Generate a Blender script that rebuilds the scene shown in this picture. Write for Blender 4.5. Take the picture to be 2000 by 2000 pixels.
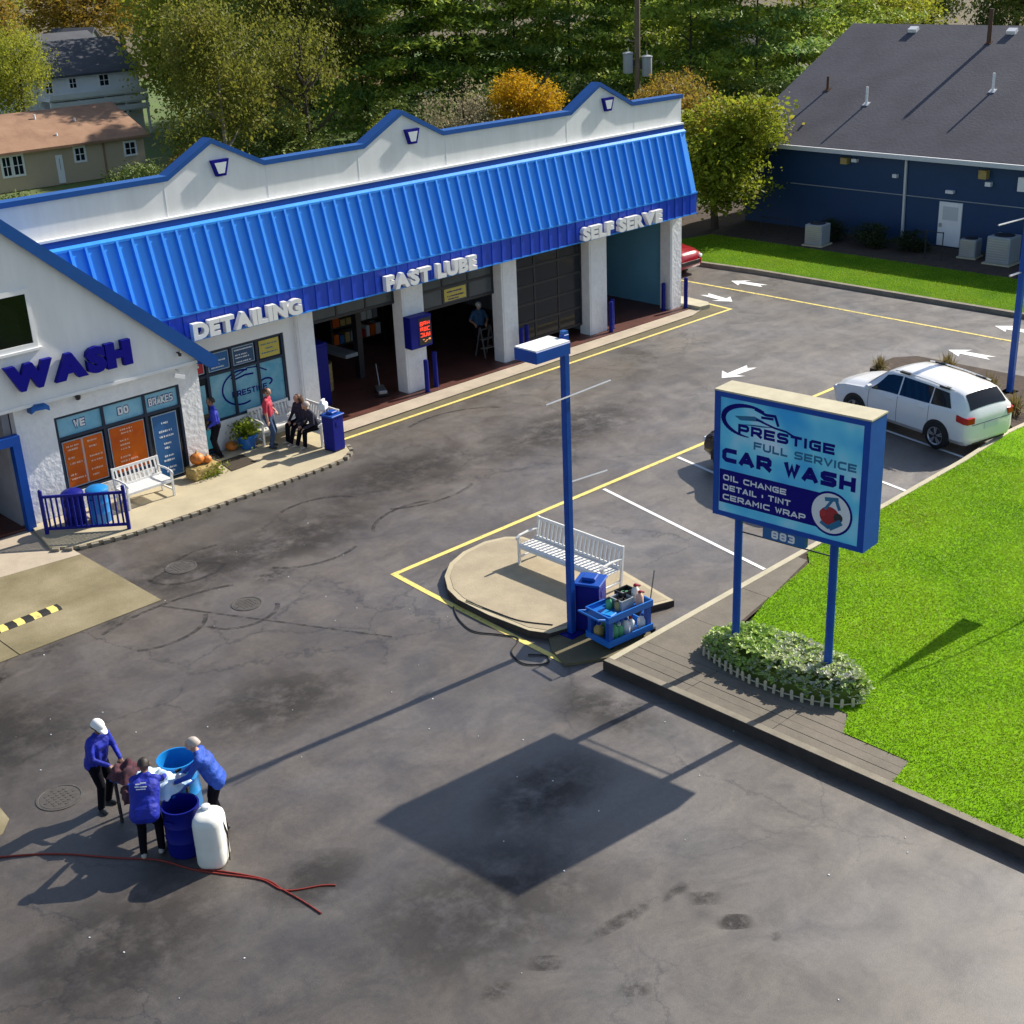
import bpy, bmesh, math, random
from mathutils import Vector, Matrix
import numpy as np

for _o in list(bpy.data.objects):
    bpy.data.objects.remove(_o)
SC = bpy.context.scene
COL = SC.collection
R = math.radians
rnd = random.Random(7)

# ------------------------------------------------------------------ camera
YAW, PIT, ROL = R(43.29), R(23.04), R(2.49)
fw = Vector((math.sin(YAW)*math.cos(PIT), math.cos(YAW)*math.cos(PIT), -math.sin(PIT)))
rt = Vector((math.cos(YAW), -math.sin(YAW), 0))
dn = fw.cross(rt)
rt2 = rt*math.cos(ROL)+dn*math.sin(ROL)
dn2 = -rt*math.sin(ROL)+dn*math.cos(ROL)
cam = bpy.data.cameras.new('camera')
cam.sensor_width = 36
cam.lens = 36*2643/2000
cam.clip_end = 2000
camo = bpy.data.objects.new('camera', cam)
m = Matrix(((rt2.x, -dn2.x, -fw.x, 0), (rt2.y, -dn2.y, -fw.y, 0), (rt2.z, -dn2.z, -fw.z, 12.8), (0, 0, 0, 1)))
camo.matrix_world = m
COL.objects.link(camo)
SC.camera = camo

# ------------------------------------------------------------------ world, sun, exposure
SUN_EL = R(35.8)
SUN_H = Vector((1, -0.105, 0)).normalized()
to_sun = Vector((SUN_H.x*math.cos(SUN_EL), SUN_H.y*math.cos(SUN_EL), math.sin(SUN_EL)))
W = bpy.data.worlds.new('World')
SC.world = W
W.use_nodes = True
nt = W.node_tree
bg = nt.nodes['Background']
sky = nt.nodes.new('ShaderNodeTexSky')
sky.sky_type = 'NISHITA'
sky.sun_disc = False
sky.sun_elevation = SUN_EL
sky.sun_rotation = math.atan2(SUN_H.x, SUN_H.y)
sky.air_density = 1.0
sky.dust_density = 1.0
nt.links.new(sky.outputs[0], bg.inputs[0])
bg.inputs[1].default_value = 0.10
sl = bpy.data.lights.new('sun', 'SUN')
sl.energy = 5.0
sl.angle = R(0.6)
sl.color = (1.0, 0.93, 0.82)
so = bpy.data.objects.new('sun', sl)
so.rotation_euler = to_sun.to_track_quat('Z', 'Y').to_euler()
so.location = (30, 10, 60)
COL.objects.link(so)
SC.view_settings.view_transform = 'Standard'
SC.view_settings.look = 'None'
SC.view_settings.exposure = 0.6
SC.view_settings.gamma = 1
SC.view_settings.use_curve_mapping = False
SC.render.engine = 'CYCLES'
SC.cycles.max_bounces = 6
SC.cycles.diffuse_bounces = 3
SC.cycles.glossy_bounces = 3
SC.cycles.transmission_bounces = 4
SC.cycles.transparent_max_bounces = 16
try:
    SC.cycles.use_denoising = True
except Exception:
    pass

# ------------------------------------------------------------------ materials
def _nodes(name):
    mt = bpy.data.materials.new(name)
    mt.use_nodes = True
    t = mt.node_tree
    return mt, t, t.nodes['Principled BSDF']

def mat(name, col, rough=0.6, metal=0.0, var=0.0, vscale=3.0, bump=0.0, bscale=40.0, spec=0.5, col2=None, coat=0.0, stretch=None):
    """plain paint / plastic / stone with optional two scale colour variation and bump"""
    mt, t, b = _nodes(name)
    c = (*col, 1)
    b.inputs['Roughness'].default_value = rough
    b.inputs['Metallic'].default_value = metal
    b.inputs['Specular IOR Level'].default_value = spec
    if coat:
        b.inputs['Coat Weight'].default_value = coat
        b.inputs['Coat Roughness'].default_value = 0.08
    if var or col2:
        geo = t.nodes.new('ShaderNodeNewGeometry')
        n = t.nodes.new('ShaderNodeTexNoise')
        n.inputs['Scale'].default_value = vscale
        n.inputs['Detail'].default_value = 6
        n.inputs['Roughness'].default_value = 0.65
        if stretch:
            mp_ = t.nodes.new('ShaderNodeMapping')
            mp_.inputs['Scale'].default_value = stretch
            t.links.new(geo.outputs['Position'], mp_.inputs['Vector'])
            t.links.new(mp_.outputs[0], n.inputs['Vector'])
        else:
            t.links.new(geo.outputs['Position'], n.inputs['Vector'])
        r = t.nodes.new('ShaderNodeValToRGB')
        r.color_ramp.elements[0].position = 0.32
        r.color_ramp.elements[1].position = 0.7
        if col2 is None:
            col2 = tuple(max(0, x*(1-var)) for x in col)
        r.color_ramp.elements[0].color = (*col2, 1)
        r.color_ramp.elements[1].color = c
        t.links.new(n.outputs[0], r.inputs[0])
        t.links.new(r.outputs[0], b.inputs['Base Color'])
    else:
        b.inputs['Base Color'].default_value = c
    if bump:
        geo2 = t.nodes.new('ShaderNodeNewGeometry')
        n2 = t.nodes.new('ShaderNodeTexNoise')
        n2.inputs['Scale'].default_value = bscale
        n2.inputs['Detail'].default_value = 4
        t.links.new(geo2.outputs['Position'], n2.inputs['Vector'])
        bp = t.nodes.new('ShaderNodeBump')
        bp.inputs['Strength'].default_value = min(1, bump)
        bp.inputs['Distance'].default_value = 0.02
        t.links.new(n2.outputs[0], bp.inputs['Height'])
        t.links.new(bp.outputs[0], b.inputs['Normal'])
    return mt

def leaf_mat(name, cols, trans=0.5, isl=0.45):
    """leaf colours differ from leaf to leaf (one mesh island each) and in patches of a crown"""
    mt, t, b = _nodes(name)
    geo = t.nodes.new('ShaderNodeNewGeometry')
    r = t.nodes.new('ShaderNodeValToRGB')
    r.color_ramp.interpolation = 'LINEAR'
    n = len(cols)
    while len(r.color_ramp.elements) < n:
        r.color_ramp.elements.new(0.5)
    for i, cc in enumerate(cols):
        r.color_ramp.elements[i].position = i/(n-1)
        r.color_ramp.elements[i].color = (*cc, 1)
    nz = t.nodes.new('ShaderNodeTexNoise')
    nz.inputs['Scale'].default_value = 0.45
    nz.inputs['Detail'].default_value = 3
    t.links.new(geo.outputs['Position'], nz.inputs['Vector'])
    mr = t.nodes.new('ShaderNodeMapRange')
    mr.inputs['From Min'].default_value = 0.3
    mr.inputs['From Max'].default_value = 0.7
    t.links.new(nz.outputs[0], mr.inputs['Value'])
    mx = t.nodes.new('ShaderNodeMix')
    mx.data_type = 'FLOAT'
    mx.inputs[0].default_value = isl
    t.links.new(mr.outputs[0], mx.inputs[2])
    t.links.new(geo.outputs['Random Per Island'], mx.inputs[3])
    t.links.new(mx.outputs[0], r.inputs[0])
    t.links.new(r.outputs[0], b.inputs['Base Color'])
    b.inputs['Roughness'].default_value = 0.6
    b.inputs['Specular IOR Level'].default_value = 0.25
    tr = t.nodes.new('ShaderNodeBsdfTranslucent')
    t.links.new(r.outputs[0], tr.inputs['Color'])
    ms = t.nodes.new('ShaderNodeMixShader')
    ms.inputs[0].default_value = trans
    t.links.new(b.outputs[0], ms.inputs[1])
    t.links.new(tr.outputs[0], ms.inputs[2])
    t.links.new(ms.outputs[0], t.nodes['Material Output'].inputs[0])
    return mt

def asphalt_mat(name, c_dark, c_mid, c_light, crack=1.0):
    mt, t, b = _nodes(name)
    L = t.links.new
    geo = t.nodes.new('ShaderNodeNewGeometry')
    def noise(scale, detail=6, rough=0.6, dist=0.0):
        n = t.nodes.new('ShaderNodeTexNoise')
        n.inputs['Scale'].default_value = scale
        n.inputs['Detail'].default_value = detail
        n.inputs['Roughness'].default_value = rough
        n.inputs['Distortion'].default_value = dist
        L(geo.outputs['Position'], n.inputs['Vector'])
        return n
    def ramp(src, a, bb, ca, cb):
        r = t.nodes.new('ShaderNodeValToRGB')
        r.color_ramp.elements[0].position = a
        r.color_ramp.elements[1].position = bb
        r.color_ramp.elements[0].color = (*ca, 1)
        r.color_ramp.elements[1].color = (*cb, 1)
        L(src, r.inputs[0])
        return r
    def mul(a, bb, fac=1.0):
        x = t.nodes.new('ShaderNodeMix')
        x.data_type = 'RGBA'
        x.blend_type = 'MULTIPLY'
        x.inputs[0].default_value = fac
        L(a, x.inputs[6])
        L(bb, x.inputs[7])
        return x.outputs[2]
    big = noise(0.13, 5, 0.6, 0.4)
    base = ramp(big.outputs[0], 0.35, 0.68, c_mid, c_light)
    med = noise(0.9, 7, 0.7, 0.8)
    blot = ramp(med.outputs[0], 0.36, 0.60, (0.80, 0.79, 0.79), (1.04, 1.04, 1.04))
    warm = noise(0.35, 4, 0.6, 0.2)
    wr = ramp(warm.outputs[0], 0.4, 0.65, (1.0, 0.94, 0.86), (0.97, 0.98, 1.04))
    fine = noise(45, 3, 0.7)
    fr = ramp(fine.outputs[0], 0.3, 0.7, (0.68, 0.68, 0.68), (1.22, 1.22, 1.22))
    agg = noise(9, 5, 0.8)
    ar = ramp(agg.outputs[0], 0.35, 0.62, (0.78, 0.77, 0.76), (1.08, 1.08, 1.08))
    c = mul(base.outputs[0], blot.outputs[0])
    c = mul(c, wr.outputs[0])
    c = mul(c, fr.outputs[0])
    c = mul(c, ar.outputs[0])
    # streaks along the lane of travel
    mp = t.nodes.new('ShaderNodeMapping')
    mp.inputs['Scale'].default_value = (0.16, 2.0, 1)
    mp.inputs['Rotation'].default_value = (0, 0, R(-6))
    L(geo.outputs['Position'], mp.inputs['Vector'])
    st = t.nodes.new('ShaderNodeTexNoise')
    st.inputs['Scale'].default_value = 1.3
    st.inputs['Detail'].default_value = 5
    L(mp.outputs[0], st.inputs['Vector'])
    sr = ramp(st.outputs[0], 0.36, 0.6, (0.86, 0.86, 0.87), (1.03, 1.03, 1.03))
    c = mul(c, sr.outputs[0])
    if crack:
        wv = noise(1.6, 5, 0.7)
        ad = t.nodes.new('ShaderNodeMix')
        ad.data_type = 'RGBA'
        ad.blend_type = 'LINEAR_LIGHT'
        ad.inputs[0].default_value = 0.35
        L(geo.outputs['Position'], ad.inputs[6])
        L(wv.outputs['Color'], ad.inputs[7])
        vo = t.nodes.new('ShaderNodeTexVoronoi')
        vo.feature = 'DISTANCE_TO_EDGE'
        vo.inputs['Scale'].default_value = 0.34
        L(ad.outputs[2], vo.inputs['Vector'])
        cr = ramp(vo.outputs['Distance'], 0.0, 0.010, (0.45, 0.44, 0.45), (1, 1, 1))
        msk = noise(0.22, 3, 0.5)
        mr = ramp(msk.outputs[0], 0.47, 0.56, (0, 0, 0), (1, 1, 1))
        x = t.nodes.new('ShaderNodeMix')
        x.data_type = 'RGBA'
        x.blend_type = 'MULTIPLY'
        L(mr.outputs[0], x.inputs[0])
        L(c, x.inputs[6])
        L(cr.outputs[0], x.inputs[7])
        c = x.outputs[2]
    # small oil spots
    sp = t.nodes.new('ShaderNodeTexVoronoi')
    sp.inputs['Scale'].default_value = 0.8
    L(geo.outputs['Position'], sp.inputs['Vector'])
    spr = ramp(sp.outputs['Distance'], 0.03, 0.11, (0.55, 0.54, 0.56), (1, 1, 1))
    c = mul(c, spr.outputs[0], 0.6)
    # sun glare painted into the colour: paler to the right, border broken by noise
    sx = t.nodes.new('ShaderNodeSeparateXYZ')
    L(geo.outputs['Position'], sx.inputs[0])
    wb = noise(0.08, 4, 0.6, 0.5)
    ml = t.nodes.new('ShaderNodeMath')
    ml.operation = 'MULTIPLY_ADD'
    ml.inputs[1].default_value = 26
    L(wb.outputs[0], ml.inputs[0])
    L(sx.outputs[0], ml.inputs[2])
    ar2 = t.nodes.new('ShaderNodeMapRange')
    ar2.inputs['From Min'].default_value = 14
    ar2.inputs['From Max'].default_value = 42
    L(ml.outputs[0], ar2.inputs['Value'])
    glare = ramp(ar2.outputs[0], 0.0, 1.0, (1, 1, 1), (2.0, 2.15, 2.3))
    c = mul(c, glare.outputs[0])
    b.inputs['Coat Weight'].default_value = 0.12
    b.inputs['Coat Roughness'].default_value = 0.55
    b.inputs['Coat IOR'].default_value = 1.7
    L(c, b.inputs['Base Color'])
    rr = ramp(med.outputs[0], 0.35, 0.65, (0.40,)*3, (0.56,)*3)
    L(rr.outputs[0], b.inputs['Roughness'])
    b.inputs['Specular IOR Level'].default_value = 1.0
    bp = t.nodes.new('ShaderNodeBump')
    bp.inputs['Strength'].default_value = 0.25
    bp.inputs['Distance'].default_value = 0.01
    bn = noise(60, 3, 0.7)
    L(bn.outputs[0], bp.inputs['Height'])
    L(bp.outputs[0], b.inputs['Normal'])
    return mt

def faded_mat(name, col, under, keep=0.5, scale=6):
    """worn road paint: colour shows the surface below in patches"""
    mt, t, b = _nodes(name)
    geo = t.nodes.new('ShaderNodeNewGeometry')
    n = t.nodes.new('ShaderNodeTexNoise')
    n.inputs['Scale'].default_value = scale
    n.inputs['Detail'].default_value = 8
    n.inputs['Roughness'].default_value = 0.75
    t.links.new(geo.outputs['Position'], n.inputs['Vector'])
    r = t.nodes.new('ShaderNodeValToRGB')
    r.color_ramp.elements[0].position = keep-0.1
    r.color_ramp.elements[1].position = keep+0.06
    r.color_ramp.elements[0].color = (*under, 1)
    r.color_ramp.elements[1].color = (*col, 1)
    t.links.new(n.outputs[0], r.inputs[0])
    t.links.new(r.outputs[0], b.inputs['Base Color'])
    b.inputs['Roughness'].default_value = 0.7
    return mt

def stain_mat(name, col, soft=1.0, scale=2.5, cov=0.5, rim=True):
    """patchy stain: noise breaks the sheet so the surface below shows through"""
    mt, t, b = _nodes(name)
    b.inputs['Base Color'].default_value = (*col, 1)
    b.inputs['Roughness'].default_value = 0.7
    geo = t.nodes.new('ShaderNodeNewGeometry')
    n = t.nodes.new('ShaderNodeTexNoise')
    n.inputs['Scale'].default_value = scale
    n.inputs['Detail'].default_value = 7
    n.inputs['Roughness'].default_value = 0.7
    t.links.new(geo.outputs['Position'], n.inputs['Vector'])
    r = t.nodes.new('ShaderNodeMapRange')
    r.inputs['From Min'].default_value = cov-0.1
    r.inputs['From Max'].default_value = cov+0.12
    r.inputs['To Max'].default_value = soft
    t.links.new(n.outputs[0], r.inputs['Value'])
    if not rim:
        t.links.new(r.outputs[0], b.inputs['Alpha'])
        return mt
    tc = t.nodes.new('ShaderNodeTexCoord')
    vm = t.nodes.new('ShaderNodeVectorMath')
    vm.operation = 'DISTANCE'
    vm.inputs[1].default_value = (.5, .5, 0)
    fl_ = t.nodes.new('ShaderNodeVectorMath')
    fl_.operation = 'MULTIPLY'
    fl_.inputs[1].default_value = (1, 1, 0)
    t.links.new(tc.outputs['Generated'], fl_.inputs[0])
    t.links.new(fl_.outputs[0], vm.inputs[0])
    fr_ = t.nodes.new('ShaderNodeMapRange')
    fr_.interpolation_type = 'SMOOTHSTEP'
    fr_.inputs['From Min'].default_value = .5
    fr_.inputs['From Max'].default_value = .05
    t.links.new(vm.outputs['Value'], fr_.inputs['Value'])
    mu = t.nodes.new('ShaderNodeMath')
    mu.operation = 'MULTIPLY'
    t.links.new(r.outputs[0], mu.inputs[0])
    t.links.new(fr_.outputs[0], mu.inputs[1])
    t.links.new(mu.outputs[0], b.inputs['Alpha'])
    return mt

def glass_mat(name, col=(0.02, 0.025, 0.03), rough=0.05):
    return mat(name, col, rough, spec=0.8)

M = {}
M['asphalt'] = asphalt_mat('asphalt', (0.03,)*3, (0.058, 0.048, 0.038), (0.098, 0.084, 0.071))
M['concrete'] = mat('concrete', (0.42, 0.35, 0.235), 0.85, var=0.28, vscale=1.7, bump=0.3, bscale=30)
M['concrete_apron'] = mat('concrete_apron', (0.30, 0.255, 0.155), 0.85, col2=(0.15, 0.125, 0.06), vscale=0.55, bump=0.3, bscale=25)
M['concrete_walk'] = mat('concrete_walk', (0.50, 0.43, 0.285), 0.85, var=0.22, vscale=1.2, bump=0.2, bscale=30)
M['concrete_strip'] = mat('concrete_strip', (0.50, 0.42, 0.32), 0.85, var=0.25, vscale=1.5, bump=0.2)
M['gutter'] = mat('gutter', (0.16, 0.135, 0.075), 0.9, var=0.35, vscale=2.0, bump=0.2)
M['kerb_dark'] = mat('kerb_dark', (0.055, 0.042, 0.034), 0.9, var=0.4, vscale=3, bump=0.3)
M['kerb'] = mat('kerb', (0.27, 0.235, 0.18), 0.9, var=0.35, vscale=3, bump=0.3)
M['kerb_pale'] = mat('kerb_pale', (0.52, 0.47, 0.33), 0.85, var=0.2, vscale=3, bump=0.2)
M['sidewalk'] = mat('sidewalk', (0.18, 0.155, 0.12), 0.85, var=0.3, vscale=2.2, bump=0.3, bscale=25)
M['yellow'] = faded_mat('yellow_paint', (0.78, 0.62, 0.17), (0.2, 0.17, 0.1), 0.40)
M['yellow_worn'] = faded_mat('yellow_paint_worn', (0.74, 0.60, 0.16), (0.16, 0.14, 0.09), 0.45)
M['white_paint'] = faded_mat('white_road_paint', (0.8, 0.8, 0.78), (0.25, 0.24, 0.24), 0.36)
M['soil'] = mat('soil', (0.075, 0.05, 0.035), 0.95, var=0.5, vscale=4, bump=0.6, bscale=12)
M['litter'] = mat('leaf_litter', (0.15, 0.105, 0.05), 0.95, col2=(0.05, 0.045, 0.02), vscale=0.5, bump=0.5, bscale=6)
M['grass_base'] = mat('grass_base', (0.19, 0.38, 0.008), 0.9, col2=(0.14, 0.30, 0.006), vscale=1.1, bump=0.5, bscale=18, spec=0.05)
M['grass_strip'] = mat('grass_strip', (0.10, 0.20, 0.008), 0.9, col2=(0.06, 0.15, 0.006), vscale=0.9, bump=0.8, bscale=14, spec=0.05)
M['grass_far'] = mat('grass_far', (0.075, 0.15, 0.02), 0.9, col2=(0.10, 0.12, 0.04), vscale=0.25, bump=0.5, bscale=10)
M['white_wall'] = mat('white_wall', (0.84, 0.84, 0.84), 0.75, var=0.09, vscale=1.3, bump=0.15, bscale=18)
M['white_block'] = mat('white_block', (0.85, 0.85, 0.85), 0.7, var=0.12, vscale=5, bump=1.0, bscale=9)
M['stucco'] = mat('stucco', (0.83, 0.825, 0.815), 0.8, var=0.13, vscale=1.0, stretch=(2.2, 1, .35), bump=0.1, bscale=40)
M['white_trim'] = mat('white_trim', (0.82, 0.82, 0.82), 0.5, var=0.06, vscale=4)
M['letter_white'] = mat('letter_white', (0.84, 0.83, 0.80), 0.5, var=0.05, vscale=6)
M['blue_roof'] = mat('blue_roof', (0.030, 0.33, 0.94), 0.45, col2=(0.022, 0.25, 0.80), vscale=1.0, stretch=(5, 1, .35), spec=0.5)
M['blue_fascia'] = mat('blue_fascia', (0.006, 0.065, 0.60), 0.45, var=0.25, vscale=1.0, stretch=(5, 1, .5))
M['blue_trim'] = mat('blue_trim', (0.008, 0.085, 0.33), 0.45, var=0.15, vscale=3, spec=0.3)
M['blue_paint'] = mat('blue_paint', (0.006, 0.07, 0.38), 0.45, var=0.18, vscale=5, spec=0.3)
M['blue_deep'] = mat('blue_deep', (0.005, 0.010, 0.20), 0.5, var=0.15, vscale=5, spec=0.2)
M['blue_plastic'] = mat('blue_plastic', (0.012, 0.15, 0.55), 0.35, var=0.1, vscale=5)
M['blue_drum'] = mat('blue_drum', (0.012, 0.24, 0.62), 0.35, var=0.12, vscale=5)
M['blue_wall_in'] = mat('blue_wall_in', (0.15, 0.40, 0.56), 0.6, var=0.15, vscale=1.2)
M['letter_blue'] = mat('letter_blue', (0.002, 0.0015, 0.20), 0.5, spec=0.15)
M['dark_frame'] = mat('dark_frame', (0.010, 0.022, 0.05), 0.4)
M['dark_metal'] = mat('dark_metal', (0.03, 0.03, 0.035), 0.45, metal=0.3)
M['steel'] = mat('steel', (0.5, 0.5, 0.5), 0.35, metal=0.8, var=0.1)
M['glass'] = mat('window_glass', (0.012, 0.016, 0.022), 0.08, spec=0.35)
M['glass_green'] = mat('tinted_glass', (0.006, 0.010, 0.008), 0.1, spec=0.25, var=0.3, vscale=2)
M['door_glass'] = mat('door_glass', (0.06, 0.075, 0.085), 0.15, spec=0.6, var=0.2, vscale=2)
M['film_blue'] = mat('window_film', (0.30, 0.56, 0.68), 0.3, col2=(0.15, 0.42, 0.58), vscale=1.5)
M['film_teal'] = mat('window_film_teal', (0.28, 0.52, 0.60), 0.3, col2=(0.04, 0.30, 0.45), vscale=1.3)
M['poster_orange'] = mat('poster_orange', (0.68, 0.14, 0.006), 0.5, col2=(0.52, 0.085, 0.010), vscale=2, spec=0.2)
M['poster_blue'] = mat('poster_blue', (0.015, 0.11, 0.30), 0.45)
M['poster_yellow'] = mat('poster_yellow', (0.55, 0.44, 0.08), 0.5)
M['poster_navy'] = mat('poster_navy', (0.02, 0.07, 0.16), 0.5)
M['poster_red'] = mat('poster_red', (0.42, 0.02, 0.03), 0.5)
M['poster_cyan'] = mat('poster_cyan', (0.08, 0.50, 0.62), 0.5)
M['poster_rim'] = mat('poster_rim', (0.34, 0.44, 0.52), 0.5)
M['print_white'] = mat('print_white', (0.70, 0.72, 0.74), 0.5)
M['print_peach'] = mat('print_peach', (0.72, 0.42, 0.30), 0.5)
M['print_navy'] = mat('print_navy', (0.006, 0.005, 0.17), 0.5, spec=0.12)
M['print_teal'] = mat('print_teal', (0.01, 0.14, 0.28), 0.45)
M['red'] = mat('red_paint', (0.34, 0.012, 0.02), 0.4, var=0.15)
M['floor_red'] = mat('floor_red', (0.13, 0.045, 0.033), 0.5, var=0.45, vscale=1.5)
M['inner_wall'] = mat('inner_wall', (0.36, 0.37, 0.42), 0.7, var=0.3, vscale=1)
M['shingle_dark'] = mat('shingle_dark', (0.088, 0.088, 0.105), 0.9, col2=(0.060, 0.055, 0.074), vscale=0.5, bump=0.5, bscale=8)
M['house_blue'] = mat('house_blue', (0.005, 0.042, 0.125), 0.6, var=0.12, vscale=1)
M['soffit'] = mat('soffit', (0.55, 0.56, 0.58), 0.6)
M['tan_siding'] = mat('tan_siding', (0.52, 0.41, 0.28), 0.8, var=0.1, vscale=1)
M['brown_roof'] = mat('brown_roof', (0.34, 0.20, 0.12), 0.9, col2=(0.23, 0.125, 0.075), vscale=0.8, bump=0.4, bscale=6)
M['grey_roof'] = mat('grey_roof', (0.085, 0.09, 0.105), 0.9, var=0.3, vscale=1)
M['grey_house'] = mat('grey_house', (0.80, 0.82, 0.82), 0.8, var=0.12, vscale=0.8)
M['beige'] = mat('beige', (0.45, 0.37, 0.27), 0.8, var=0.2, vscale=1)
M['bark'] = mat('bark', (0.085, 0.065, 0.045), 0.95, var=0.5, vscale=3, bump=0.6, bscale=12)
M['bark_pale'] = mat('bark_pale', (0.30, 0.26, 0.21), 0.95, var=0.4, vscale=3)
M['pole_wood'] = mat('pole_wood', (0.19, 0.14, 0.09), 0.9, var=0.35, vscale=2)
M['grey_box'] = mat('grey_box', (0.34, 0.37, 0.39), 0.5, var=0.1)
M['rubber'] = mat('rubber', (0.012, 0.012, 0.012), 0.8)
M['car_white'] = mat('car_white', (0.82, 0.82, 0.82), 0.25, coat=0.6)
M['car_black'] = mat('car_black', (0.010, 0.010, 0.014), 0.25, coat=0.6)
M['car_red'] = mat('car_red', (0.33, 0.008, 0.018), 0.25, coat=0.6)
M['car_glass'] = mat('car_glass', (0.006, 0.007, 0.010), 0.06, spec=0.35)
M['alloy'] = mat('alloy', (0.45, 0.45, 0.47), 0.35, metal=0.7)
M['tail_red'] = mat('tail_red', (0.45, 0.012, 0.012), 0.2)
M['lamp_clear'] = mat('lamp_clear', (0.7, 0.72, 0.75), 0.15)
M['black_plastic'] = mat('black_plastic', (0.018, 0.018, 0.02), 0.55)
M['skin'] = mat('skin', (0.46, 0.25, 0.165), 0.55)
M['skin_dark'] = mat('skin_dark', (0.17, 0.085, 0.055), 0.55)
M['hair_brown'] = mat('hair_brown', (0.085, 0.035, 0.015), 0.6)
M['hair_dark'] = mat('hair_dark', (0.02, 0.014, 0.01), 0.6)
M['hair_grey'] = mat('hair_grey', (0.42, 0.36, 0.32), 0.6)
M['jacket_blue'] = mat('jacket_blue', (0.003, 0.018, 0.40), 0.7, var=0.45, vscale=7, bump=1.0, bscale=13)
M['jacket_sunlit'] = mat('jacket_sunlit', (0.012, 0.085, 0.52), 0.7, var=0.45, vscale=7, bump=1.0, bscale=13)  # the same blue jacket with sunlight painted into its colour
M['shirt_red'] = mat('shirt_red', (0.50, 0.03, 0.065), 0.75, var=0.2, vscale=8)
M['shirt_navy'] = mat('shirt_navy', (0.02, 0.02, 0.045), 0.8, var=0.2, vscale=8)
M['shirt_work'] = mat('shirt_work', (0.03, 0.10, 0.22), 0.8, var=0.2, vscale=8)
M['pants_black'] = mat('pants_black', (0.006, 0.006, 0.010), 0.9, spec=0.1)
M['denim'] = mat('denim', (0.035, 0.075, 0.16), 0.85, var=0.3, vscale=9)
M['cap_white'] = mat('cap_white', (0.80, 0.78, 0.75), 0.8)
M['shoe'] = mat('shoe', (0.03, 0.03, 0.035), 0.7)
M['shoe_pale'] = mat('shoe_pale', (0.42, 0.38, 0.33), 0.7)
M['towel'] = mat('towel', (0.72, 0.78, 0.82), 0.95, col2=(0.35, 0.55, 0.75), vscale=4)
M['laundry'] = mat('laundry', (0.13, 0.04, 0.05), 0.95, col2=(0.02, 0.01, 0.02), vscale=9)
M['tank'] = mat('tank', (0.76, 0.76, 0.70), 0.45, var=0.08, vscale=5)
M['cord_red'] = mat('cord_red', (0.24, 0.022, 0.012), 0.6)
M['cord_black'] = mat('cord_black', (0.015, 0.013, 0.012), 0.7)
M['bench_white'] = mat('bench_white', (0.78, 0.77, 0.74), 0.6, var=0.08, vscale=8)
M['pumpkin'] = mat('pumpkin', (0.62, 0.19, 0.025), 0.55, var=0.2, vscale=9)
M['straw'] = mat('straw', (0.50, 0.36, 0.13), 0.9, var=0.4, vscale=18)
M['mat_dark'] = mat('door_mat', (0.055, 0.04, 0.025), 0.95, var=0.3, vscale=10)
M['pump_green'] = mat('bottle_green', (0.08, 0.36, 0.17), 0.5)
M['iron'] = mat('cast_iron', (0.085, 0.078, 0.072), 0.75, metal=0.0, var=0.4, vscale=12)

M['leaf_willow'] = leaf_mat('leaf_willow', [(0.150, 0.170, 0.024), (0.261, 0.291, 0.033), (0.402, 0.422, 0.044), (0.331, 0.251, 0.050)])
M['leaf_olive'] = leaf_mat('leaf_olive', [(0.095, 0.115, 0.020), (0.155, 0.170, 0.025), (0.220, 0.225, 0.035), (0.250, 0.195, 0.045)])
M['leaf_pine'] = leaf_mat('leaf_pine', [(0.076, 0.145, 0.036), (0.173, 0.272, 0.044), (0.394, 0.475, 0.056), (0.578, 0.578, 0.085)], 0.4)
M['leaf_pine_dark'] = leaf_mat('leaf_pine_dark', [(0.070, 0.150, 0.053), (0.143, 0.257, 0.066), (0.282, 0.394, 0.073), (0.518, 0.551, 0.111)], 0.4)
M['leaf_yellow'] = leaf_mat('leaf_yellow', [(0.374, 0.220, 0.007), (0.572, 0.341, 0.011), (0.600, 0.396, 0.017)])
M['leaf_maple'] = leaf_mat('leaf_maple', [(0.115, 0.153, 0.012), (0.199, 0.252, 0.018), (0.306, 0.343, 0.027), (0.336, 0.214, 0.045)])
M['leaf_autumn'] = leaf_mat('leaf_autumn', [(0.170, 0.150, 0.030), (0.270, 0.210, 0.030), (0.330, 0.200, 0.030), (0.160, 0.190, 0.030)])
M['leaf_grey'] = leaf_mat('leaf_grey', [(0.218, 0.200, 0.109), (0.346, 0.291, 0.182), (0.182, 0.218, 0.073)])
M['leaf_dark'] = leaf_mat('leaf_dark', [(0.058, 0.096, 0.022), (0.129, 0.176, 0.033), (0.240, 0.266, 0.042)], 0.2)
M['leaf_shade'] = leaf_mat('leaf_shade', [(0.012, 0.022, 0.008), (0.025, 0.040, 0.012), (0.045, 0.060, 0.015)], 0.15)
M['leaf_hosta'] = leaf_mat('leaf_hosta', [(0.163, 0.325, 0.048), (0.439, 0.600, 0.114), (0.600, 0.600, 0.488), (0.600, 0.600, 0.600)], 0.25)
M['leaf_fern'] = leaf_mat('leaf_fern', [(0.100, 0.160, 0.015), (0.220, 0.280, 0.020), (0.340, 0.360, 0.050)], 0.3)
M['leaf_tuft'] = leaf_mat('leaf_tuft', [(0.140, 0.110, 0.040), (0.260, 0.200, 0.080), (0.200, 0.210, 0.050)], 0.3)
M['grass_blade'] = leaf_mat('grass_blade', [(0.131, 0.276, 0.008), (0.211, 0.373, 0.011), (0.310, 0.457, 0.019), (0.260, 0.332, 0.015)], 0.4, 0.18)

# ------------------------------------------------------------------ mesh helpers
WM = {}      # world matrix of every thing made, by object name

def link(o):
    COL.objects.link(o)
    return o

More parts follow.
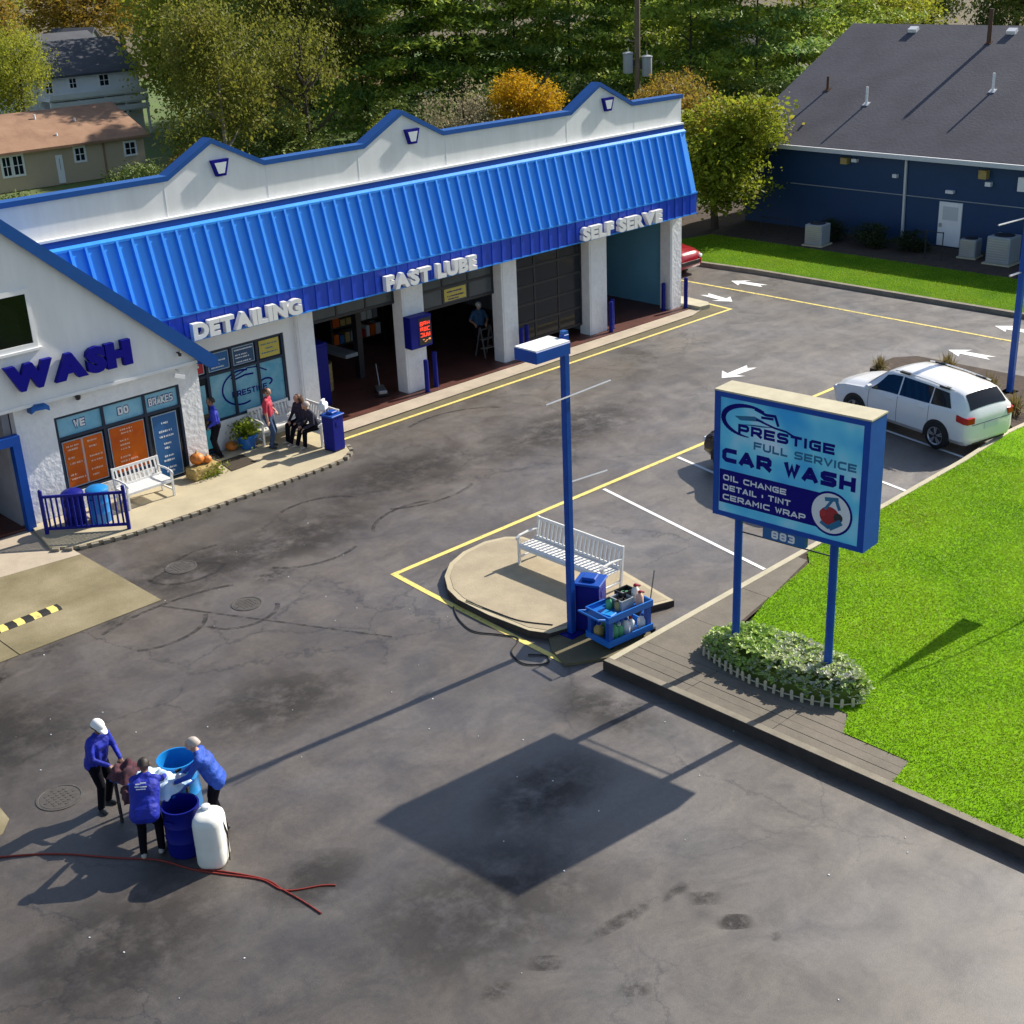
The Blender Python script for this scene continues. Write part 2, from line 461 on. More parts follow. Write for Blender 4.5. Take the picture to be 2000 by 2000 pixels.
class MB:
    """collects shapes; build() links them as ONE mesh object"""
    def __init__(s):
        s.v = []
        s.f = []
        s.mi = []
        s.cur = 0
    def add(s, vs, fs):
        n = len(s.v)
        s.v += [Vector(p) for p in vs]
        for f in fs:
            s.f.append([n+i for i in f])
            s.mi.append(s.cur)
        return s
    def box(s, x0, x1, y0, y1, z0, z1):
        vs = [(x0, y0, z0), (x1, y0, z0), (x1, y1, z0), (x0, y1, z0), (x0, y0, z1), (x1, y0, z1), (x1, y1, z1), (x0, y1, z1)]
        return s.add(vs, [(0, 3, 2, 1), (4, 5, 6, 7), (0, 1, 5, 4), (1, 2, 6, 5), (2, 3, 7, 6), (3, 0, 4, 7)])
    def obox(s, c, size, mtx=None):
        a, b, c2 = size[0]/2, size[1]/2, size[2]/2
        k = MB().box(-a, a, -b, b, -c2, c2)
        mt = Matrix.Translation(Vector(c)) @ (mtx.to_4x4() if mtx is not None else Matrix())
        return s.add([mt @ v for v in k.v], k.f)
    def bar(s, p0, p1, w, h, up=(0, 0, 1)):
        """rectangular bar from p0 to p1, w across, h along up"""
        p0, p1 = Vector(p0), Vector(p1)
        d = (p1-p0).normalized()
        u = Vector(up)
        sd = d.cross(u)
        if sd.length < 1e-5:
            u = Vector((1, 0, 0))
            sd = d.cross(u)
        sd.normalize()
        u = sd.cross(d).normalized()
        vs = []
        for p in (p0, p1):
            for a, b in ((-1, -1), (1, -1), (1, 1), (-1, 1)):
                vs.append(p+sd*(a*w/2)+u*(b*h/2))
        return s.add(vs, [(3, 2, 1, 0), (4, 5, 6, 7), (0, 1, 5, 4), (1, 2, 6, 5), (2, 3, 7, 6), (3, 0, 4, 7)])
    def tube(s, pts, r, n=8, cap=True):
        pts = [Vector(p) for p in pts]
        rs = r if isinstance(r, (list, tuple)) else [r]*len(pts)
        base = len(s.v)
        prev = None
        for i, p in enumerate(pts):
            d = (pts[min(i+1, len(pts)-1)]-pts[max(i-1, 0)]).normalized()
            if prev is None:
                a = Vector((0, 0, 1)) if abs(d.z) < 0.9 else Vector((1, 0, 0))
                u = d.cross(a).normalized()
            else:
                u = (prev-d*prev.dot(d)).normalized()
            prev = u
            w = d.cross(u)
            for k in range(n):
                an = 2*math.pi*k/n
                s.v.append(p+(u*math.cos(an)+w*math.sin(an))*rs[i])
        for i in range(len(pts)-1):
            for k in range(n):
                a = base+i*n+k
                b = base+i*n+(k+1) % n
                s.f.append([a, b, b+n, a+n])
                s.mi.append(s.cur)
        if cap:
            s.f.append([base+k for k in range(n)][::-1])
            s.mi.append(s.cur)
            e = base+(len(pts)-1)*n
            s.f.append([e+k for k in range(n)])
            s.mi.append(s.cur)
        return s
    def lathe(s, prof, c=(0, 0, 0), n=16, sx=1, sy=1):
        base = len(s.v)
        for r, z in prof:
            for k in range(n):
                a = 2*math.pi*k/n
                s.v.append(Vector((c[0]+r*sx*math.cos(a), c[1]+r*sy*math.sin(a), c[2]+z)))
        for i in range(len(prof)-1):
            for k in range(n):
                a = base+i*n+k
                b = base+i*n+(k+1) % n
                s.f.append([a, b, b+n, a+n])
                s.mi.append(s.cur)
        for i, fl in ((0, True), (len(prof)-1, False)):
            if prof[i][0] > 1e-4:
                f = [base+i*n+k for k in range(n)]
                s.f.append(f[::-1] if fl else f)
                s.mi.append(s.cur)
        return s
    def prism(s, poly, z0, z1):
        n = len(poly)
        vs = [(p[0], p[1], z0) for p in poly]+[(p[0], p[1], z1) for p in poly]
        ar = sum(poly[i][0]*poly[(i+1) % n][1]-poly[(i+1) % n][0]*poly[i][1] for i in range(n))
        up = list(range(n, 2*n))
        lo = list(range(n))[::-1]
        sd = [(i, (i+1) % n, n+(i+1) % n, n+i) for i in range(n)]
        if ar < 0:
            up, lo = up[::-1], lo[::-1]
            sd = [f[::-1] for f in sd]
        return s.add(vs, [up, lo]+sd)
    def xprism(s, poly, y0, y1):
        """polygon in x,z extruded along y"""
        n = len(poly)
        vs = [(p[0], y0, p[1]) for p in poly]+[(p[0], y1, p[1]) for p in poly]
        ar = sum(poly[i][0]*poly[(i+1) % n][1]-poly[(i+1) % n][0]*poly[i][1] for i in range(n))
        fr = list(range(n))
        bk = list(range(n, 2*n))[::-1]
        sd = [((i+1) % n, i, n+i, n+(i+1) % n) for i in range(n)]
        if ar < 0:
            fr, bk = fr[::-1], bk[::-1]
            sd = [f[::-1] for f in sd]
        return s.add(vs, [fr, bk]+sd)
    def sheet(s, poly, z):
        ar = sum(poly[i][0]*poly[(i+1) % len(poly)][1]-poly[(i+1) % len(poly)][0]*poly[i][1] for i in range(len(poly)))
        if ar < 0:
            poly = poly[::-1]
        return s.add([(p[0], p[1], z) for p in poly], [list(range(len(poly)))])
    def mesh(s, name, mats):
        me = bpy.data.meshes.new(name)
        me.from_pydata([tuple(v) for v in s.v], [], s.f)
        for mm in (mats if isinstance(mats, (list, tuple)) else [mats]):
            me.materials.append(mm)
        if isinstance(mats, (list, tuple)):
            me.polygons.foreach_set('material_index', s.mi)
        return me
    def build(s, name, mats, parent=None, smooth=None, bevel=0.0, world=False):
        """world=True: the coordinates are world ones and get turned into the parent's own"""
        if world and parent is not None:
            inv = WM[parent.name].inverted()
            for i in range(len(s.v)):
                s.v[i] = inv @ s.v[i]
        me = s.mesh(name, mats)
        if bevel:
            bm = bmesh.new()
            bm.from_mesh(me)
            bmesh.ops.remove_doubles(bm, verts=bm.verts, dist=1e-5)
            ed = [e for e in bm.edges if len(e.link_faces) == 2 and e.calc_face_angle(0) > 0.6]
            bmesh.ops.bevel(bm, geom=ed, offset=bevel, segments=1, affect='EDGES', clamp_overlap=True)
            bm.to_mesh(me)
            bm.free()
        if smooth is not None:
            for p in me.polygons:
                p.use_smooth = True
            me.set_sharp_from_angle(angle=R(smooth))
        o = link(bpy.data.objects.new(name, me))
        if parent is not None:
            o.parent = parent
            WM[o.name] = WM[parent.name].copy()
        else:
            WM[o.name] = Matrix()
        return o

def tag(o, label=None, cat=None, group=None, kind=None):
    if label:
        o['label'] = label
    if cat:
        o['category'] = cat
    if group:
        o['group'] = group
    if kind:
        o['kind'] = kind
    return o

def thing(name, label, cat, loc=(0, 0, 0), rz=0.0, group=None):
    o = link(bpy.data.objects.new(name, None))
    o.location = loc
    o.rotation_euler = (0, 0, rz)
    o.empty_display_size = 0.2
    tag(o, label, cat, group)
    WM[o.name] = Matrix.Translation(Vector(loc)) @ Matrix.Rotation(rz, 4, 'Z')
    return o

def dup(root, loc, rz=0.0, scale=None, label=None, group=None):
    r = root.copy()
    link(r)
    r.location = loc
    r.rotation_euler = (0, 0, rz)
    if scale is not None:
        r.scale = scale if isinstance(scale, (tuple, list)) else (scale,)*3
    if label:
        r['label'] = label
    if group:
        r['group'] = group
    def kids(a, b):
        for ch in a.children:
            c = ch.copy()
            link(c)
            c.parent = b
            kids(ch, c)
    kids(root, r)
    return r

def struct(name, mb, mt, parent=None, smooth=None):
    o = mb.build(name, mt, parent, smooth)
    if parent is None:
        tag(o, kind='structure')
    return o

# --- lettering: block letters as ribbons (flat print) and solid letters from the built in font
STK = {
 'A': [[(0, 0), (.48, 1), (.52, 1), (1, 0)], [(.2, .24), (.8, .24)]],
 'C': [[(1, 1), (.2, 1), (0, .8), (0, .2), (.2, 0), (1, 0)]],
 'D': [[(0, 0), (0, 1), (.8, 1), (1, .8), (1, .2), (.8, 0), (0, 0)]],
 'E': [[(1, 1), (0, 1), (0, 0), (1, 0)], [(0, .5), (.92, .5)]],
 'F': [[(1, 1), (0, 1), (0, 0)], [(0, .5), (.9, .5)]],
 'G': [[(1, 1), (.2, 1), (0, .8), (0, .2), (.2, 0), (1, 0), (1, .5), (.5, .5)]],
 'H': [[(0, 0), (0, 1)], [(1, 0), (1, 1)], [(0, .5), (1, .5)]],
 'I': [[(.5, 0), (.5, 1)]],
 'L': [[(0, 1), (0, 0), (1, 0)]],
 'M': [[(0, 0), (0, 1), (.5, .4), (1, 1), (1, 0)]],
 'N': [[(0, 0), (0, 1), (1, 0), (1, 1)]],
 'O': [[(.2, 0), (0, .2), (0, .8), (.2, 1), (.8, 1), (1, .8), (1, .2), (.8, 0), (.2, 0)]],
 'P': [[(0, 0), (0, 1), (.85, 1), (1, .85), (1, .55), (.85, .4), (.2, .4)]],
 'R': [[(0, 0), (0, 1), (.85, 1), (1, .85), (1, .55), (.85, .4), (.2, .4)], [(.5, .4), (1, 0)]],
 'S': [[(1, 1), (.15, 1), (0, .87), (0, .64), (.15, .5), (.85, .5), (1, .36), (1, .13), (.85, 0), (0, 0)]],
 'T': [[(0, 1), (1, 1)], [(.5, 1), (.5, 0)]],
 'U': [[(0, 1), (0, .2), (.2, 0), (.8, 0), (1, .2), (1, 1)]],
 'V': [[(0, 1), (.5, 0), (1, 1)]],
 'W': [[(0, 1), (.26, 0), (.5, .8), (.74, 0), (1, 1)]],
 'K': [[(0, 0), (0, 1)], [(1, 1), (.1, .5), (1, 0)]],
 'B': [[(0, 0), (0, 1), (.8, 1), (.95, .85), (.95, .6), (.8, .5), (1, .38), (1, .12), (.85, 0), (0, 0)], [(0, .5), (.8, .5)]],
 '8': [[(.15, .5), (0, .62), (0, .88), (.15, 1), (.85, 1), (1, .88), (1, .62), (.85, .5), (1, .38), (1, .12), (.85, 0), (.15, 0), (0, .12), (0, .38), (.15, .5)], [(.15, .5), (.85, .5)]],
 '3': [[(0, 1), (.85, 1), (1, .88), (1, .62), (.85, .5), (1, .38), (1, .12), (.85, 0), (0, 0)], [(.3, .5), (.85, .5)]],
 '/': [[(.35, .35), (.5, .75)]],
}
NARROW = {'I': 0.3, '/': 0.35, 'L': 0.85}

def ribbon(pts, w):
    """mitred strip round a 2D polyline -> quads"""
    n = len(pts)
    closed = n > 2 and (Vector(pts[0])-Vector(pts[-1])).length < 1e-6
    P = [Vector(p) for p in pts]
    L, Rr = [], []
    for i in range(n):
        if closed:
            a = P[i-1] if i > 0 else P[n-2]
            b = P[i+1] if i < n-1 else P[1]
        else:
            a = P[i-1] if i > 0 else None
            b = P[i+1] if i < n-1 else None
        d1 = (P[i]-a).normalized() if a is not None else (b-P[i]).normalized()
        d2 = (b-P[i]).normalized() if b is not None else d1
        n1 = Vector((-d1.y, d1.x))
        n2 = Vector((-d2.y, d2.x))
        mv = n1+n2
        mv = n1 if mv.length < 1e-4 else mv.normalized()
        k = min(1.7, 1/max(0.3, mv.dot(n1)))
        p = P[i]
        if not closed and i == 0:
            p = p-d1*w*0.5*0.9
        if not closed and i == n-1:
            p = p+d1*w*0.5*0.9
        L.append(p+mv*w/2*k)
        Rr.append(p-mv*w/2*k)
    return [(Rr[i], Rr[i+1], L[i+1], L[i]) for i in range(n-1)]

def inner(txt, x, wc, u, th, height):
    """polylines of one letter inset by half the stroke so that its outline keeps to its box"""
    out = []
    for pl in STK[txt]:
        if txt == '/':
            out.append([(x+wc*u*.5, height*.35), (x+wc*u*.5, height*.65)])
        elif txt == 'I':
            out.append([(x+wc*u*.5, th*.5), (x+wc*u*.5, height-th*.5)])
        else:
            out.append([(x+th*.5+p[0]*max(.01, wc*u-th), th*.5+p[1]*(height-th)) for p in pl])
    return out

def stroke_text(mb, txt, org, ux, uy, nrm, width, height, thick, gap=0.16, lift=0.004):
    """flat print: txt with its lower left at org; ux, uy, nrm are unit vectors; the line is width long"""
    org, ux, uy, nrm = Vector(org), Vector(ux), Vector(uy), Vector(nrm)
    ws = [0.5 if c == ' ' else NARROW.get(c, 1.0) for c in txt]
    u = width/(sum(ws)+gap*(len(txt)-1))
    x = 0.0
    for c, wc in zip(txt, ws):
        if c != ' ':
            for j, pl in enumerate(inner(c, x, wc, u, thick, height)):
                for quad in ribbon(pl, thick):
                    mb.add([org+ux*a.x+uy*a.y+nrm*(lift+0.0012*j) for a in quad], [(0, 1, 2, 3)])
        x += (wc+gap)*u

def glyph(ch, bold):
    cu = bpy.data.curves.new('glyph', 'FONT')
    cu.body = ch
    cu.size = 1.0
    cu.extrude = 0.5
    cu.offset = bold
    cu.resolution_u = 3
    ob = bpy.data.objects.new('glyph', cu)
    me = ob.to_mesh()
    vs = np.array([v.co[:] for v in me.vertices])
    fs = [list(p.vertices) for p in me.polygons]
    ob.to_mesh_clear()
    bpy.data.objects.remove(ob)
    bpy.data.curves.remove(cu)
    return vs, fs

def solid_text(txt, org, ux, uy, nrm, width, height, depth, mt, parent, bold=.06, gap=0.04):
    """solid heavy letters, one object each, filling a line of the given width and height"""
    org, ux, uy, nrm = Vector(org), Vector(ux), Vector(uy), Vector(nrm)
    capv, _ = glyph('H', bold)
    z0, z1 = capv[:, 1].min(), capv[:, 1].max()
    data = [None if c == ' ' else glyph(c, bold) for c in txt]
    ws = [0.30 if d is None else d[0][:, 0].max()-d[0][:, 0].min() for d in data]
    k = width/(sum(ws)+gap*(len(txt)-1))
    x = 0.0
    for d, w in zip(data, ws):
        if d:
            v, f = d
            x0 = v[:, 0].min()
            mb = MB()
            mb.add([org+ux*((x+(p[0]-x0))*k)+uy*((p[1]-z0)/(z1-z0)*height)+nrm*((p[2]+0.5)*depth) for p in v], f)
            mb.build('letter', mt, parent, world=True)
        x += w+gap

def holder(name, parent):
    o = link(bpy.data.objects.new(name, None))
    o.parent = parent
    WM[o.name] = WM[parent.name].copy()
    return o

# ================================================================== SETTING
LZ = 0.22          # level of the front lawn and pavement above the car park
g = MB().add([(-300, -200, -0.06), (600, -200, -0.06), (600, 600, -0.06), (-300, 600, -0.06)], [(0, 1, 2, 3)])
struct('ground', g, M['litter'])
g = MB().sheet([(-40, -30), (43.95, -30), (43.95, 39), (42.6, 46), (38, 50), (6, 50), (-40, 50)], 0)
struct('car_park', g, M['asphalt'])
g = MB().sheet([(30, 50.2), (56, 40.5), (110, 60), (140, 140), (20, 140), (20, 58)], -0.03)
struct('rough_grass', g, M['grass_far'])

# concrete apron in front of the wash tunnel, split by saw cuts
ap = link(bpy.data.objects.new('apron', None))
tag(ap, kind='structure')
WM[ap.name] = Matrix()
xs = [2.0, 5.6, 9.15, 12.38]
for i in range(3):
    b = MB().sheet([(xs[i]+.012, 24.2), (xs[i+1]-.012, 24.2), (xs[i+1]-.012, 27.75), (xs[i]+.012, 28.2)], 0.012)
    b.build('slab', M['concrete_apron'], ap)
    b = MB().sheet([(xs[i]+.012, 28.2), (xs[i+1]-.012, 27.77), (xs[i+1]-.012, 30.1), (xs[i]+.012, 30.1)], 0.008)
    b.build('slab', M['concrete_strip'], ap)

struct('old_concrete', MB().sheet([(2.0, 23.0), (6.35, 20.4), (6.55, 19.6), (6.5, 19.05), (6.25, 18.75), (5.7, 18.6), (2.0, 19.6)], .006), M['concrete_apron'])
# pale chips and litter scattered on the asphalt
q_ = random.Random(91)
k_ = MB()
for _ in range(70):
    x, y, r_ = q_.uniform(5, 17), q_.uniform(7, 26), q_.uniform(.004, .013)
    k_.obox((x, y, .006), (r_*2, r_*1.4, .012), Matrix.Rotation(q_.uniform(0, 3), 3, 'Z'))
tag(k_.build('litter', M['print_white']), 'tiny pale chips scattered over the asphalt', 'litter', None, 'stuff')

# walkway along the front of the building
walk = [(12.0, 28.55), (12.45, 28.12), (13.8, 27.82), (15.5, 27.78), (17.1, 27.78), (19.0, 27.8), (20.1, 27.9), (20.62, 28.25), (20.85, 28.75), (20.9, 29.45), (21.3, 30.95), (17.45, 30.95), (17.45, 30.13), (12.3, 30.13)]
wk = MB().prism(walk, -.03, 0.08)
wko = struct('walkway', wk, M['concrete_walk'])
# dark edging bricks set along its kerb
eb = MB().box(-.085, .085, -.055, .055, 0, .095).mesh('brick', M['kerb'])
pl = [Vector((p[0], p[1])) for p in walk[0:9]]
for i in range(len(pl)-1):
    d = pl[i+1]-pl[i]
    nrm = Vector((d.y, -d.x)).normalized()
    k = max(1, int(d.length/0.235))
    for j in range(k):
        p = pl[i]+d*((j+.5)/k)+nrm*(0.075+rnd.uniform(-.012, .012))
        o = link(bpy.data.objects.new('brick', eb))
        o.location = (p.x, p.y, -.012+rnd.uniform(-.008, .01))
        o.rotation_euler = (0, 0, math.atan2(d.y, d.x)+rnd.uniform(-.08, .08))
        o.parent = wko
struct('bay_apron', MB().sheet([(20.95, 29.66), (37.4, 29.8), (38.2, 30.05), (38.2, 30.42), (21.2, 30.42)], 0.03), M['concrete_strip'])
struct('gutter_strip', MB().sheet([(20.95, 29.3), (39.0, 29.42), (39.0, 30.9), (38.2, 30.9), (38.2, 30.0), (20.95, 29.6)], 0.004), M['gutter'])
struct('kerb_return', MB().prism([(38.12, 30.05), (38.6, 29.98), (38.85, 30.25), (38.95, 31.2), (38.9, 33.5), (38.12, 33.5)], 0, .15), M['kerb_pale'])

# painted lines and arrows
def strip(name, pts, w, mt, z=0.008):
    mb = MB()
    for q in ribbon(pts, w):
        mb.add([(p.x, p.y, z) for p in q], [(0, 1, 2, 3)])
    return struct(name, mb, mt)
strip('yellow_line', [(20.95, 29.24), (38.95, 29.3), (39.25, 31.9), (39.4, 36)], .12, M['yellow'])
strip('yellow_line', [(16.17, 15.95), (16.4, 20.1), (16.5, 21.38), (34.9, 21.3)], .13, M['yellow'])
strip('yellow_line', [(41.15, 19.4), (41.33, 29.4), (41.35, 34), (41.2, 41)], .13, M['yellow_worn'])
for x0 in (23.14, 26.04, 28.94, 31.84):
    strip('white_line', [(x0, 21.15), (x0-1.16, 15.5)], .10, M['white_paint'])
ARW = [(0, 0), (.62, .46), (.5, .16), (1.55, .2), (1.32, 0), (1.55, -.2), (.5, -.16), (.62, -.46)]
def arrow(x, y, a, s=1.0):
    c, sn = math.cos(a), math.sin(a)
    mb = MB().sheet([(x+(p[0]*c-p[1]*sn)*s, y+(p[0]*sn+p[1]*c)*s) for p in ARW], .008)
    struct('painted_arrow', mb, M['white_paint'])
arrow(32.2, 24.5, 0)
arrow(39.85, 29.9, R(80))
arrow(42.4, 31.9, R(-86))
arrow(39.05, 20.7, R(-90))
arrow(42.5, 20.9, R(-90))

# front kerb, pavement and lawn
KX = 16.42
kb = MB()
kb.box(KX, KX+.16, -30, 15.12, -.05, LZ)
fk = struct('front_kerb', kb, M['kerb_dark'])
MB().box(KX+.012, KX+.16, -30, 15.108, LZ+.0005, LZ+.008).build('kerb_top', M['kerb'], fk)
kb = MB()
for a, b in (((KX+.16, 15.12), (24, 15.2)), ((24, 15.2), (30, 15.3)), ((30, 15.3), (32.6, 15.45)), ((32.6, 15.45), (34.2, 15.35))):
    q = Vector((b[0]-a[0], b[1]-a[1])).normalized()
    n = Vector((-q.y, q.x))*.14
    kb.prism([a, b, (b[0]-n.x, b[1]-n.y), (a[0]-n.x, a[1]-n.y)], -.05, LZ)
struct('parking_kerb', kb, M['kerb_pale'])
# pavement strips (long boards of stamped concrete between the kerb and the lawn)
pv = link(bpy.data.objects.new('pavement', None))
tag(pv, kind='structure')
WM[pv.name] = Matrix()
cuts = [KX+.165, KX+.40, KX+.62, KX+.86, KX+1.12]
for i in range(4):
    y0 = 9.1 if i < 3 else 10.4
    seg = [y0, 11.4, 13.3, 15.0]
    for j in range(3):
        b = MB().box(cuts[i]+.006, cuts[i+1]-.006, seg[j]+.005, seg[j+1]-.005, -.02, LZ-.012+.004*((i+j) % 2))
        b.build('slab', M['sidewalk'], pv)
for a, b2, w0, w1 in ((KX+1.12, 18.9, 4.1, .95), (18.9, 20.6, .95, .68), (20.6, 22.6, .68, .25)):
    y1a = 14.98+(a-16.5)*.012
    if a < 18:
        bb = MB().prism([(a+.006, 10.55), (17.85, 10.75), (17.95, 12), (18.3, 13.8), (b2-.006, 14.15), (b2-.006, 15.03), (a+.006, 14.99)], -.02, LZ-.010)
    else:
        bb = MB().prism([(a+.006, 15.03-w0), (b2-.006, 15.05-w1), (b2-.006, 15.05), (a+.006, 15.03)], -.02, LZ-.012)
    bb.build('slab', M['sidewalk'], pv)
pv2 = MB().sheet([(KX+.16, 9.0), (KX+1.3, 9.0), (18.2, 10.6), (19, 14.05), (22.9, 14.7), (22.9, 15.05), (KX+.16, 14.98)], LZ-.03)
struct('joint_bed', pv2, M['soil'])
lawn_poly = [(KX+.16, -30), (90, -30), (90, 9), (37.4, 14.6), (34.2, 15.2), (32.6, 15.3), (30, 15.15), (24, 15.05), (22.9, 15.0), (22.5, 14.68), (20.4, 14.3), (18.5, 13.7), (17.95, 12.2), (17.85, 10.72), (17.3, 10.45), (17.28, 9.2), (KX+.165, 9.08)]
lawn = struct('lawn', MB().sheet(lawn_poly, LZ-.006), M['grass_base'])

# planting bed beside the white car
struct('mulch_bed', MB().prism([(33.2, 15.5), (34.3, 15.38), (37.6, 15.0), (37.5, 20.9), (36.9, 21.4), (35.5, 21.35), (35.25, 19), (34.5, 16.9)], -.02, .13), M['soil'])

# far side: kerb, grass strip, mulch against the blue house
kb = MB()
kp = [(43.95, -30), (43.95, 32), (43.7, 35), (43.2, 37.2), (43.2, 39)]
for i in range(len(kp)-1):
    (x0, y0), (x1, y1) = kp[i], kp[i+1]
    kb.prism([(x0, y0), (x0+.2, y0), (x1+.2, y1), (x1, y1)], -.04, .15)
struct('road_kerb', kb, M['kerb'])
struct('grass_strip', MB().sheet([(44.15, -30), (48.5, -30), (48.5, 37.6), (43.4, 39), (43.4, 37.2), (43.9, 35), (44.15, 32)], .13), M['grass_strip'])
struct('house_mulch', MB().sheet([(48.5, -30), (62, -30), (62, 41), (46, 44), (43.4, 39), (48.5, 37.6)], .12), M['soil'])

# iron covers in the car park
def manhole(x, y, r, label):
    t = thing('manhole_cover', label, 'manhole cover', (x, y, 0.0), 0, 'iron covers in the asphalt')
    MB().lathe([(r, -.02), (r, .012), (r*.9, .014), (r*.88, .006)], n=28).build('rim', M['iron'], t)
    b = MB().lathe([(r*.86, -.02), (r*.86, .010), (0.0, .010)], n=28)
    b.build('lid', M['iron'], t)
    k = MB()
    for a in range(-3, 4):
        for c in range(-3, 4):
            if a*a+c*c < 10:
                k.box(a*r*.22-.02, a*r*.22+.02, c*r*.22-.02, c*r*.22+.02, .0101, .016)
    k.build('studs', M['iron'], t)['kind'] = 'stuff'
manhole(13.55, 25.35, .36, 'iron manhole cover beyond the corner of the concrete apron, nearer the building')
manhole(13.5, 22.65, .33, 'small iron manhole cover in the middle of the open asphalt')
manhole(7.35, 19.0, .38, 'iron manhole cover just behind the worker in the white cap')

# stains and tyre scuffs
def blot(x, y, r, stretch, ang, mt, seed, z=.003):
    rr = random.Random(seed)
    ph = [rr.uniform(0, 6.28) for _ in range(4)]
    pts = []
    for k in range(40):
        a = 2*math.pi*k/40
        q = r*1.35      # a plain oval sheet: the material's noise gives the stain its outline
        px, py = q*math.cos(a)*stretch, q*math.sin(a)
        pts.append((x+px*math.cos(ang)-py*math.sin(ang), y+px*math.sin(ang)+py*math.cos(ang)))
    struct('oil_stain', MB().sheet(pts, z), mt)
M['oil'] = stain_mat('oil', (0.010, 0.008, 0.008), 1.0, 5, .44)
M['oil_faint'] = stain_mat('oil_faint', (0.02, 0.018, 0.018), .6, 5, .50)
M['wet'] = stain_mat('damp_patch', (0.022, 0.019, 0.018), .6, 1.6, .44)
M['scuff'] = stain_mat('tyre_scuff', (0.025, 0.022, 0.022), .6, 4, .47, False)
for i, (x, y, r, s, a, k) in enumerate([(12.45, 9.05, .12, 2.6, -.75, 'oil'), (12.42, 10.05, .10, 3.2, -.15, 'oil_faint'), (11.4, 10.22, .09, 8, -.16, 'oil_faint'), (10.05, 10.4, .11, 3, -.75, 'oil_faint'), (10.5, 9.2, .10, 3, -.75, 'oil_faint'), (9.25, 10.5, .16, 1.5, 0, 'oil_faint'), (7.4, 10.9, .2, 1.6, .4, 'oil_faint'), (12.57, 9.65, .11, 3.0, -.8, 'oil_faint'), (12.6, 8.45, .07, 1.6, 0, 'oil_faint'), (8.1, 23.6, .22, 2.8, .0, 'oil'), (9.6, 24.0, .18, 3, .0, 'oil_faint'), (11.2, 24.05, .16, 2.6, 0, 'oil_faint'), (14.7, 23.4, .3, 1.8, .4, 'oil_faint'), (9.0, 14.2, .5, 1.8, -.6, 'wet'), (10.3, 11.9, 1.35, 1.5, .3, 'wet'), (12.9, 13.2, .8, 1.6, .2, 'wet'), (11.6, 18.8, 1.1, 1.5, .3, 'wet'), (15.4, 14.2, .7, 1.8, 1.5, 'wet'), (16.5, 24.6, 1.2, 1.8, .1, 'wet'), (20.5, 26, 1.2, 2.2, .1, 'wet'), (13.6, 25.0, 1.3, 1.4, .1, 'wet'), (7.4, 21.6, 1.4, 1.4, .6, 'wet'), (26, 25, 1.4, 2.2, .1, 'wet'), (6.2, 15, 1.3, 1.3, .2, 'wet'), (5.6, 20.3, .5, 1.4, .9, 'oil_faint')]):
    blot(x, y, r, s, a, M[k], 40+i, .0022+.00016*i)
for i, (x, y, r, a0, a1) in enumerate([(13.3, 24.6, 1.0, 0.2, 2.2), (13.6, 25.2, .9, 3.0, 5.6), (14.3, 24.9, 1.2, 1.2, 2.6), (13.2, 22.4, .8, 3.2, 5.9), (11.6, 23.2, 1.1, 4.0, 5.9), (17.5, 25.3, 1.3, .3, 2.0), (16.2, 24.2, 1.4, 3.6, 5.2), (19, 23, 1.5, 1.0, 2.6), (12.2, 21.2, 3.5, 1.1, 2.0), (24, 27, 2.2, .5, 2.0), (20.3, 25.4, 2.0, 3.9, 5.2)]):
    pts = [(x+r*math.cos(a0+(a1-a0)*k/18), y+.8*r*math.sin(a0+(a1-a0)*k/18)) for k in range(19)]
    strip('tyre_scuff', pts, .10, M['scuff'], .0025)
strip('asphalt_seam', [(12.2, 24.0), (13.6, 21.2), (14.6, 19.2), (17.3, 22.0)][:3], .07, M['scuff'], .0024)

# ================================================================== CAR WASH BUILDING
def yzprism(mb, poly, x0, x1):
    n = len(poly)
    vs = [(x0, p[0], p[1]) for p in poly]+[(x1, p[0], p[1]) for p in poly]
    ar = sum(poly[i][0]*poly[(i+1) % n][1]-poly[(i+1) % n][0]*poly[i][1] for i in range(n))
    a = list(range(n))[::-1]
    b = list(range(n, 2*n))
    sd = [(i, (i+1) % n, n+(i+1) % n, n+i) for i in range(n)]
    if ar < 0:
        a, b = a[::-1], b[::-1]
        sd = [f[::-1] for f in sd]
    return mb.add(vs, [a, b]+sd)

BW = thing('car_wash_building', 'long white car wash and garage with a ribbed bright blue mansard roof', 'car wash', (24, 31, 0))
def part(name, mb, mt, smooth=None, parent=None, bevel=0):
    return mb.build(name, mt, parent or BW, smooth, bevel, world=True)

# --- wash front, lower wall
w = MB()
w.box(12.40, 13.36, 30.15, 30.4, 0, 3.12)
w.box(13.36, 16.82, 30.15, 30.4, 2.54, 3.12)
w.box(13.36, 15.80, 30.15, 30.4, 0, .56)
w.box(16.82, 17.42, 30.15, 30.4, 0, 3.12)
w.box(8.6, 12.40, 30.15, 30.4, 2.98, 3.12)
w.box(6.9, 8.6, 30.15, 30.4, 0, 3.12)
w.box(17.2, 17.42, 30.4, 31.0, 0, 3.4)
part('wash_wall', w, M['white_block'])
# upper gable wall
GX, GZ = 12.1, 7.95
gb = MB().xprism([(6.9, 3.06), (17.32, 3.06), (17.32, 3.42), (GX, GZ-.05), (6.9, 3.42)], 29.99, 30.149)
part('gable_wall', gb, M['stucco'])
part('drip_trim', MB().box(6.9, 17.34, 29.955, 29.985, 3.02, 3.10), M['white_trim'])
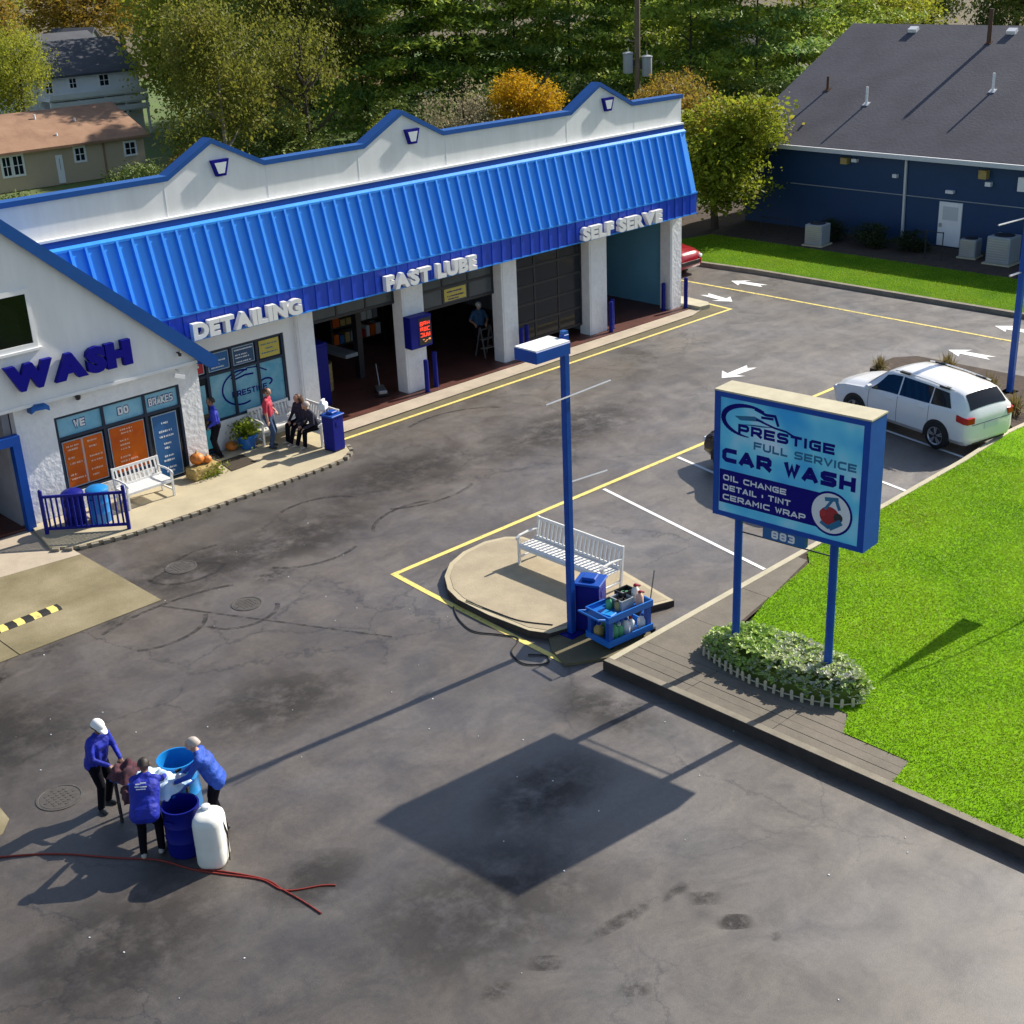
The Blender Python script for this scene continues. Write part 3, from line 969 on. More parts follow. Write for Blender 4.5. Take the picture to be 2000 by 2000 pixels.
# gable roof slabs and rake boards
sl_ = .868
def rl(x, off=0):
    return GZ+off-sl_*abs(x-GX)
for sgn, xe in ((1, 17.86), (-1, 6.34)):
    r_ = MB().xprism([(GX, rl(GX, .10)), (xe, rl(xe, .10)), (xe, rl(xe, -.06)), (GX, rl(GX, -.06))], 29.90, 33.6)
    part('gable_roof', r_, M['blue_trim'])
    k = MB().xprism([(GX, rl(GX, .14)), (xe+sgn*.03, rl(xe+sgn*.03, .14)), (xe+sgn*.03, rl(xe, -.11)), (xe-sgn*.25, rl(xe, -.11)), (GX, rl(GX, -.20))], 29.85, 29.90)
    part('rake_board', k, M['blue_trim'])
k = MB().xprism([(17.33, 3.44), (17.83, 2.98), (17.36, 2.98)], 29.91, 30.10)
part('eave_return', k, M['blue_paint'])
# upper window
wf = MB()
for a in ((11.02, 13.22, 4.40, 4.52), (11.02, 13.22, 5.68, 5.80), (11.02, 11.12, 4.52, 5.68), (13.12, 13.22, 4.52, 5.68), (12.05, 12.12, 4.52, 5.68)):
    wf.box(a[0], a[1], 29.94, 29.988, a[2], a[3])
f_ = part('window_frame', wf, M['white_trim'])
part('pane', MB().box(11.12, 12.05, 29.965, 29.985, 4.52, 5.68), M['glass_green'], parent=f_)
part('pane', MB().box(12.12, 13.12, 29.965, 29.985, 4.52, 5.68), M['glass_green'], parent=f_)
part('window_sill', MB().box(10.95, 13.3, 29.90, 29.99, 4.34, 4.40), M['white_trim'])
# WASH / CAR lettering
L1 = holder('wall_lettering', BW)
solid_text('WASH', (12.26, 29.97, 3.47), (1, 0, 0), (0, 0, 1), (0, -1, 0), 3.24, .63, .14, M['letter_blue'], L1, bold=.083, gap=.0)
L0 = holder('wall_lettering', BW)
solid_text('CAR', (9.2, 29.97, 3.47), (1, 0, 0), (0, 0, 1), (0, -1, 0), 2.35, .63, .14, M['letter_blue'], L0, bold=.083, gap=.0)
# small fittings on the wash front
t_ = MB()
t_.xprism([(12.74, 2.86), (12.76, 3.0), (12.86, 3.07), (13.1, 3.05), (13.2, 2.96), (13.2, 2.84), (13.1, 2.9), (12.84, 2.92)], 29.9, 30.146)
part('canopy_lamp', t_, M['blue_trim'])
part('dome_camera', MB().lathe([(0.0, -.09), (.055, -.06), (.07, 0), (.07, .03)], (14.03, 30.08, 2.93), 12), M['dark_metal'], 40)
c_ = MB().tube([(16.80, 30.14, 2.94), (16.80, 29.95, 2.90)], .02, 6)
c_.obox((16.74, 29.93, 2.82), (.30, .11, .10), Matrix.Rotation(R(20), 3, 'Y'))
part('security_camera', c_, M['white_trim'])
c_ = MB().tube([(16.8, 29.98, 3.42), (16.8, 29.86, 3.42)], .02, 6)
c_.lathe([(.0, -.1), (.04, -.09), (.05, 0), (.02, .03)], (16.8, 29.84, 3.44), 10)
part('gooseneck_lamp', c_, M['dark_metal'])

# wash front windows: dark frame, film transoms, orange and blue posters
wf = MB()
cols = [(13.36, 14.64), (14.64, 15.80), (15.80, 16.82)]
for x in (13.36, 14.60, 15.76, 16.76):
    z0 = .56 if x < 15 else .02
    wf.box(x, x+.07, 30.17, 30.30, z0, 2.54)
wf.box(13.43, 16.76, 30.171, 30.299, 2.48, 2.54)
wf.box(13.43, 16.76, 30.171, 30.299, 1.93, 2.0)
wf.box(13.43, 15.76, 30.171, 30.299, .56, .62)
wf.box(15.83, 16.76, 30.171, 30.299, .02, .10)
WF = part('window_frame', wf, M['dark_frame'])
for a, b in ((13.43, 14.60), (14.67, 15.76), (15.83, 16.76)):
    part('transom', MB().box(a, b, 30.22, 30.24, 2.0, 2.48), M['film_blue'], parent=WF)
part('pane', MB().box(13.43, 14.60, 30.23, 30.25, .62, 1.93), M['glass'], parent=WF)
part('pane', MB().box(14.67, 15.76, 30.23, 30.25, .62, 1.93), M['glass'], parent=WF)
part('pane', MB().box(15.83, 16.76, 30.23, 30.25, .10, 1.93), M['glass'], parent=WF)
def poster(x0, x1, z0, z1, mt, y=30.218, rim=True, parent=None):
    if rim:
        part('poster_rim', MB().box(x0-.025, x1+.025, y-.004, y+.002, z0-.025, z1+.025), M['poster_rim'], parent=parent)
    return part('poster', MB().box(x0, x1, y-.010, y-.005, z0, z1), mt, parent=parent)
def print_lines(x0, x1, rows, y, mt, parent, seed, h=.05):
    """rows of print too small to read in the photograph: short broken strokes"""
    rr = random.Random(seed)
    mb = MB()
    for z, fx, fw in rows:
        x = x0+(x1-x0)*fx
        xe = x+(x1-x0)*fw
        while x < xe:
            wdt = rr.uniform(.025, .055)
            hh = h*rr.uniform(.65, 1.0)
            mb.box(x, min(x+wdt, xe), y-.004, y, z-hh/2, z+hh/2)
            x += wdt+rr.choice((.010, .012, .016, .03))
    part('print', mb, mt, parent=parent)['kind'] = 'stuff'
poster(13.50, 13.97, .68, 1.84, M['poster_orange'], parent=WF)
poster(14.03, 14.54, .68, 1.84, M['poster_orange'], parent=WF)
part('print', MB().box(13.985, 14.015, 30.205, 30.21, .70, 1.84), M['print_peach'], parent=WF)
poster(14.75, 15.70, .66, 1.86, M['poster_orange'], parent=WF)
poster(15.96, 16.64, .16, 1.84, M['poster_blue'], parent=WF)
print_lines(13.5, 13.97, [(1.72, .15, .7), (1.63, .2, .6), (1.42, .15, .35), (1.27, .2, .7), (.98, .12, .4), (.87, .15, .8)], 30.207, M['print_peach'], WF, 1)
print_lines(14.03, 14.54, [(1.73, .2, .55), (1.58, .25, .4), (1.33, .2, .7), (1.20, .25, .6), (.99, .2, .6), (.84, .2, .35)], 30.207, M['print_peach'], WF, 2)
print_lines(14.75, 15.70, [(1.76, .3, .36), (1.67, .32, .34), (1.48, .25, .25), (1.37, .25, .28), (1.26, .25, .27), (1.05, .2, .3), (.94, .2, .5)], 30.207, M['print_peach'], WF, 3)
print_lines(15.96, 16.64, [(1.62, .35, .3), (1.40, .2, .55), (1.26, .2, .6), (1.06, .35, .3), (.94, .35, .22), (.72, .3, .4), (.60, .25, .45), (.40, .25, .5), (.30, .3, .35)], 30.207, M['print_white'], WF, 4, .06)
for txt, x0, wd in (('WE', 13.86, .30), ('DO', 15.06, .30), ('BRAKES', 15.93, .70)):
    b = MB()
    stroke_text(b, txt, (x0-.015, 30.214, 2.135), (1, 0, 0), (0, 0, 1), (0, -1, 0), wd+.03, .23, .085 if len(txt) < 3 else .06)
    part('lettering', b, M['print_navy'], parent=WF)
    b = MB()
    stroke_text(b, txt, (x0, 30.208, 2.15), (1, 0, 0), (0, 0, 1), (0, -1, 0), wd, .20, .052 if len(txt) < 3 else .036)
    part('lettering', b, M['print_white'], parent=WF)

# --- detailing front
w = MB()
w.box(17.42, 21.1, 31.0, 31.25, 2.9, 3.62)
w.box(18.24, 21.1, 31.0, 31.25, 0, .9)
w.box(20.74, 21.1, 31.0, 31.25, .9, 2.9)
part('detailing_wall', w, M['white_wall'])
wf = MB()
for x in (17.42, 18.18, 18.97, 19.80, 20.66):
    wf.box(x, x+.08, 31.03, 31.16, .0 if x < 18.2 else .9, 2.9)
for x0, x1 in ((17.5, 18.18), (18.26, 18.97), (19.05, 19.80), (19.88, 20.66)):
    wf.box(x0, x1, 31.031, 31.159, 2.20, 2.27)
    wf.box(x0, x1, 31.031, 31.159, 2.84, 2.90)
    if x0 > 18:
        wf.box(x0, x1, 31.031, 31.159, .9, .96)
wf.box(17.5, 18.18, 31.031, 31.159, 0, .12)
DF = part('window_frame', wf, M['dark_frame'])
for x0, x1 in ((18.26, 18.97), (19.05, 19.80), (19.88, 20.66)):
    part('pane', MB().box(x0, x1, 31.08, 31.10, .96, 2.20), M['film_teal'], parent=DF)
    part('transom', MB().box(x0, x1, 31.08, 31.10, 2.27, 2.84), M['dark_frame'], parent=DF)
part('door', MB().box(17.5, 18.18, 31.08, 31.10, .12, 2.84), M['glass'], parent=DF)
poster(17.54, 18.12, 2.34, 2.8, M['poster_red'], 31.07, parent=DF)
poster(18.31, 18.92, 2.33, 2.78, M['poster_blue'], 31.07, parent=DF)
poster(19.10, 19.74, 2.33, 2.78, M['poster_navy'], 31.07, parent=DF)
part('poster', MB().box(19.94, 20.60, 31.06, 31.07, 2.31, 2.80), M['poster_yellow'], parent=DF)
part('poster', MB().box(17.6, 18.1, 31.06, 31.07, .2, .75), M['poster_cyan'], parent=DF)
part('poster', MB().box(17.6, 18.1, 31.06, 31.07, 1.2, 2.0), M['film_teal'], parent=DF)
print_lines(17.54, 18.12, [(2.62, .45, .3), (2.54, .4, .4)], 31.058, M['print_white'], DF, 5, .09)
print_lines(18.31, 18.92, [(2.68, .1, .35), (2.58, .1, .75), (2.48, .1, .45), (2.40, .1, .65)], 31.058, M['print_white'], DF, 6, .04)
print_lines(19.10, 19.74, [(2.72, .05, .9), (2.58, .08, .6), (2.50, .08, .7), (2.38, .1, .75)], 31.058, M['print_white'], DF, 7, .04)
print_lines(19.94, 20.60, [(2.68, .1, .8), (2.56, .3, .4), (2.44, .1, .8)], 31.058, M['print_teal'], DF, 8, .04)
# the big window logo: oval swoosh, car line and the word
b = MB()
cx, cz = 19.3, 1.66
pts = [(cx-.05+.62*math.cos(R(a)), cz+.48*math.sin(R(a))) for a in range(70, 291, 10)]
for i, q in enumerate(ribbon(pts, .05)):
    b.add([(p.x, 31.073, p.y) for p in q], [(0, 1, 2, 3)])
for q in ribbon([(18.95, 1.98), (19.25, 2.06), (19.5, 2.15), (19.8, 2.12), (20.1, 1.95)], .035):
    b.add([(p.x, 31.072, p.y) for p in q], [(0, 1, 2, 3)])
for q in ribbon([(19.1, 1.93), (19.4, 1.98), (19.65, 1.96)], .05):
    b.add([(p.x, 31.072, p.y) for p in q], [(0, 1, 2, 3)])
for q in ribbon([(20.05+.2*math.cos(R(a)), 1.62+.10*math.sin(R(a))) for a in range(200, -70, -15)], .05):
    b.add([(p.x, 31.071, p.y) for p in q], [(0, 1, 2, 3)])
stroke_text(b, 'PRESTIGE', (18.92, 31.078, 1.42), (1, 0, 0), (0, 0, 1), (0, -1, 0), 1.15, .17, .036)
part('logo', b, M['print_navy'], parent=DF)

# --- pillars, dividing walls, floors
for x0, x1 in ((21.1, 21.70), (24.95, 25.79), (29.05, 29.74), (33.15, 34.03), (37.42, 38.05)):
    part('pillar', MB().box(x0, x1, 30.87, 31.35, 0, 3.62), M['white_block'], bevel=.012)
    part('pillar_strip', MB().box(x0+.06, x0+.12, 30.852, 30.868, .02, 3.49), M['white_trim'])
w = MB()
w.box(37.75, 38.05, 31.35, 41, 0, 4.3)
w.box(33.5, 33.68, 31.35, 40.8, 0, 3.6)
w.box(21.2, 21.4, 31.35, 40.8, 0, 3.6)
w.box(7.0, 38.05, 41.0, 41.2, 0, 4.3)
w.box(7.0, 7.2, 30.5, 41, 0, 4.3)
part('side_wall', w, M['inner_wall'])
part('bay_lining', MB().box(37.70, 37.749, 31.36, 40.9, .05, 3.58), M['blue_wall_in'])
part('bay_lining', MB().box(33.685, 37.69, 40.85, 40.99, .05, 3.58), M['blue_wall_in'])
part('bay_floor', MB().box(21.1, 33.5, 30.43, 41, -.02, .045), M['floor_red'])
part('bay_floor', MB().box(33.5, 38.05, 30.43, 41, -.02, .044), M['floor_red'])
part('ceiling', MB().box(7.2, 38.05, 31.02, 41, 3.62, 3.75), M['inner_wall'])
part('tunnel_wall', MB().box(12.2, 12.38, 30.42, 41, 0, 3.6).box(8.6, 8.75, 30.42, 41, 0, 3.6), M['inner_wall'])
part('tunnel_floor', MB().box(8.6, 12.4, 30.11, 41, -.02, .02), M['floor_red'])
part('flat_roof', MB().box(7.0, 38.05, 31.35, 41.2, 4.301, 4.45), M['grey_roof'])

# guard frame of the wash entrance
k = MB()
k.box(9.2, 12.36, 29.93, 30.14, 2.22, 2.44)
k.box(12.16, 12.36, 29.93, 30.14, .02, 2.22)
k.box(9.2, 9.4, 29.93, 30.14, .02, 2.22)
part('entrance_frame', k, M['blue_paint'])

# --- roller doors
def roller(x0, x1, zs, ncol, glass, y=31.22):
    """sections between the heights zs, each with ncol panes"""
    fr = MB()
    W_ = (x1-x0)/ncol
    for z in zs:
        fr.box(x0, x1, y, y+.05, z-.04, z+.04)
    for i in range(ncol+1):
        xx = min(max(x0+i*W_, x0+.035), x1-.035)
        fr.box(xx-.035, xx+.035, y+.002, y+.048, zs[0]+.04, zs[-1]-.04)
    o = part('garage_door', fr, M['dark_metal'])
    for j in range(len(zs)-1):
        for i in range(ncol):
            part('pane', MB().box(x0+i*W_+.04, x0+(i+1)*W_-.04, y+.02, y+.03, zs[j]+.045, zs[j+1]-.045), glass, parent=o)
    return o
roller(21.72, 24.94, [2.86, 3.46], 3, M['door_glass'])
d2 = roller(25.81, 29.03, [2.34, 2.90, 3.46], 3, M['door_glass'])
part('sticker', MB().box(26.95, 27.85, 31.232, 31.239, 2.44, 2.82), M['poster_yellow'], parent=d2)
print_lines(26.97, 27.83, [(2.72, .1, .75), (2.58, .1, .8), (2.49, .15, .5)], 31.231, M['print_navy'], d2, 9, .05)
roller(29.76, 33.13, [.42, 1.02, 1.63, 2.24, 2.85, 3.46], 3, M['glass'])

# --- blue mansard, its seams, fascia and soffit
MY0, MZ0, MY1, MZ1 = 30.30, 4.24, 30.86, 6.27
mn = MB()
yzprism(mn, [(MY0, MZ0), (MY1, MZ1), (31.2, MZ1), (31.2, 3.78), (MY0+.06, 3.78), (MY0+.06, MZ0)], 13.3, 38.13)
part('mansard_panel', mn, M['blue_roof'])
up = Vector((0, MY1-MY0, MZ1-MZ0))
nrm_ = Vector((0, -(MZ1-MZ0), MY1-MY0)).normalized()
sm = MB()
a = Vector((0, MY0, MZ0+.02))+nrm_*.03
sm.bar(a, a+up*.985, .06, .10, nrm_)
seam_me = sm.mesh('seam', M['blue_roof'])
fs = MB().box(-.018, .018, MY0-.026, MY0-.002, 3.53, 4.19).mesh('seam', M['blue_fascia'])
ib = WM[BW.name].inverted()
x = 13.95
while x < 38.1:
    for me in (seam_me, fs):
        if me is fs and x < 16.6:
            continue
        o = link(bpy.data.objects.new('seam', me))
        o.parent = BW
        o.location = ib @ Vector((x, 0, 0))
    x += .4185
fb = MB()
fb.box(16.3, 38.15, MY0, MY0+.05, 3.50, 4.235)
fb.box(38.10, 38.15, MY0+.05, 31.0, 3.50, 4.235)
part('fascia', fb, M['blue_fascia'])
part('eave_trim', MB().box(16.3, 38.17, MY0-.03, MY0-.001, 4.20, 4.26).box(16.3, 38.17, MY0-.02, MY0-.001, 3.49, 3.53), M['blue_roof'])
part('soffit', MB().box(16.6, 38.12, MY0+.05, 31.0, 3.505, 3.55), M['white_trim'])
k = MB()
yzprism(k, [(30.80, 6.24), (30.80, 6.30), (30.90, 6.36), (30.98, 6.36), (30.98, 6.24)], 13.3, 38.15)
part('head_flashing', k, M['blue_roof'])
part('head_band', MB().box(13.3, 38.14, 30.90, 30.99, 6.362, 6.52), M['blue_paint'])
part('ledge', MB().box(12.0, 38.14, 30.89, 31.05, 6.522, 6.58), M['white_trim'])
# parapet with three small peaks
prof = [(7.0, 7.50), (17.78, 7.50), (19.18, 8.26), (20.72, 7.50), (24.10, 7.50), (25.55, 8.26), (27.08, 7.50), (32.55, 7.47), (33.95, 8.22), (35.56, 7.44), (38.18, 7.42)]
pp = MB().xprism([(38.18, 6.3), (7.0, 6.3)]+prof, 31.052, 31.30)
part('parapet', pp, M['stucco'])
for x in (17.7, 20.8, 23.9, 27.2, 32.4, 35.7):
    part('control_joint', MB().box(x-.012, x+.012, 31.046, 31.051, 6.6, 7.44), M['white_trim'])
cp = MB()
for i in range(len(prof)-1):
    (xa, za), (xb, zb) = prof[i], prof[i+1]
    cp.add([(xa, 30.97, za-.03), (xb, 30.97, zb-.03), (xb, 30.97, zb+.10), (xa, 30.97, za+.10), (xa, 31.38, za-.03), (xb, 31.38, zb-.03), (xb, 31.38, zb+.10), (xa, 31.38, za+.10)],
           [(0, 1, 2, 3), (5, 4, 7, 6), (3, 2, 6, 7), (1, 0, 4, 5)]+([(0, 3, 7, 4)] if i == 0 else [])+([(1, 5, 6, 2)] if i == len(prof)-2 else []))
part('coping', cp, M['blue_trim'])
# three tapered wall lamps on the peaks
for cx in (19.36, 25.88, 34.32):
    zt, zb = 7.80, 7.38
    fr = MB().xprism([(cx-.27, zt), (cx-.14, zb), (cx+.14, zb), (cx+.27, zt)], 30.95, 31.05)
    o = part('wall_lamp', fr, M['letter_blue'])
    part('diffuser', MB().xprism([(cx-.18, zt-.075), (cx-.09, zb+.07), (cx+.09, zb+.07), (cx+.18, zt-.075)], 30.938, 30.949), M['lamp_clear'], parent=o)
# fascia lettering
for txt, x0, wd in (('DETAILING', 17.42, 3.42), ('FAST LUBE', 23.80, 3.55), ('SELF SERVE', 32.05, 4.0)):
    o = holder('fascia_lettering', BW)
    solid_text(txt, (x0, MY0-.052, 3.56), (1, 0, 0), (0, 0, 1), (0, -1, 0), wd, .43, .16, M['letter_white'], o, bold=.06, gap=.03)

# ================================================================== BLUE HOUSE across the side road
BH = thing('blue_house', 'large dark blue building with a big grey shingle roof beyond the side road', 'building', (52, 25, 0.1))
def bpart(name, mb, mt, smooth=None, parent=None):
    return mb.build(name, mt, parent or BH, smooth, 0, world=True)
bpart('wall', MB().box(52.0, 70.0, -8, 38.4, 0.05, 3.7), M['house_blue'])
ey, rx, rz_, ez = 51.55, 61.0, 8.2, 3.82
rf = MB()
yw = (-9, 38.85)
def xzp(poly, y0, y1, mb):
    return mb.xprism(poly, y0, y1)
xzp([(ey, ez), (rx, rz_), (70.6, ez), (70.6, ez-.16), (rx, rz_-.18), (ey, ez-.16)], yw[0], yw[1], rf)
bpart('roof', rf, M['shingle_dark'])
bpart('gable_wall', MB().xprism([(52.0, 3.701), (61, 7.98), (70, 3.701)], 38.1, 38.39), M['house_blue'])
# shingle course lines the photo shows as faint long lines
for fx in ():
    xx = ey+(rx-ey)*fx
    zz = ez+(rz_-ez)*fx
    k = MB().bar((xx, yw[0], zz+.008), (xx, yw[1], zz+.012), .16, .02, (-.42, 0, .9))
    bpart('shingle_course', k, M['shingle_dark'])
bpart('gutter', MB().box(51.38, 51.54, -9, 38.85, 3.62, 3.80), M['soffit'])
bpart('soffit', MB().box(51.541, 51.999, -9, 38.6, 3.60, 3.655), M['soffit'])
bpart('downspout', MB().bar((51.93, 30.15, 3.6), (51.93, 30.1, .2), .09, .10, (1, 0, 0)), M['soffit'])
bpart('downspout', MB().bar((51.93, 24.6, 3.6), (51.93, 24.55, .2), .09, .10, (1, 0, 0)), M['soffit'])
dr = bpart('door', MB().box(51.94, 51.998, 27.46, 28.49, .18, 1.98), M['white_trim'])
bpart('handle', MB().box(51.88, 51.938, 28.32, 28.42, .95, 1.1), M['steel'], parent=dr)
bpart('door_panel', MB().box(51.925, 51.938, 27.62, 28.3, 1.25, 1.8), M['soffit'], parent=dr)
bpart('conduit', MB().tube([(51.95, 35.9, 2.06), (51.95, 20, 2.08), (51.95, 10, 2.1)], .02, 6), M['grey_box'])
for y, z, w, h in ((33.05, 3.28, .32, .26), (26.6, 3.25, .34, .34)):
    bpart('floodlight', MB().box(51.7, 51.99, y-w/2, y+w/2, z-h/2, z+h/2), M['straw'])
for y, z, w, h in ((32.6, 3.32, .26, .14), (28.03, 2.42, .34, .13), (26.38, 2.88, .24, .17), (30.6, 2.84, .2, .15), (24.95, 3.0, .35, .55)):
    bpart('wall_light', MB().box(51.8, 51.99, y-w/2, y+w/2, z-h/2, z+h/2), M['lamp_clear'])
def roofpt(x, y, up=0):
    return (x, y, ez+(rz_-ez)*(x-ey)/(rx-ey)+up)
for x, y, h, r, mk in ((54.7, 33.95, .75, .055, 'white_trim'), (56.1, 28.75, .75, .055, 'white_trim'), (55.6, 36.6, .6, .06, 'hair_brown'), (59.6, 30.95, 1.45, .10, 'hair_brown')):
    p = roofpt(x, y)
    bpart('vent_pipe', MB().tube([(p[0], p[1], p[2]-.05), (p[0], p[1], p[2]+h)], r, 8), M[mk])
    bpart('vent_flashing', MB().obox((p[0], p[1], p[2]+.02), (.28, .28, .03), Matrix.Rotation(-.44, 3, 'Y')), M['soffit'] if mk == 'white_trim' else M[mk])
for x, y in ((60.4, 35.2), (60.4, 30.3), (53.9, 38.3)):
    p = roofpt(x, y)
    bpart('roof_vent', MB().obox((p[0], p[1], p[2]+.09), (.3, .42, .16), Matrix.Rotation(-.44, 3, 'Y')), M['white_trim'])

# condensers, fence post frames, low hedge along the blue house
def condenser(x, y, rz, label, s=1.0, name='air_conditioner'):
    t = thing(name, label, 'air conditioner', (x, y, .13), rz, 'air conditioners by the blue building')
    MB().box(-.42*s, .42*s, -.42*s, .42*s, .06, .95*s).build('cabinet', M['grey_box'], t, bevel=.03)
    MB().box(-.5*s, .5*s, -.5*s, .5*s, 0, .06).build('pad', M['kerb_pale'], t)
    MB().lathe([(.34*s, 0), (.34*s, .03), (.1*s, .05), (0, .05)], (0, 0, .951*s), 18).build('fan_guard', M['dark_metal'], t)
    k = MB()
    for i in range(9):
        z = .16+i*.085*s
        k.box(-.428*s, -.4205*s, -.36*s, .36*s, z, z+.035)
    k.build('louvre', M['steel'], t)
condenser(50.6, 24.85, 0, 'big grey air conditioner with louvred sides at the right edge of the picture', 1.15)
condenser(50.8, 26.35, .1, 'smaller grey air conditioner between the white door and a bigger one', .8)
condenser(49.3, 32.6, .1, 'brown grey air conditioner by the mulch near the leafy tree', .95)
def picket_frame(x, y, w, h, label):
    t = thing('metal_frame', label, 'fence', (x, y, .13), 0, 'thin posts in front of the blue building')
    for s in (-1, 1):
        MB().tube([(0, s*w/2, 0), (0, s*w/2, h)], .025, 6).build('post', M['dark_metal'], t)
    MB().tube([(0, -w/2, h-.04), (0, w/2, h-.04)], .02, 6).build('rail', M['dark_metal'], t)
picket_frame(49.6, 27.3, .75, 1.15, 'thin grey post frame below the white door of the blue building')
picket_frame(49.4, 34.9, 1.4, .9, 'thin grey post frame under the tree by the blue building')

# ================================================================== LEAVES AND TREES
def leaf_cloud(mb, pts, rr, smin, smax, flat=0.0):
    """one four cornered leaf per point"""
    for p in pts:
        s = rr.uniform(smin, smax)
        n = Vector((rr.gauss(0, 1), rr.gauss(0, 1), rr.gauss(0, 1)+flat)).normalized()
        a = n.cross(Vector((rr.gauss(0, 1), rr.gauss(0, 1), rr.gauss(0, 1)))).normalized()
        b = n.cross(a)
        p = Vector(p)
        q = s*rr.uniform(.5, .8)
        mb.add([p-a*s, p-b*q, p+a*s, p+b*q], [(0, 1, 2, 3)])

def broad_crown(seed, n_clump, per, rad, smin, smax, clump=(.12, .3), hollow=.5, droop=0.0):
    """unit crown about 1 in radius centred at z=0, uneven outline, gaps between the clumps"""
    rr = random.Random(seed)
    mb = MB()
    lobes = []
    for i in range(9):
        a = rr.uniform(0, 6.28)
        lobes.append((Vector((math.cos(a)*rr.uniform(.2, .62), math.sin(a)*rr.uniform(.2, .62), rr.uniform(-.45, .55))), rr.uniform(.32, .55)))
    lobes.append((Vector((0, 0, .25)), .62))
    pts = []
    while len(pts) < n_clump:
        c, r0 = rr.choice(lobes)
        d = Vector((rr.gauss(0, 1), rr.gauss(0, 1), rr.gauss(0, 1))).normalized()
        pts.append(c+d*r0*rr.uniform(hollow, 1.0))
    for c in pts:
        cr = rr.uniform(*clump)
        for k in range(per):
            d = Vector((rr.gauss(0, .5), rr.gauss(0, .5), rr.gauss(0, .38)))*cr
            if droop:
                d.z -= abs(rr.gauss(0, 1))*droop
            p = c+d
            s = smin*.7+(smax*1.25-smin*.7)*rr.random()**1.8
            n = Vector((rr.gauss(0, 1), rr.gauss(0, 1), rr.gauss(0, 1)+.6)).normalized()
            a = n.cross(Vector((rr.gauss(0, 1), rr.gauss(0, 1), rr.gauss(0, 1)-(1.5 if droop else 0)))).normalized()
            b = n.cross(a)
            q = s*rr.uniform(.45, .75)
            mb.add([p-a*s, p-b*q, p+a*s, p+b*q], [(0, 1, 2, 3)])
    return mb

def pine_crown(seed, whorls, per, smin, smax):
    """unit pine: 2 high (z -1..1), separate tiers of flat boughs with dark gaps between them"""
    rr = random.Random(seed)
    mb = MB()
    for w in range(whorls):
        z = -1+2*(w+.5)/whorls
        r0 = (.66*(1-((z+1)/2)**1.6)+.12)
        nb = rr.randint(6, 8)
        a0 = rr.uniform(0, 6.28)
        for bi in range(nb):
            a = a0+6.283*bi/nb+rr.uniform(-.4, .4)
            ln = r0*rr.uniform(.6, 1.25)
            dz = rr.uniform(-.06, .10)
            zz = z+rr.uniform(-.05, .05)
            tufts = []
            for k in range(max(5, int(per/16))):
                t = rr.uniform(.3, 1)**.6
                wd = (.24*ln*(1.15-abs(t-.65)))
                off = rr.gauss(0, wd)
                tufts.append(Vector((math.cos(a)*ln*t-math.sin(a)*off, math.sin(a)*ln*t+math.cos(a)*off, zz+dz*t-.04*t*t+rr.gauss(0, .010))))
            for c in tufts:
                for k in range(16):
                    p = c+Vector((rr.gauss(0, .040), rr.gauss(0, .040), rr.gauss(0, .018)))
                    s = rr.uniform(smin, smax)
                    n = Vector((rr.gauss(0, .5), rr.gauss(0, .5), rr.gauss(0, .4)+1.0)).normalized()
                    u = n.cross(Vector((rr.gauss(0, 1), rr.gauss(0, 1), rr.gauss(0, .4)))).normalized()
                    v = n.cross(u)
                    q = s*rr.uniform(.3, .5)
                    mb.add([p-u*s, p-v*q, p+u*s, p+v*q], [(0, 1, 2, 3)])
    return mb

def limbs(seed, n, h0, h1, spread, r, base_r, z_base, split=0):
    """trunk plus tapering limbs, unit scale matching the crowns"""
    rr = random.Random(seed)
    mb = MB()
    top = Vector((rr.uniform(-.05, .05), rr.uniform(-.05, .05), h1))
    b0 = Vector((0, 0, z_base))
    mb.tube([b0, b0.lerp(top, .4)+Vector((rr.uniform(-.04, .04), rr.uniform(-.04, .04), 0)), top], [base_r, base_r*.7, base_r*.25], 8)
    for i in range(n):
        a = 6.283*i/n+rr.uniform(-.4, .4)
        z = h0+(h1-h0)*rr.uniform(0, .8)
        t = (z-z_base)/(h1-z_base)
        p0 = b0.lerp(top, t)
        L_ = spread*rr.uniform(.6, 1.1)
        p2 = p0+Vector((math.cos(a)*L_, math.sin(a)*L_, L_*rr.uniform(.4, 1.1)))
        p1 = p0.lerp(p2, .5)+Vector((0, 0, -.06*L_))
        mb.tube([p0, p1, p2], [r, r*.6, r*.2], 6)
    return mb

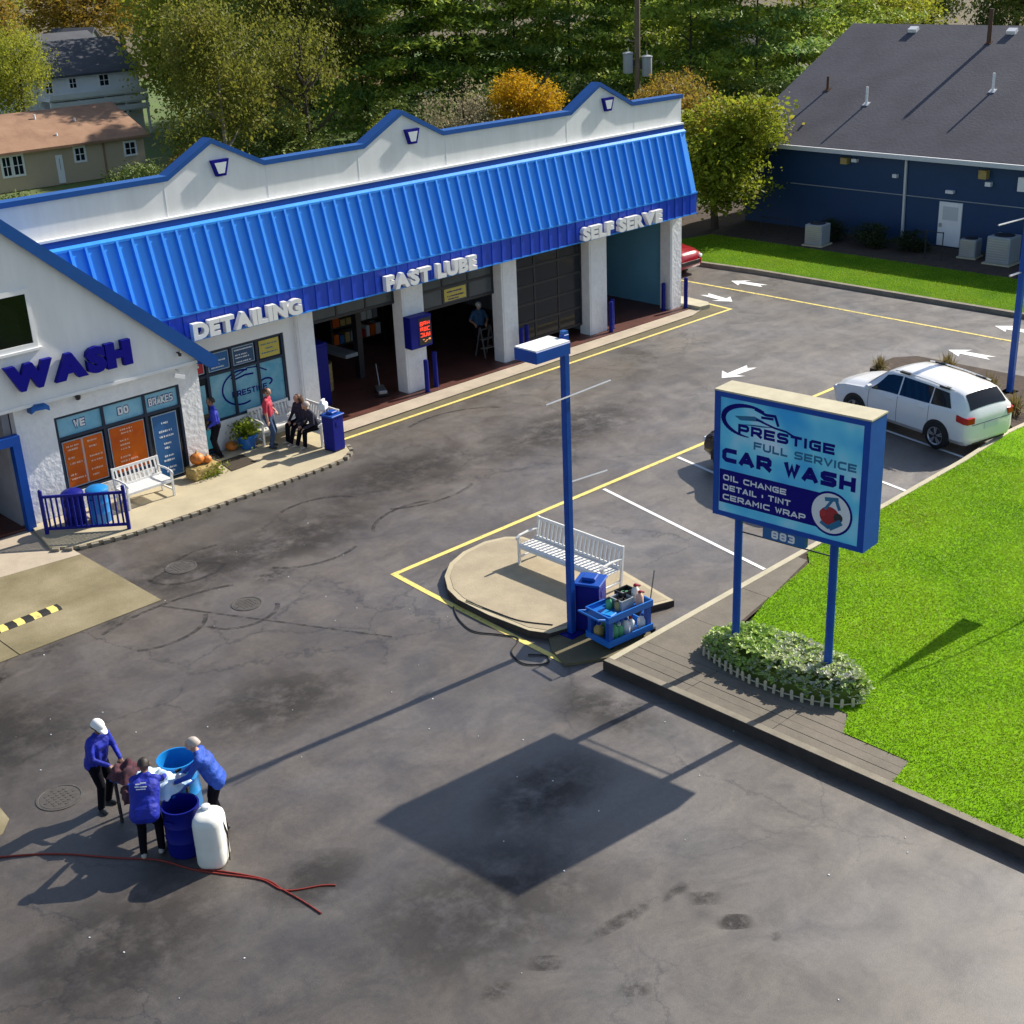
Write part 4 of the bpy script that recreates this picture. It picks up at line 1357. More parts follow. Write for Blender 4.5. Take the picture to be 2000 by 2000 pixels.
CR = {
 'broad_a': broad_crown(11, 560, 40, 1, .013, .026).mesh('crown', M['leaf_willow']),
 'willow': broad_crown(23, 560, 40, 1, .013, .027, (.12, .30), .4, .05).mesh('crown', M['leaf_willow']),
 'broad_b': broad_crown(31, 480, 40, 1, .014, .028).mesh('crown', M['leaf_olive']),
 'thin': broad_crown(47, 260, 30, 1, .014, .026, (.10, .22), .35).mesh('crown', M['leaf_olive']),
 'maple': broad_crown(59, 620, 40, 1, .018, .036, (.10, .22), .5).mesh('crown', M['leaf_maple']),
 'yellow': broad_crown(61, 460, 40, 1, .018, .034, (.10, .22), .5).mesh('crown', M['leaf_yellow']),
 'autumn': broad_crown(73, 360, 36, 1, .018, .034, (.10, .24), .4).mesh('crown', M['leaf_autumn']),
 'grey': broad_crown(83, 220, 26, 1, .014, .028, (.12, .26), .3).mesh('crown', M['leaf_grey']),
 'dark': broad_crown(97, 340, 36, 1, .022, .04, (.14, .3), .5).mesh('crown', M['leaf_dark']),
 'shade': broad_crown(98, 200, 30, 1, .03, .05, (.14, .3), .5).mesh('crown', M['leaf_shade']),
 'pine_a': pine_crown(101, 11, 300, .014, .034).mesh('crown', M['leaf_pine']),
 'pine_b': pine_crown(103, 10, 320, .014, .034).mesh('crown', M['leaf_pine_dark']),
 'pine_c': pine_crown(107, 12, 300, .014, .034).mesh('crown', M['leaf_pine']),
}
TR = {
 'broad': limbs(5, 9, -.5, .6, .55, .035, .06, -1.9).mesh('trunk', M['bark']),
 'multi': limbs(6, 8, -1.3, .7, .75, .045, .055, -1.9).mesh('trunk', M['bark']),
 'pale': limbs(7, 6, -1.0, .7, .5, .03, .045, -1.9).mesh('trunk', M['bark_pale']),
 'pine': limbs(8, 6, -.8, .7, .2, .010, .020, -1.35).mesh('trunk', M['bark']),
 'bush': limbs(9, 8, -.7, .4, .55, .035, .04, -1.0).mesh('trunk', M['bark']),
}
def tree(name, label, cat, kind, tk, x, y, zc, rx_, rz_c, rot, group=None):
    """zc: height of the crown's centre; rx_, rz_c its half width and half height"""
    t = thing(name, label, cat, (x, y, 0), rot, group)
    c = link(bpy.data.objects.new('crown', CR[kind]))
    c.parent = t
    c.location = (0, 0, zc)
    c.scale = (rx_*(1.18 if tk == 'pine' else 1), rx_*(1.18 if tk == 'pine' else 1), rz_c)
    k = link(bpy.data.objects.new('trunk', TR[tk]))
    k.parent = t
    k.location = (0, 0, zc)
    zb = {'broad': 1.9, 'multi': 1.9, 'pale': 1.9, 'pine': 1.35, 'bush': 1.0}[tk]
    k.scale = (rx_*.9, rx_*.9, max(.1, zc/zb))
    return t
GB = 'trees behind the car wash'
tree('willow_tree', 'tall yellow green willow like tree right of the white decked house', 'tree', 'willow', 'broad', 58.2, 93.0, 7.3, 6.9, 7.6, .3, GB)
tree('willow_tree', 'big drooping olive green tree above the first roof peak', 'tree', 'willow', 'broad', 60.5, 88.0, 8.0, 7.2, 8.0, 1.6, GB)
tree('willow_tree', 'dark olive tree close behind the first roof peak with a pale trunk', 'tree', 'broad_b', 'pale', 38.9, 61.6, 6.4, 4.0, 4.6, 2.2, GB)
tree('leafy_tree', 'tall brownish green tree with thin limbs between the first two roof peaks', 'tree', 'broad_b', 'broad', 51.0, 70.5, 8.4, 5.0, 5.4, .9, GB)
tree('bare_tree', 'thin leaved tree with several forked trunks between the first two roof peaks', 'tree', 'thin', 'multi', 45.2, 63.0, 6.6, 3.8, 4.6, .5, GB)
PN = 'pines behind the car wash'
for x, y, zc, rx_, rz_c, kd, rot, lab in (
    (55.0, 70.0, 8.6, 6.0, 7.6, 'pine_b', .2, 'dark blue green pine just left of the middle roof peak'),
    (56.2, 66.5, 7.6, 6.2, 6.8, 'pine_a', 1.3, 'bright tipped pine directly above the middle roof peak'),
    (60.2, 67.0, 8.6, 6.4, 8.0, 'pine_c', 2.4, 'tall pine with long yellow green boughs left of the golden tree'),
    (63.6, 65.8, 8.8, 6.6, 8.0, 'pine_b', 3.7, 'dark pine standing behind the golden tree'),
    (67.8, 64.7, 9.2, 6.6, 8.2, 'pine_c', 4.4, 'tall green pine left of the utility pole'),
    (72.0, 61.5, 9.2, 6.6, 8.4, 'pine_a', 5.2, 'pale green pine right behind the utility pole'),
    (67.5, 54.0, 8.0, 6.0, 7.6, 'pine_c', .8, 'green pine right of the utility pole above the last roof peak'),
    (70.2, 51.5, 8.4, 6.0, 8.0, 'pine_b', 1.9, 'dark pine behind the leafy tree at the end of the car wash'),
    (76.0, 52.5, 8.8, 6.2, 8.2, 'pine_a', 2.8, 'bright green pine at the left slope of the grey shingle roof'),
    (79.5, 60.0, 9.6, 7.0, 8.8, 'pine_c', 3.3, 'far green pine seen between two nearer pines right of the pole'),
    (86.0, 56.0, 9.0, 6.5, 8.0, 'pine_c', 4.9, 'green pine at the top left corner of the grey shingle roof'),
    (64.0, 76.0, 10.0, 7.0, 9.0, 'pine_a', .1, 'far pine behind the middle roof peak, its top out of the picture'),
    (74.5, 72.5, 10.5, 7.4, 9.0, 'pine_b', 1.1, 'far dark pine left of the utility pole'),
    (58.5, 83.0, 10.0, 7.0, 9.0, 'pine_b', 2.1, 'far dark pine left of the middle roof peak')):
    tree('pine_tree', lab, 'tree', kd, 'pine', x, y, zc, rx_, rz_c, rot, PN)
tree('golden_tree', 'round golden yellow tree behind the roof between the second and third peaks', 'tree', 'yellow', 'broad', 51.8, 52.2, 4.35, 2.6, 2.2, .4)
tree('grey_bush', 'thin grey green bush left of the golden tree', 'bush', 'grey', 'bush', 48.3, 53.6, 3.9, 2.8, 2.7, .7)
tree('green_bush', 'low yellow green bush just right of the middle roof peak', 'bush', 'broad_a', 'bush', 44.8, 54.5, 3.3, 1.5, 1.7, .9)
tree('autumn_bush', 'orange tinged tree at the foot of the utility pole', 'tree', 'autumn', 'bush', 57.6, 47.6, 4.3, 1.9, 2.1, .2)
tree('autumn_bush', 'orange and brown bush above the right end of the white parapet', 'tree', 'autumn', 'bush', 53.5, 43.0, 4.0, 2.5, 2.7, 1.2)
tree('leafy_tree', 'full green leafy tree between the car wash end and the blue building', 'tree', 'maple', 'broad', 49.6, 38.3, 3.7, 3.5, 3.0, .5)
tree('leafy_tree', 'browning leafy tree right behind the end of the white parapet', 'tree', 'autumn', 'broad', 50.2, 41.3, 4.6, 2.6, 2.4, 2.1)
tree('yellow_tree', 'orange and green tree at the left edge in front of the white decked house', 'tree', 'broad_a', 'broad', 42.3, 91.2, 5.3, 3.4, 4.3, .4)
tree('yellow_tree', 'taller orange tree behind at the left edge of the picture', 'tree', 'autumn', 'broad', 50.0, 113.5, 8.0, 4.6, 5.4, 1.4)
FT = 'far trees along the horizon'
for x, y, zc, rx_, rz_c, kd, rot, lab in (
    (60, 140, 8.5, 9, 6.0, 'broad_a', .1, 'far olive tree at the top left corner'),
    (70, 133, 8.0, 8, 5.0, 'autumn', .9, 'far orange brown tree above the grey house roof'),
    (83, 150, 11, 7, 8.0, 'dark', 1.7, 'far dark tree behind the small white gable house'),
    (98, 62, 5.4, 7, 5.8, 'broad_a', 2.3, 'far rounded green tree above the ridge of the grey shingle roof'),
    (125, 72, 6.0, 5.5, 6.4, 'dark', 3.1, 'far dark blue green tree beyond the grey shingle roof'),
    (132, 66, 5.6, 5.0, 6.0, 'dark', 4.1, 'second far dark tree right of the dark blue green one'),
    (168, 84, 4.6, 8, 5.0, 'broad_a', 4.6, 'far pale green tree near the top right corner'),
    (178, 66, 4.2, 9, 5.0, 'willow', 5.4, 'far yellow green tree at the top right corner'),
    (95, 85, 11, 8, 9.0, 'dark', .6, 'far dark tree filling the gap behind the pines'),
    (110, 95, 11, 9, 9.0, 'broad_b', 1.9, 'far olive tree right of the pole behind the pines'),
    (75, 95, 11, 8, 9.5, 'broad_b', 2.9, 'far olive tree behind the middle pines'),
    (62, 98, 10, 8, 8.5, 'broad_a', 3.9, 'far yellow green tree behind the willow like tree'),
    (86, 72, 10, 7, 8.0, 'pine_b', 5.0, 'far dark pine right of the utility pole')):
    tree('far_tree', lab, 'tree', kd, 'pine' if kd.startswith('pine') else 'broad', x, y, zc, rx_, rz_c, rot, FT)
UG = 'dark bushes behind the car wash'
for x, y, zc, rx_, rz_c, rot, kd, lab in (
    (32.0, 57.5, 2.1, 2.2, 1.9, .3, 'dark', 'dark bush in front of the right end of the tan house'),
    (36.4, 60.5, 2.1, 2.0, 2.0, 2.3, 'autumn', 'brown green bush covering the right end of the tan house'),
    (25.0, 56.0, 1.9, 2.0, 1.9, 1.2, 'dark', 'dark green bush in front of the left window of the tan house'),
    (41.0, 65.5, 2.4, 3.2, 2.6, 1.9, 'dark', 'dark bush under the trees left of the first roof peak'),
    (45.0, 63.5, 2.2, 3.0, 2.2, .5, 'dark', 'dark bush at the foot of the forked tree'),
    (52.5, 62.0, 2.4, 3.4, 2.4, 1.5, 'dark', 'dark bush left of the middle roof peak'),
    (57.5, 60.5, 2.6, 3.6, 2.6, 2.5, 'dark', 'dark bush right of the middle roof peak'),
    (62.0, 58.5, 2.4, 3.6, 2.6, 3.5, 'dark', 'dark bush behind the golden tree'),
    (66.0, 48.5, 2.4, 3.2, 2.4, 4.5, 'dark', 'dark bush under the pines right of the pole'),
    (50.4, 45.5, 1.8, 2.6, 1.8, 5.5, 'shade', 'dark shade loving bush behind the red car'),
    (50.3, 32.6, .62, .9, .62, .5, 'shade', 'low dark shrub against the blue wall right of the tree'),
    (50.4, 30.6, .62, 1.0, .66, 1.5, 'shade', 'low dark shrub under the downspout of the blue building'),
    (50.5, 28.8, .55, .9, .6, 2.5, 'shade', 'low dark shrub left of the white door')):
    tree('bush', lab, 'bush', kd, 'bush', x, y, zc, rx_, rz_c, rot, UG)

# ================================================================== BACKGROUND HOUSES, UTILITY POLE
def house(name, label, x, y, rz, L_, D_, eave, ridge, wall, roof, wins, doors=(), over=.35):
    t = thing(name, label, 'house', (x, y, 0), rz)
    MB().box(0, L_, 0, D_, 0, eave).build('wall', wall, t)
    r_ = MB()
    yzprism(r_, [(-over, eave-.05), (D_/2, ridge), (D_+over, eave-.05), (D_+over, eave-.2), (D_/2, ridge-.16), (-over, eave-.2)], -over, L_+over)
    rf_ = r_.build('roof', roof, t)
    for xx in (0.0, L_-.1):
        yzprism(MB(), [(0, eave), (D_/2, ridge-.15), (D_, eave)], xx, xx+.1).build('gable_wall', wall, t)
    for (a, b, z0, z1) in wins:
        k = MB()
        k.box(a-.12, b+.12, -.05, -.002, z0-.12, z0)
        k.box(a-.12, b+.12, -.05, -.002, z1, z1+.12)
        k.box(a-.12, a, -.05, -.002, z0, z1)
        k.box(b, b+.12, -.05, -.002, z0, z1)
        k.box((a+b)/2-.025, (a+b)/2+.025, -.045, -.006, z0, z1)
        k.box(a, b, -.044, -.007, (z0+z1)/2-.02, (z0+z1)/2+.02)
        w_ = k.build('window', M['white_trim'], t)
        MB().box(a, b, -.02, -.003, z0, z1).build('pane', M['glass'], w_)
    for (a, b, z1) in doors:
        d_ = MB().box(a, b, -.06, -.002, .08, z1).build('door', M['white_trim'], t)
        MB().box(a+.2, b-.2, -.07, -.061, z1*.5, z1-.2).build('pane', M['glass'], d_)
    return t, rf_
t, rf_ = house('tan_house', 'long low tan house with a brown roof at the left edge', 29.5, 79.6, R(-2), 14.6, 8.5, 2.35, 4.0, M['tan_siding'], M['brown_roof'],
      [(5.4, 5.85, .95, 2.0), (6.05, 6.6, .95, 2.0), (9.98, 10.55, 1.25, 1.98), (13.3, 13.95, 1.2, 1.9)], [(8.68, 9.1, 1.75)])
for xx, yy, hh in ((9.2, 3.2, .3), (11.4, 2.4, .22), (9.4, .9, .2)):
    MB().tube([(xx, yy, 2.3), (xx, yy, 2.35+yy*.385+hh)], .07, 6).build('vent_pipe', M['white_trim'], t)
MB().box(11.8, 11.92, -.06, -.003, 0, 2.3).build('downspout', M['brown_roof'], t)
t, rf_ = house('decked_house', 'white two storey house with stacked open decks left of the big trees', 45.6, 98.0, R(-2), 9.2, 8, 4.75, 6.9, M['grey_house'], M['grey_roof'],
      [(1.7, 2.2, 3.55, 4.25), (3.6, 4.1, 3.75, 4.4), (6.0, 6.7, 3.7, 4.45)], [])
for z0, z1 in ((3.15, 3.5), (2.55, 2.95), (1.95, 2.3)):
    MB().box(1.2, 9.0, -1.6, -1.5, z0, z1).build('deck_rail', M['grey_house'], t)
    MB().box(1.2, 9.0, -1.5, 0, z0-.1, z0).build('deck_floor', M['grey_house'], t)
for xx in (1.3, 3.4, 5.6, 7.2, 8.9):
    MB().box(xx-.08, xx+.08, -1.48, -1.35, 0, 3.0).build('post', M['white_trim'], t)
for a, b, z0, z1 in ((2.8, 3.8, .6, 1.7), (4.6, 5.0, .6, 1.8), (6.1, 6.9, 2.45, 2.65), (7.6, 8.2, 1.6, 2.0)):
    MB().box(a, b, -.06, -.003, z0, z1).build('window', M['glass'], t)
house('gable_house', 'small pale gabled house peeping out over the grey roof at the top left', 62.8, 128, R(-50), 3.6, 4.4, 4.6, 6.4, M['grey_house'], M['grey_roof'], [(1.4, 2.0, 3.2, 4.2)])
house('grey_roof_house', 'grey roofed house behind the white decked house', 50.0, 113, R(4), 12, 9, 4.2, 6.6, M['grey_house'], M['grey_roof'], [(3, 4, 2.5, 3.6)])
house('beige_house', 'pale beige house glimpsed between trunks left of the middle roof peak', 57.0, 89, R(-35), 13, 8, 3.0, 5.0, M['beige'], M['brown_roof'], [(2, 3, 1.2, 2.2), (6, 7, 1.2, 2.2)])
house('beige_house', 'pale beige house glimpsed between trunks left of the utility pole', 83.0, 73, R(-45), 12, 8, 3.0, 5.0, M['beige'], M['grey_roof'], [(2, 3, 1.2, 2.2), (6, 7, 1.2, 2.2)])

UP = thing('utility_pole', 'brown wooden utility pole with two grey transformers behind the last roof peak', 'utility pole', (57.3, 49.6, 0))
MB().tube([(0, 0, 0), (0, 0, 13)], [.17, .13], 10).build('pole', M['pole_wood'], UP)
for s in (-1, 1):
    d_ = Vector((.73, -.68, 0))*s*.5
    zc = 6.35 if s < 0 else 6.15
    tr_ = MB().lathe([(.0, -.55), (.24, -.52), (.27, -.45), (.27, .42), (.30, .45), (.30, .5), (.12, .56), (0, .57)], (d_.x, d_.y, zc), 16).build('transformer', M['grey_box'], UP, 40)
    MB().tube([(d_.x, d_.y, zc+.5), (d_.x, d_.y, zc+.78)], .04, 6).build('bushing', M['steel'], tr_)
    MB().bar((0, 0, zc), (d_.x, d_.y, zc), .08, .3).build('bracket', M['dark_metal'], UP)
MB().bar((-.8, .74, 12.2), (.8, -.74, 12.2), .1, .12).build('cross_arm', M['pole_wood'], UP)

# ================================================================== SMALL THINGS ALONG THE BUILDING
BG = 'blue bollards at the bay pillars'
def bollard(x, y, h, label, z=.03, r=.075):
    t = thing('bollard', label, 'bollard', (x, y, z), 0, BG)
    MB().lathe([(r, 0), (r, h-.05), (r*.8, h-.015), (0, h)], n=14).build('post', M['blue_deep'], t, 40)
    MB().lathe([(r*1.5, 0), (r*1.5, .02), (r*1.02, .021)], n=14).build('base_plate', M['dark_metal'], t, 40)
for x, y, h, lab in ((25.45, 30.55, 1.05, 'blue bollard in front of the white pillar that carries the red screen'),
                     (25.98, 30.75, 1.15, 'blue bollard just right of the pillar that carries the red screen'),
                     (29.58, 30.6, 1.12, 'blue bollard in front of the pillar left of the closed glass door'),
                     (29.95, 30.72, 1.12, 'blue bollard at the left foot of the closed glass door'),
                     (33.92, 30.6, 1.10, 'blue bollard in front of the pillar left of the self serve bay'),
                     (34.26, 30.85, 1.10, 'blue bollard at the left side of the self serve bay'),
                     (37.20, 31.0, 1.05, 'blue bollard inside the right side of the self serve bay'),
                     (37.98, 30.6, 1.15, 'blue bollard in front of the last white pillar')):
    bollard(x, y, h, lab)

t = thing('price_screen', 'blue boxed led price screen with red digits hung on a white pillar', 'led sign', (25.34, 30.86, 1.48))
MB().box(-.42, .42, -.34, -.002, 0, .98).build('case', M['blue_deep'], t, bevel=.02)
MB().box(-.10, .38, -.348, -.3405, .08, .90).build('screen', M['black_plastic'], t)
em = bpy.data.materials.new('led_red')
em.use_nodes = True
em.node_tree.nodes['Principled BSDF'].inputs['Base Color'].default_value = (.5, .02, .01, 1)
em.node_tree.nodes['Principled BSDF'].inputs['Emission Color'].default_value = (1, .07, .03, 1)
em.node_tree.nodes['Principled BSDF'].inputs['Emission Strength'].default_value = .75
em2 = em.copy()
em2.name = 'led_amber'
em2.node_tree.nodes['Principled BSDF'].inputs['Emission Color'].default_value = (.85, .45, .15, 1)
em2.node_tree.nodes['Principled BSDF'].inputs['Emission Strength'].default_value = .5
k = MB()
rr = random.Random(3)
for row in range(3):
    for c in range(3):
        x, z = -.05+c*.135, .66-row*.17
        segs = [(0, .11, .10, .13), (0, .11, .05, .075), (0, .11, 0, .025), (0, .03, .02, .12), (.08, .11, .02, .12)]
        for s_ in segs:
            if rr.random() < .8:
                k.box(x+s_[0], x+s_[1], -.353, -.3485, z+s_[2], z+s_[3])
k.build('digits', em, t)
k = MB()
for i in range(7):
    x = -.02+rr.uniform(0, .3)
    z = .11+rr.uniform(0, .13)
    k.box(x, x+.07, -.353, -.3485, z, z+.025)
k.build('digits', em2, t)

# --- slatted white benches (local: length along x, front towards -y)
def bench(name, label, loc, rz, L_, style='slat'):
    t = thing(name, label, 'bench', loc, rz, 'white benches')
    for i in range(6):
        y = -.25+i*.092
        MB().box(-L_/2, L_/2, y-.036, y+.036, .43, .455).build('seat_slat', M['bench_white'], t)
    for i in range(max(8, int(L_/.12))):
        x = -L_/2+.05+(L_-.1)*(i+.5)/max(8, int(L_/.12))
        MB().bar((x, .26, .50), (x, .345, .88), .045, .018, (0, -1, .2)).build('back_slat', M['bench_white'], t)
    MB().bar((-L_/2, .352, .90), (L_/2, .352, .90), .035, .07, (0, 0, 1)).build('top_rail', M['bench_white'], t)
    MB().bar((-L_/2, .26, .49), (L_/2, .26, .49), .03, .05, (0, 0, 1)).build('back_rail', M['bench_white'], t)
    MB().bar((-L_/2, -.29, .415), (L_/2, -.29, .415), .03, .06, (0, 0, 1)).build('apron', M['bench_white'], t)
    for s in (-1, 1):
        x = s*(L_/2-.02)
        MB().box(x-.025, x+.025, -.30, -.25, 0, .66).build('leg', M['bench_white'], t)
        MB().bar((x, .27, 0), (x, .36, .94), .05, .05, (0, 1, 0)).build('leg', M['bench_white'], t)
        MB().tube([(x, .32, .67), (x, .0, .69), (x, -.26, .675), (x, -.34, .64), (x, -.33, .59)], .026, 6).build('armrest', M['bench_white'], t)
        MB().box(x-.02, x+.02, -.25, .28, .14, .18).build('stretcher', M['bench_white'], t)
    return t
bench('bench', 'white slatted bench against the orange window posters of the wash front', (15.05, 29.38, .08), 0, 1.3)
bench('bench', 'white bench against the wall behind the man in the red shirt', (19.95, 30.62, .08), 0, 1.35)
bench('bench', 'white bench with two seated people in dark clothes beside the blue bin', (20.55, 29.72, .08), R(-90), 1.5)
bench('bench', 'long white slatted bench standing alone on the concrete island', (18.76, 18.22, .15), R(-90), 2.5)

# --- railing
t = thing('railing', 'dark blue metal railing with upright bars at the corner of the walkway', 'railing', (12.33, 29.33, .08), math.atan2(-1.26, 1.48))
RL = 1.94
for x in (0, RL):
    MB().box(x-.04, x+.04, -.04, .04, 0, 1.08).lathe([(.05, 1.08), (.05, 1.11), (0, 1.15)], (x, 0, 0), 8).build('post', M['blue_deep'], t)
MB().box(.04, RL-.04, -.03, .03, .92, .98).build('rail', M['blue_deep'], t)
MB().box(.04, RL-.04, -.03, .03, .10, .16).build('rail', M['blue_deep'], t)
for i in range(15):
    x = .04+(RL-.08)*(i+.5)/15
    MB().box(x-.02, x+.02, -.02, .02, .16, .92).build('baluster', M['blue_deep'], t)

def drum(name, label, loc, r, h, mk, lid=False, open_=True, group=None):
    t = thing(name, label, 'drum', loc, 0, group)
    prof_ = [(r*.94, 0), (r, .03), (r, h*.32), (r*1.03, h*.335), (r, h*.35), (r, h*.64), (r*1.03, h*.655), (r, h*.67), (r, h-.03), (r*1.04, h-.02), (r*1.04, h)]
    if open_:
        prof_ += [(r*.95, h), (r*.94, h-.04), (r*.93, .05), (0, .04)]
    else:
        prof_ += [(r*.9, h), (r*.88, h-.03), (0, h-.02)]
    MB().lathe(prof_, n=28).build('body', M[mk], t, 50)
    if lid:
        MB().lathe([(r*1.06, h), (r*1.06, h+.04), (r*.8, h+.09), (0, h+.11)], n=28).build('lid', M[mk], t, 40)
    for a in (0.4, 3.5):
        c, s = math.cos(a), math.sin(a)
        MB().tube([(c*r*1.0-s*.08, s*r*1.0+c*.08, h*.8), (c*r*1.13-s*.07, s*r*1.13+c*.07, h*.82), (c*r*1.13+s*.07, s*r*1.13-c*.07, h*.82), (c*r+s*.08, s*r-c*.08, h*.8)], .014, 6).build('handle', M['blue_deep'], t)
    return t
WD = 'blue plastic drums'
drum('drum', 'dark blue drum behind the railing, left of the bright blue one', (13.14, 29.40, .08), .25, .76, 'blue_deep', True, False, WD)
drum('drum', 'bright blue drum with a lid behind the railing', (13.62, 29.06, .08), .26, .80, 'blue_drum', True, False, WD)

# --- wash tunnel inside: pale tank, brush
t = thing('wash_tank', 'pale plastic tank just inside the dark wash tunnel', 'tank', (11.5, 31.6, .02))
MB().lathe([(.3, 0), (.32, .05), (.32, .75), (.2, .86), (.08, .9), (0, .9)], n=18).build('body', M['tank'], t, 40)
MB().lathe([(.09, .9), (.09, .95), (0, .95)], n=12).build('cap', M['black_plastic'], t)
t = thing('wash_brush', 'dark blue hanging wash brush in the tunnel', 'brush', (10.6, 33.5, .02))
MB().tube([(0, 0, 0), (0, 0, 3.4)], .08, 8).build('shaft', M['steel'], t)
k = MB()
rr = random.Random(5)
for i in range(260):
    a, z = rr.uniform(0, 6.28), rr.uniform(.3, 3.0)
    p = Vector((math.cos(a)*.08, math.sin(a)*.08, z))
    q = Vector((math.cos(a)*.5, math.sin(a)*.5, z-rr.uniform(.05, .25)))
    k.bar(p, q, .09, .01, (0, 0, 1))
k.build('bristles', M['blue_deep'], t)

# --- pumpkins, straw and mums, door mat, planter
def pumpkin(loc, s, label):
    t = thing('pumpkin', label, 'pumpkin', loc, 0, 'orange pumpkins')
    mb = MB()
    n, m_ = 24, 9
    for i in range(m_):
        ph = math.pi*i/(m_-1)
        for j in range(n):
            a = 6.2832*j/n
            rad = s*math.sin(ph)*(1-.10*abs(math.sin(a*4)))
            mb.v.append(Vector((rad*math.cos(a), rad*math.sin(a), s*.78*(1-math.cos(ph)))))
    for i in range(m_-1):
        for j in range(n):
            mb.f.append([i*n+j, i*n+(j+1) % n, (i+1)*n+(j+1) % n, (i+1)*n+j])
            mb.mi.append(0)
    mb.build('flesh', M['pumpkin'], t, 80)
    MB().tube([(0, 0, s*1.5), (.01, .01, s*1.72), (.04, .02, s*1.85)], [s*.16, s*.11, s*.1], 6).build('stem', M['straw'], t)
pumpkin((16.86, 29.82, .40), .2, 'big orange pumpkin on the straw bale at the wash wall corner')
pumpkin((17.10, 29.72, .40), .13, 'smaller pale orange pumpkin at the right end of the straw bale')
pumpkin((18.5, 30.78, .08), .17, 'orange pumpkin on the ground left of the blue planter')
t = thing('straw_bale', 'yellow straw bale with flowers at the corner of the wash wall', 'straw bale', (16.92, 29.72, .08), R(8))
MB().box(-.42, .42, -.2, .2, 0, .32).build('bale', M['straw'], t, bevel=.04)
k = MB()
rr = random.Random(8)
leaf_cloud(k, [(rr.gauss(.2, .2), rr.gauss(-.22, .08), abs(rr.gauss(.14, .1))) for _ in range(260)], rr, .02, .045)
k.build('flowers', M['leaf_fern'], t)
k = MB()
for _ in range(160):
    p = Vector((rr.uniform(-.45, .45), rr.uniform(-.24, .24), rr.uniform(.02, .34)))
    d_ = Vector((rr.gauss(0, 1), rr.gauss(0, 1), rr.gauss(0, .4))).normalized()*.09
    k.bar(p-d_, p+d_, .012, .006)
k.build('loose_straw', M['straw'], t)
tag(MB().prism([(17.76, 30.26), (17.60, 29.40), (18.42, 29.46), (18.50, 30.28)], .0805, .098).build('door_mat', M['mat_dark']), 'dark brown door mat on the walkway in front of the glass door', 'door mat')
t = thing('planter', 'leafy green plant in a round blue pot by the detailing window', 'potted plant', (18.92, 30.6, .08))
MB().lathe([(.17, 0), (.2, .02), (.29, .34), (.31, .36), (.31, .42), (.27, .42), (.25, .36), (0, .35)], n=22).build('pot', M['blue_plastic'], t, 50)
k = MB()
for i in range(70):
    a, e = rr.uniform(0, 6.28), rr.uniform(.25, 1.35)
    L_ = rr.uniform(.4, .68)
    d_ = Vector((math.cos(a)*math.cos(e), math.sin(a)*math.cos(e), math.sin(e)))
    pts = [Vector((0, 0, .36))+d_*L_*u-Vector((0, 0, .25*u*u*L_)) for u in (.15, .45, .75, 1)]
    s_ = d_.cross(Vector((0, 0, 1))).normalized()
    for j, (p, q) in enumerate(zip(pts[:-1], pts[1:])):
        w0, w1 = (.02, .06, .05, .004)[j], (.06, .05, .004)[j]
        k.add([p-s_*w0, p+s_*w0, q+s_*w1, q-s_*w1], [(0, 1, 2, 3)])
leaf_cloud(k, [(rr.gauss(0, .2), rr.gauss(0, .2), .55+rr.gauss(0, .17)) for _ in range(320)], rr, .03, .07)
k.build('foliage', M['leaf_fern'], t)

def bin_(name, label, loc, rz, w, d_, h, mk):
    t = thing(name, label, 'bin', loc, rz, 'blue bins')
    MB().box(-w/2, w/2, -d_/2, d_/2, .03, h).build('body', M[mk], t, bevel=.02)
    MB().box(-w/2-.03, w/2+.03, -d_/2-.03, d_/2+.03, h, h+.05).build('lid', M['blue_paint'], t, bevel=.012)
    MB().box(-w*.28, w*.28, -d_*.28, d_*.28, h+.0501, h+.13).build('hood', M['blue_paint'], t, bevel=.02)
    MB().box(-w*.2, w*.2, -d_/2-.012, -d_/2-.001, h*.72, h*.86).build('flap', M['blue_deep'], t)
    MB().box(-w/2+.02, w/2-.02, -d_/2+.02, d_/2-.02, 0, .03).build('plinth', M['dark_metal'], t)
    return t
b1 = bin_('bin', 'tall dark bin at the kerb end of the walkway, a white bag on top', (20.42, 28.62, .08), R(8), .42, .42, .98, 'blue_deep')
t = thing('paper_bag', 'white paper bag lying on top of the bin at the walkway end', 'bag', (20.30, 28.82, 1.20), R(30))
MB().box(-.15, .15, -.1, .1, 0, .22).build('bag', M['print_white'], t, bevel=.04)
MB().box(-.1, .1, -.03, .03, .22, .30).build('fold', M['print_white'], t)

# --- things inside the bays
t = thing('cabinet', 'tall dark blue cabinet inside the first bay at its left side', 'cabinet', (22.25, 32.3, .05))
MB().box(-.55, .55, -.45, .45, 0, 1.95).build('body', M['blue_deep'], t, bevel=.02)
MB().box(-.5, -.02, -.47, -.451, .1, 1.85).build('door', M['blue_deep'], t)
MB().box(.02, .5, -.47, -.451, .1, 1.85).build('door', M['blue_deep'], t)
MB().box(-.35, -.1, -.2, .1, 1.951, 2.2).build('box', M['print_white'], t)
drum('drum', 'yellowish grey drum in the first bay', (23.5, 33.2, .05), .3, .88, 'straw', False, False)
t = thing('car_lift', 'grey steel vehicle lift with two long runways in the first bay', 'car lift', (24.0, 35.5, .05))
for s in (-1, 1):
    MB().box(s*.75-.24, s*.75+.24, -2.2, 2.6, .75, .87).build('runway', M['grey_box'], t)
    for y in (-2.1, 2.5):
        MB().box(s*1.1-.1, s*1.1+.1, y-.12, y+.12, 0, 2.2).build('post', M['dark_metal'], t)
t = thing('work_bench', 'grey work bench with tools at the back of the first bay', 'work bench', (26.0, 38.6, .05))
MB().box(-1.2, 1.2, -.35, .35, .85, .92).build('top', M['grey_box'], t)
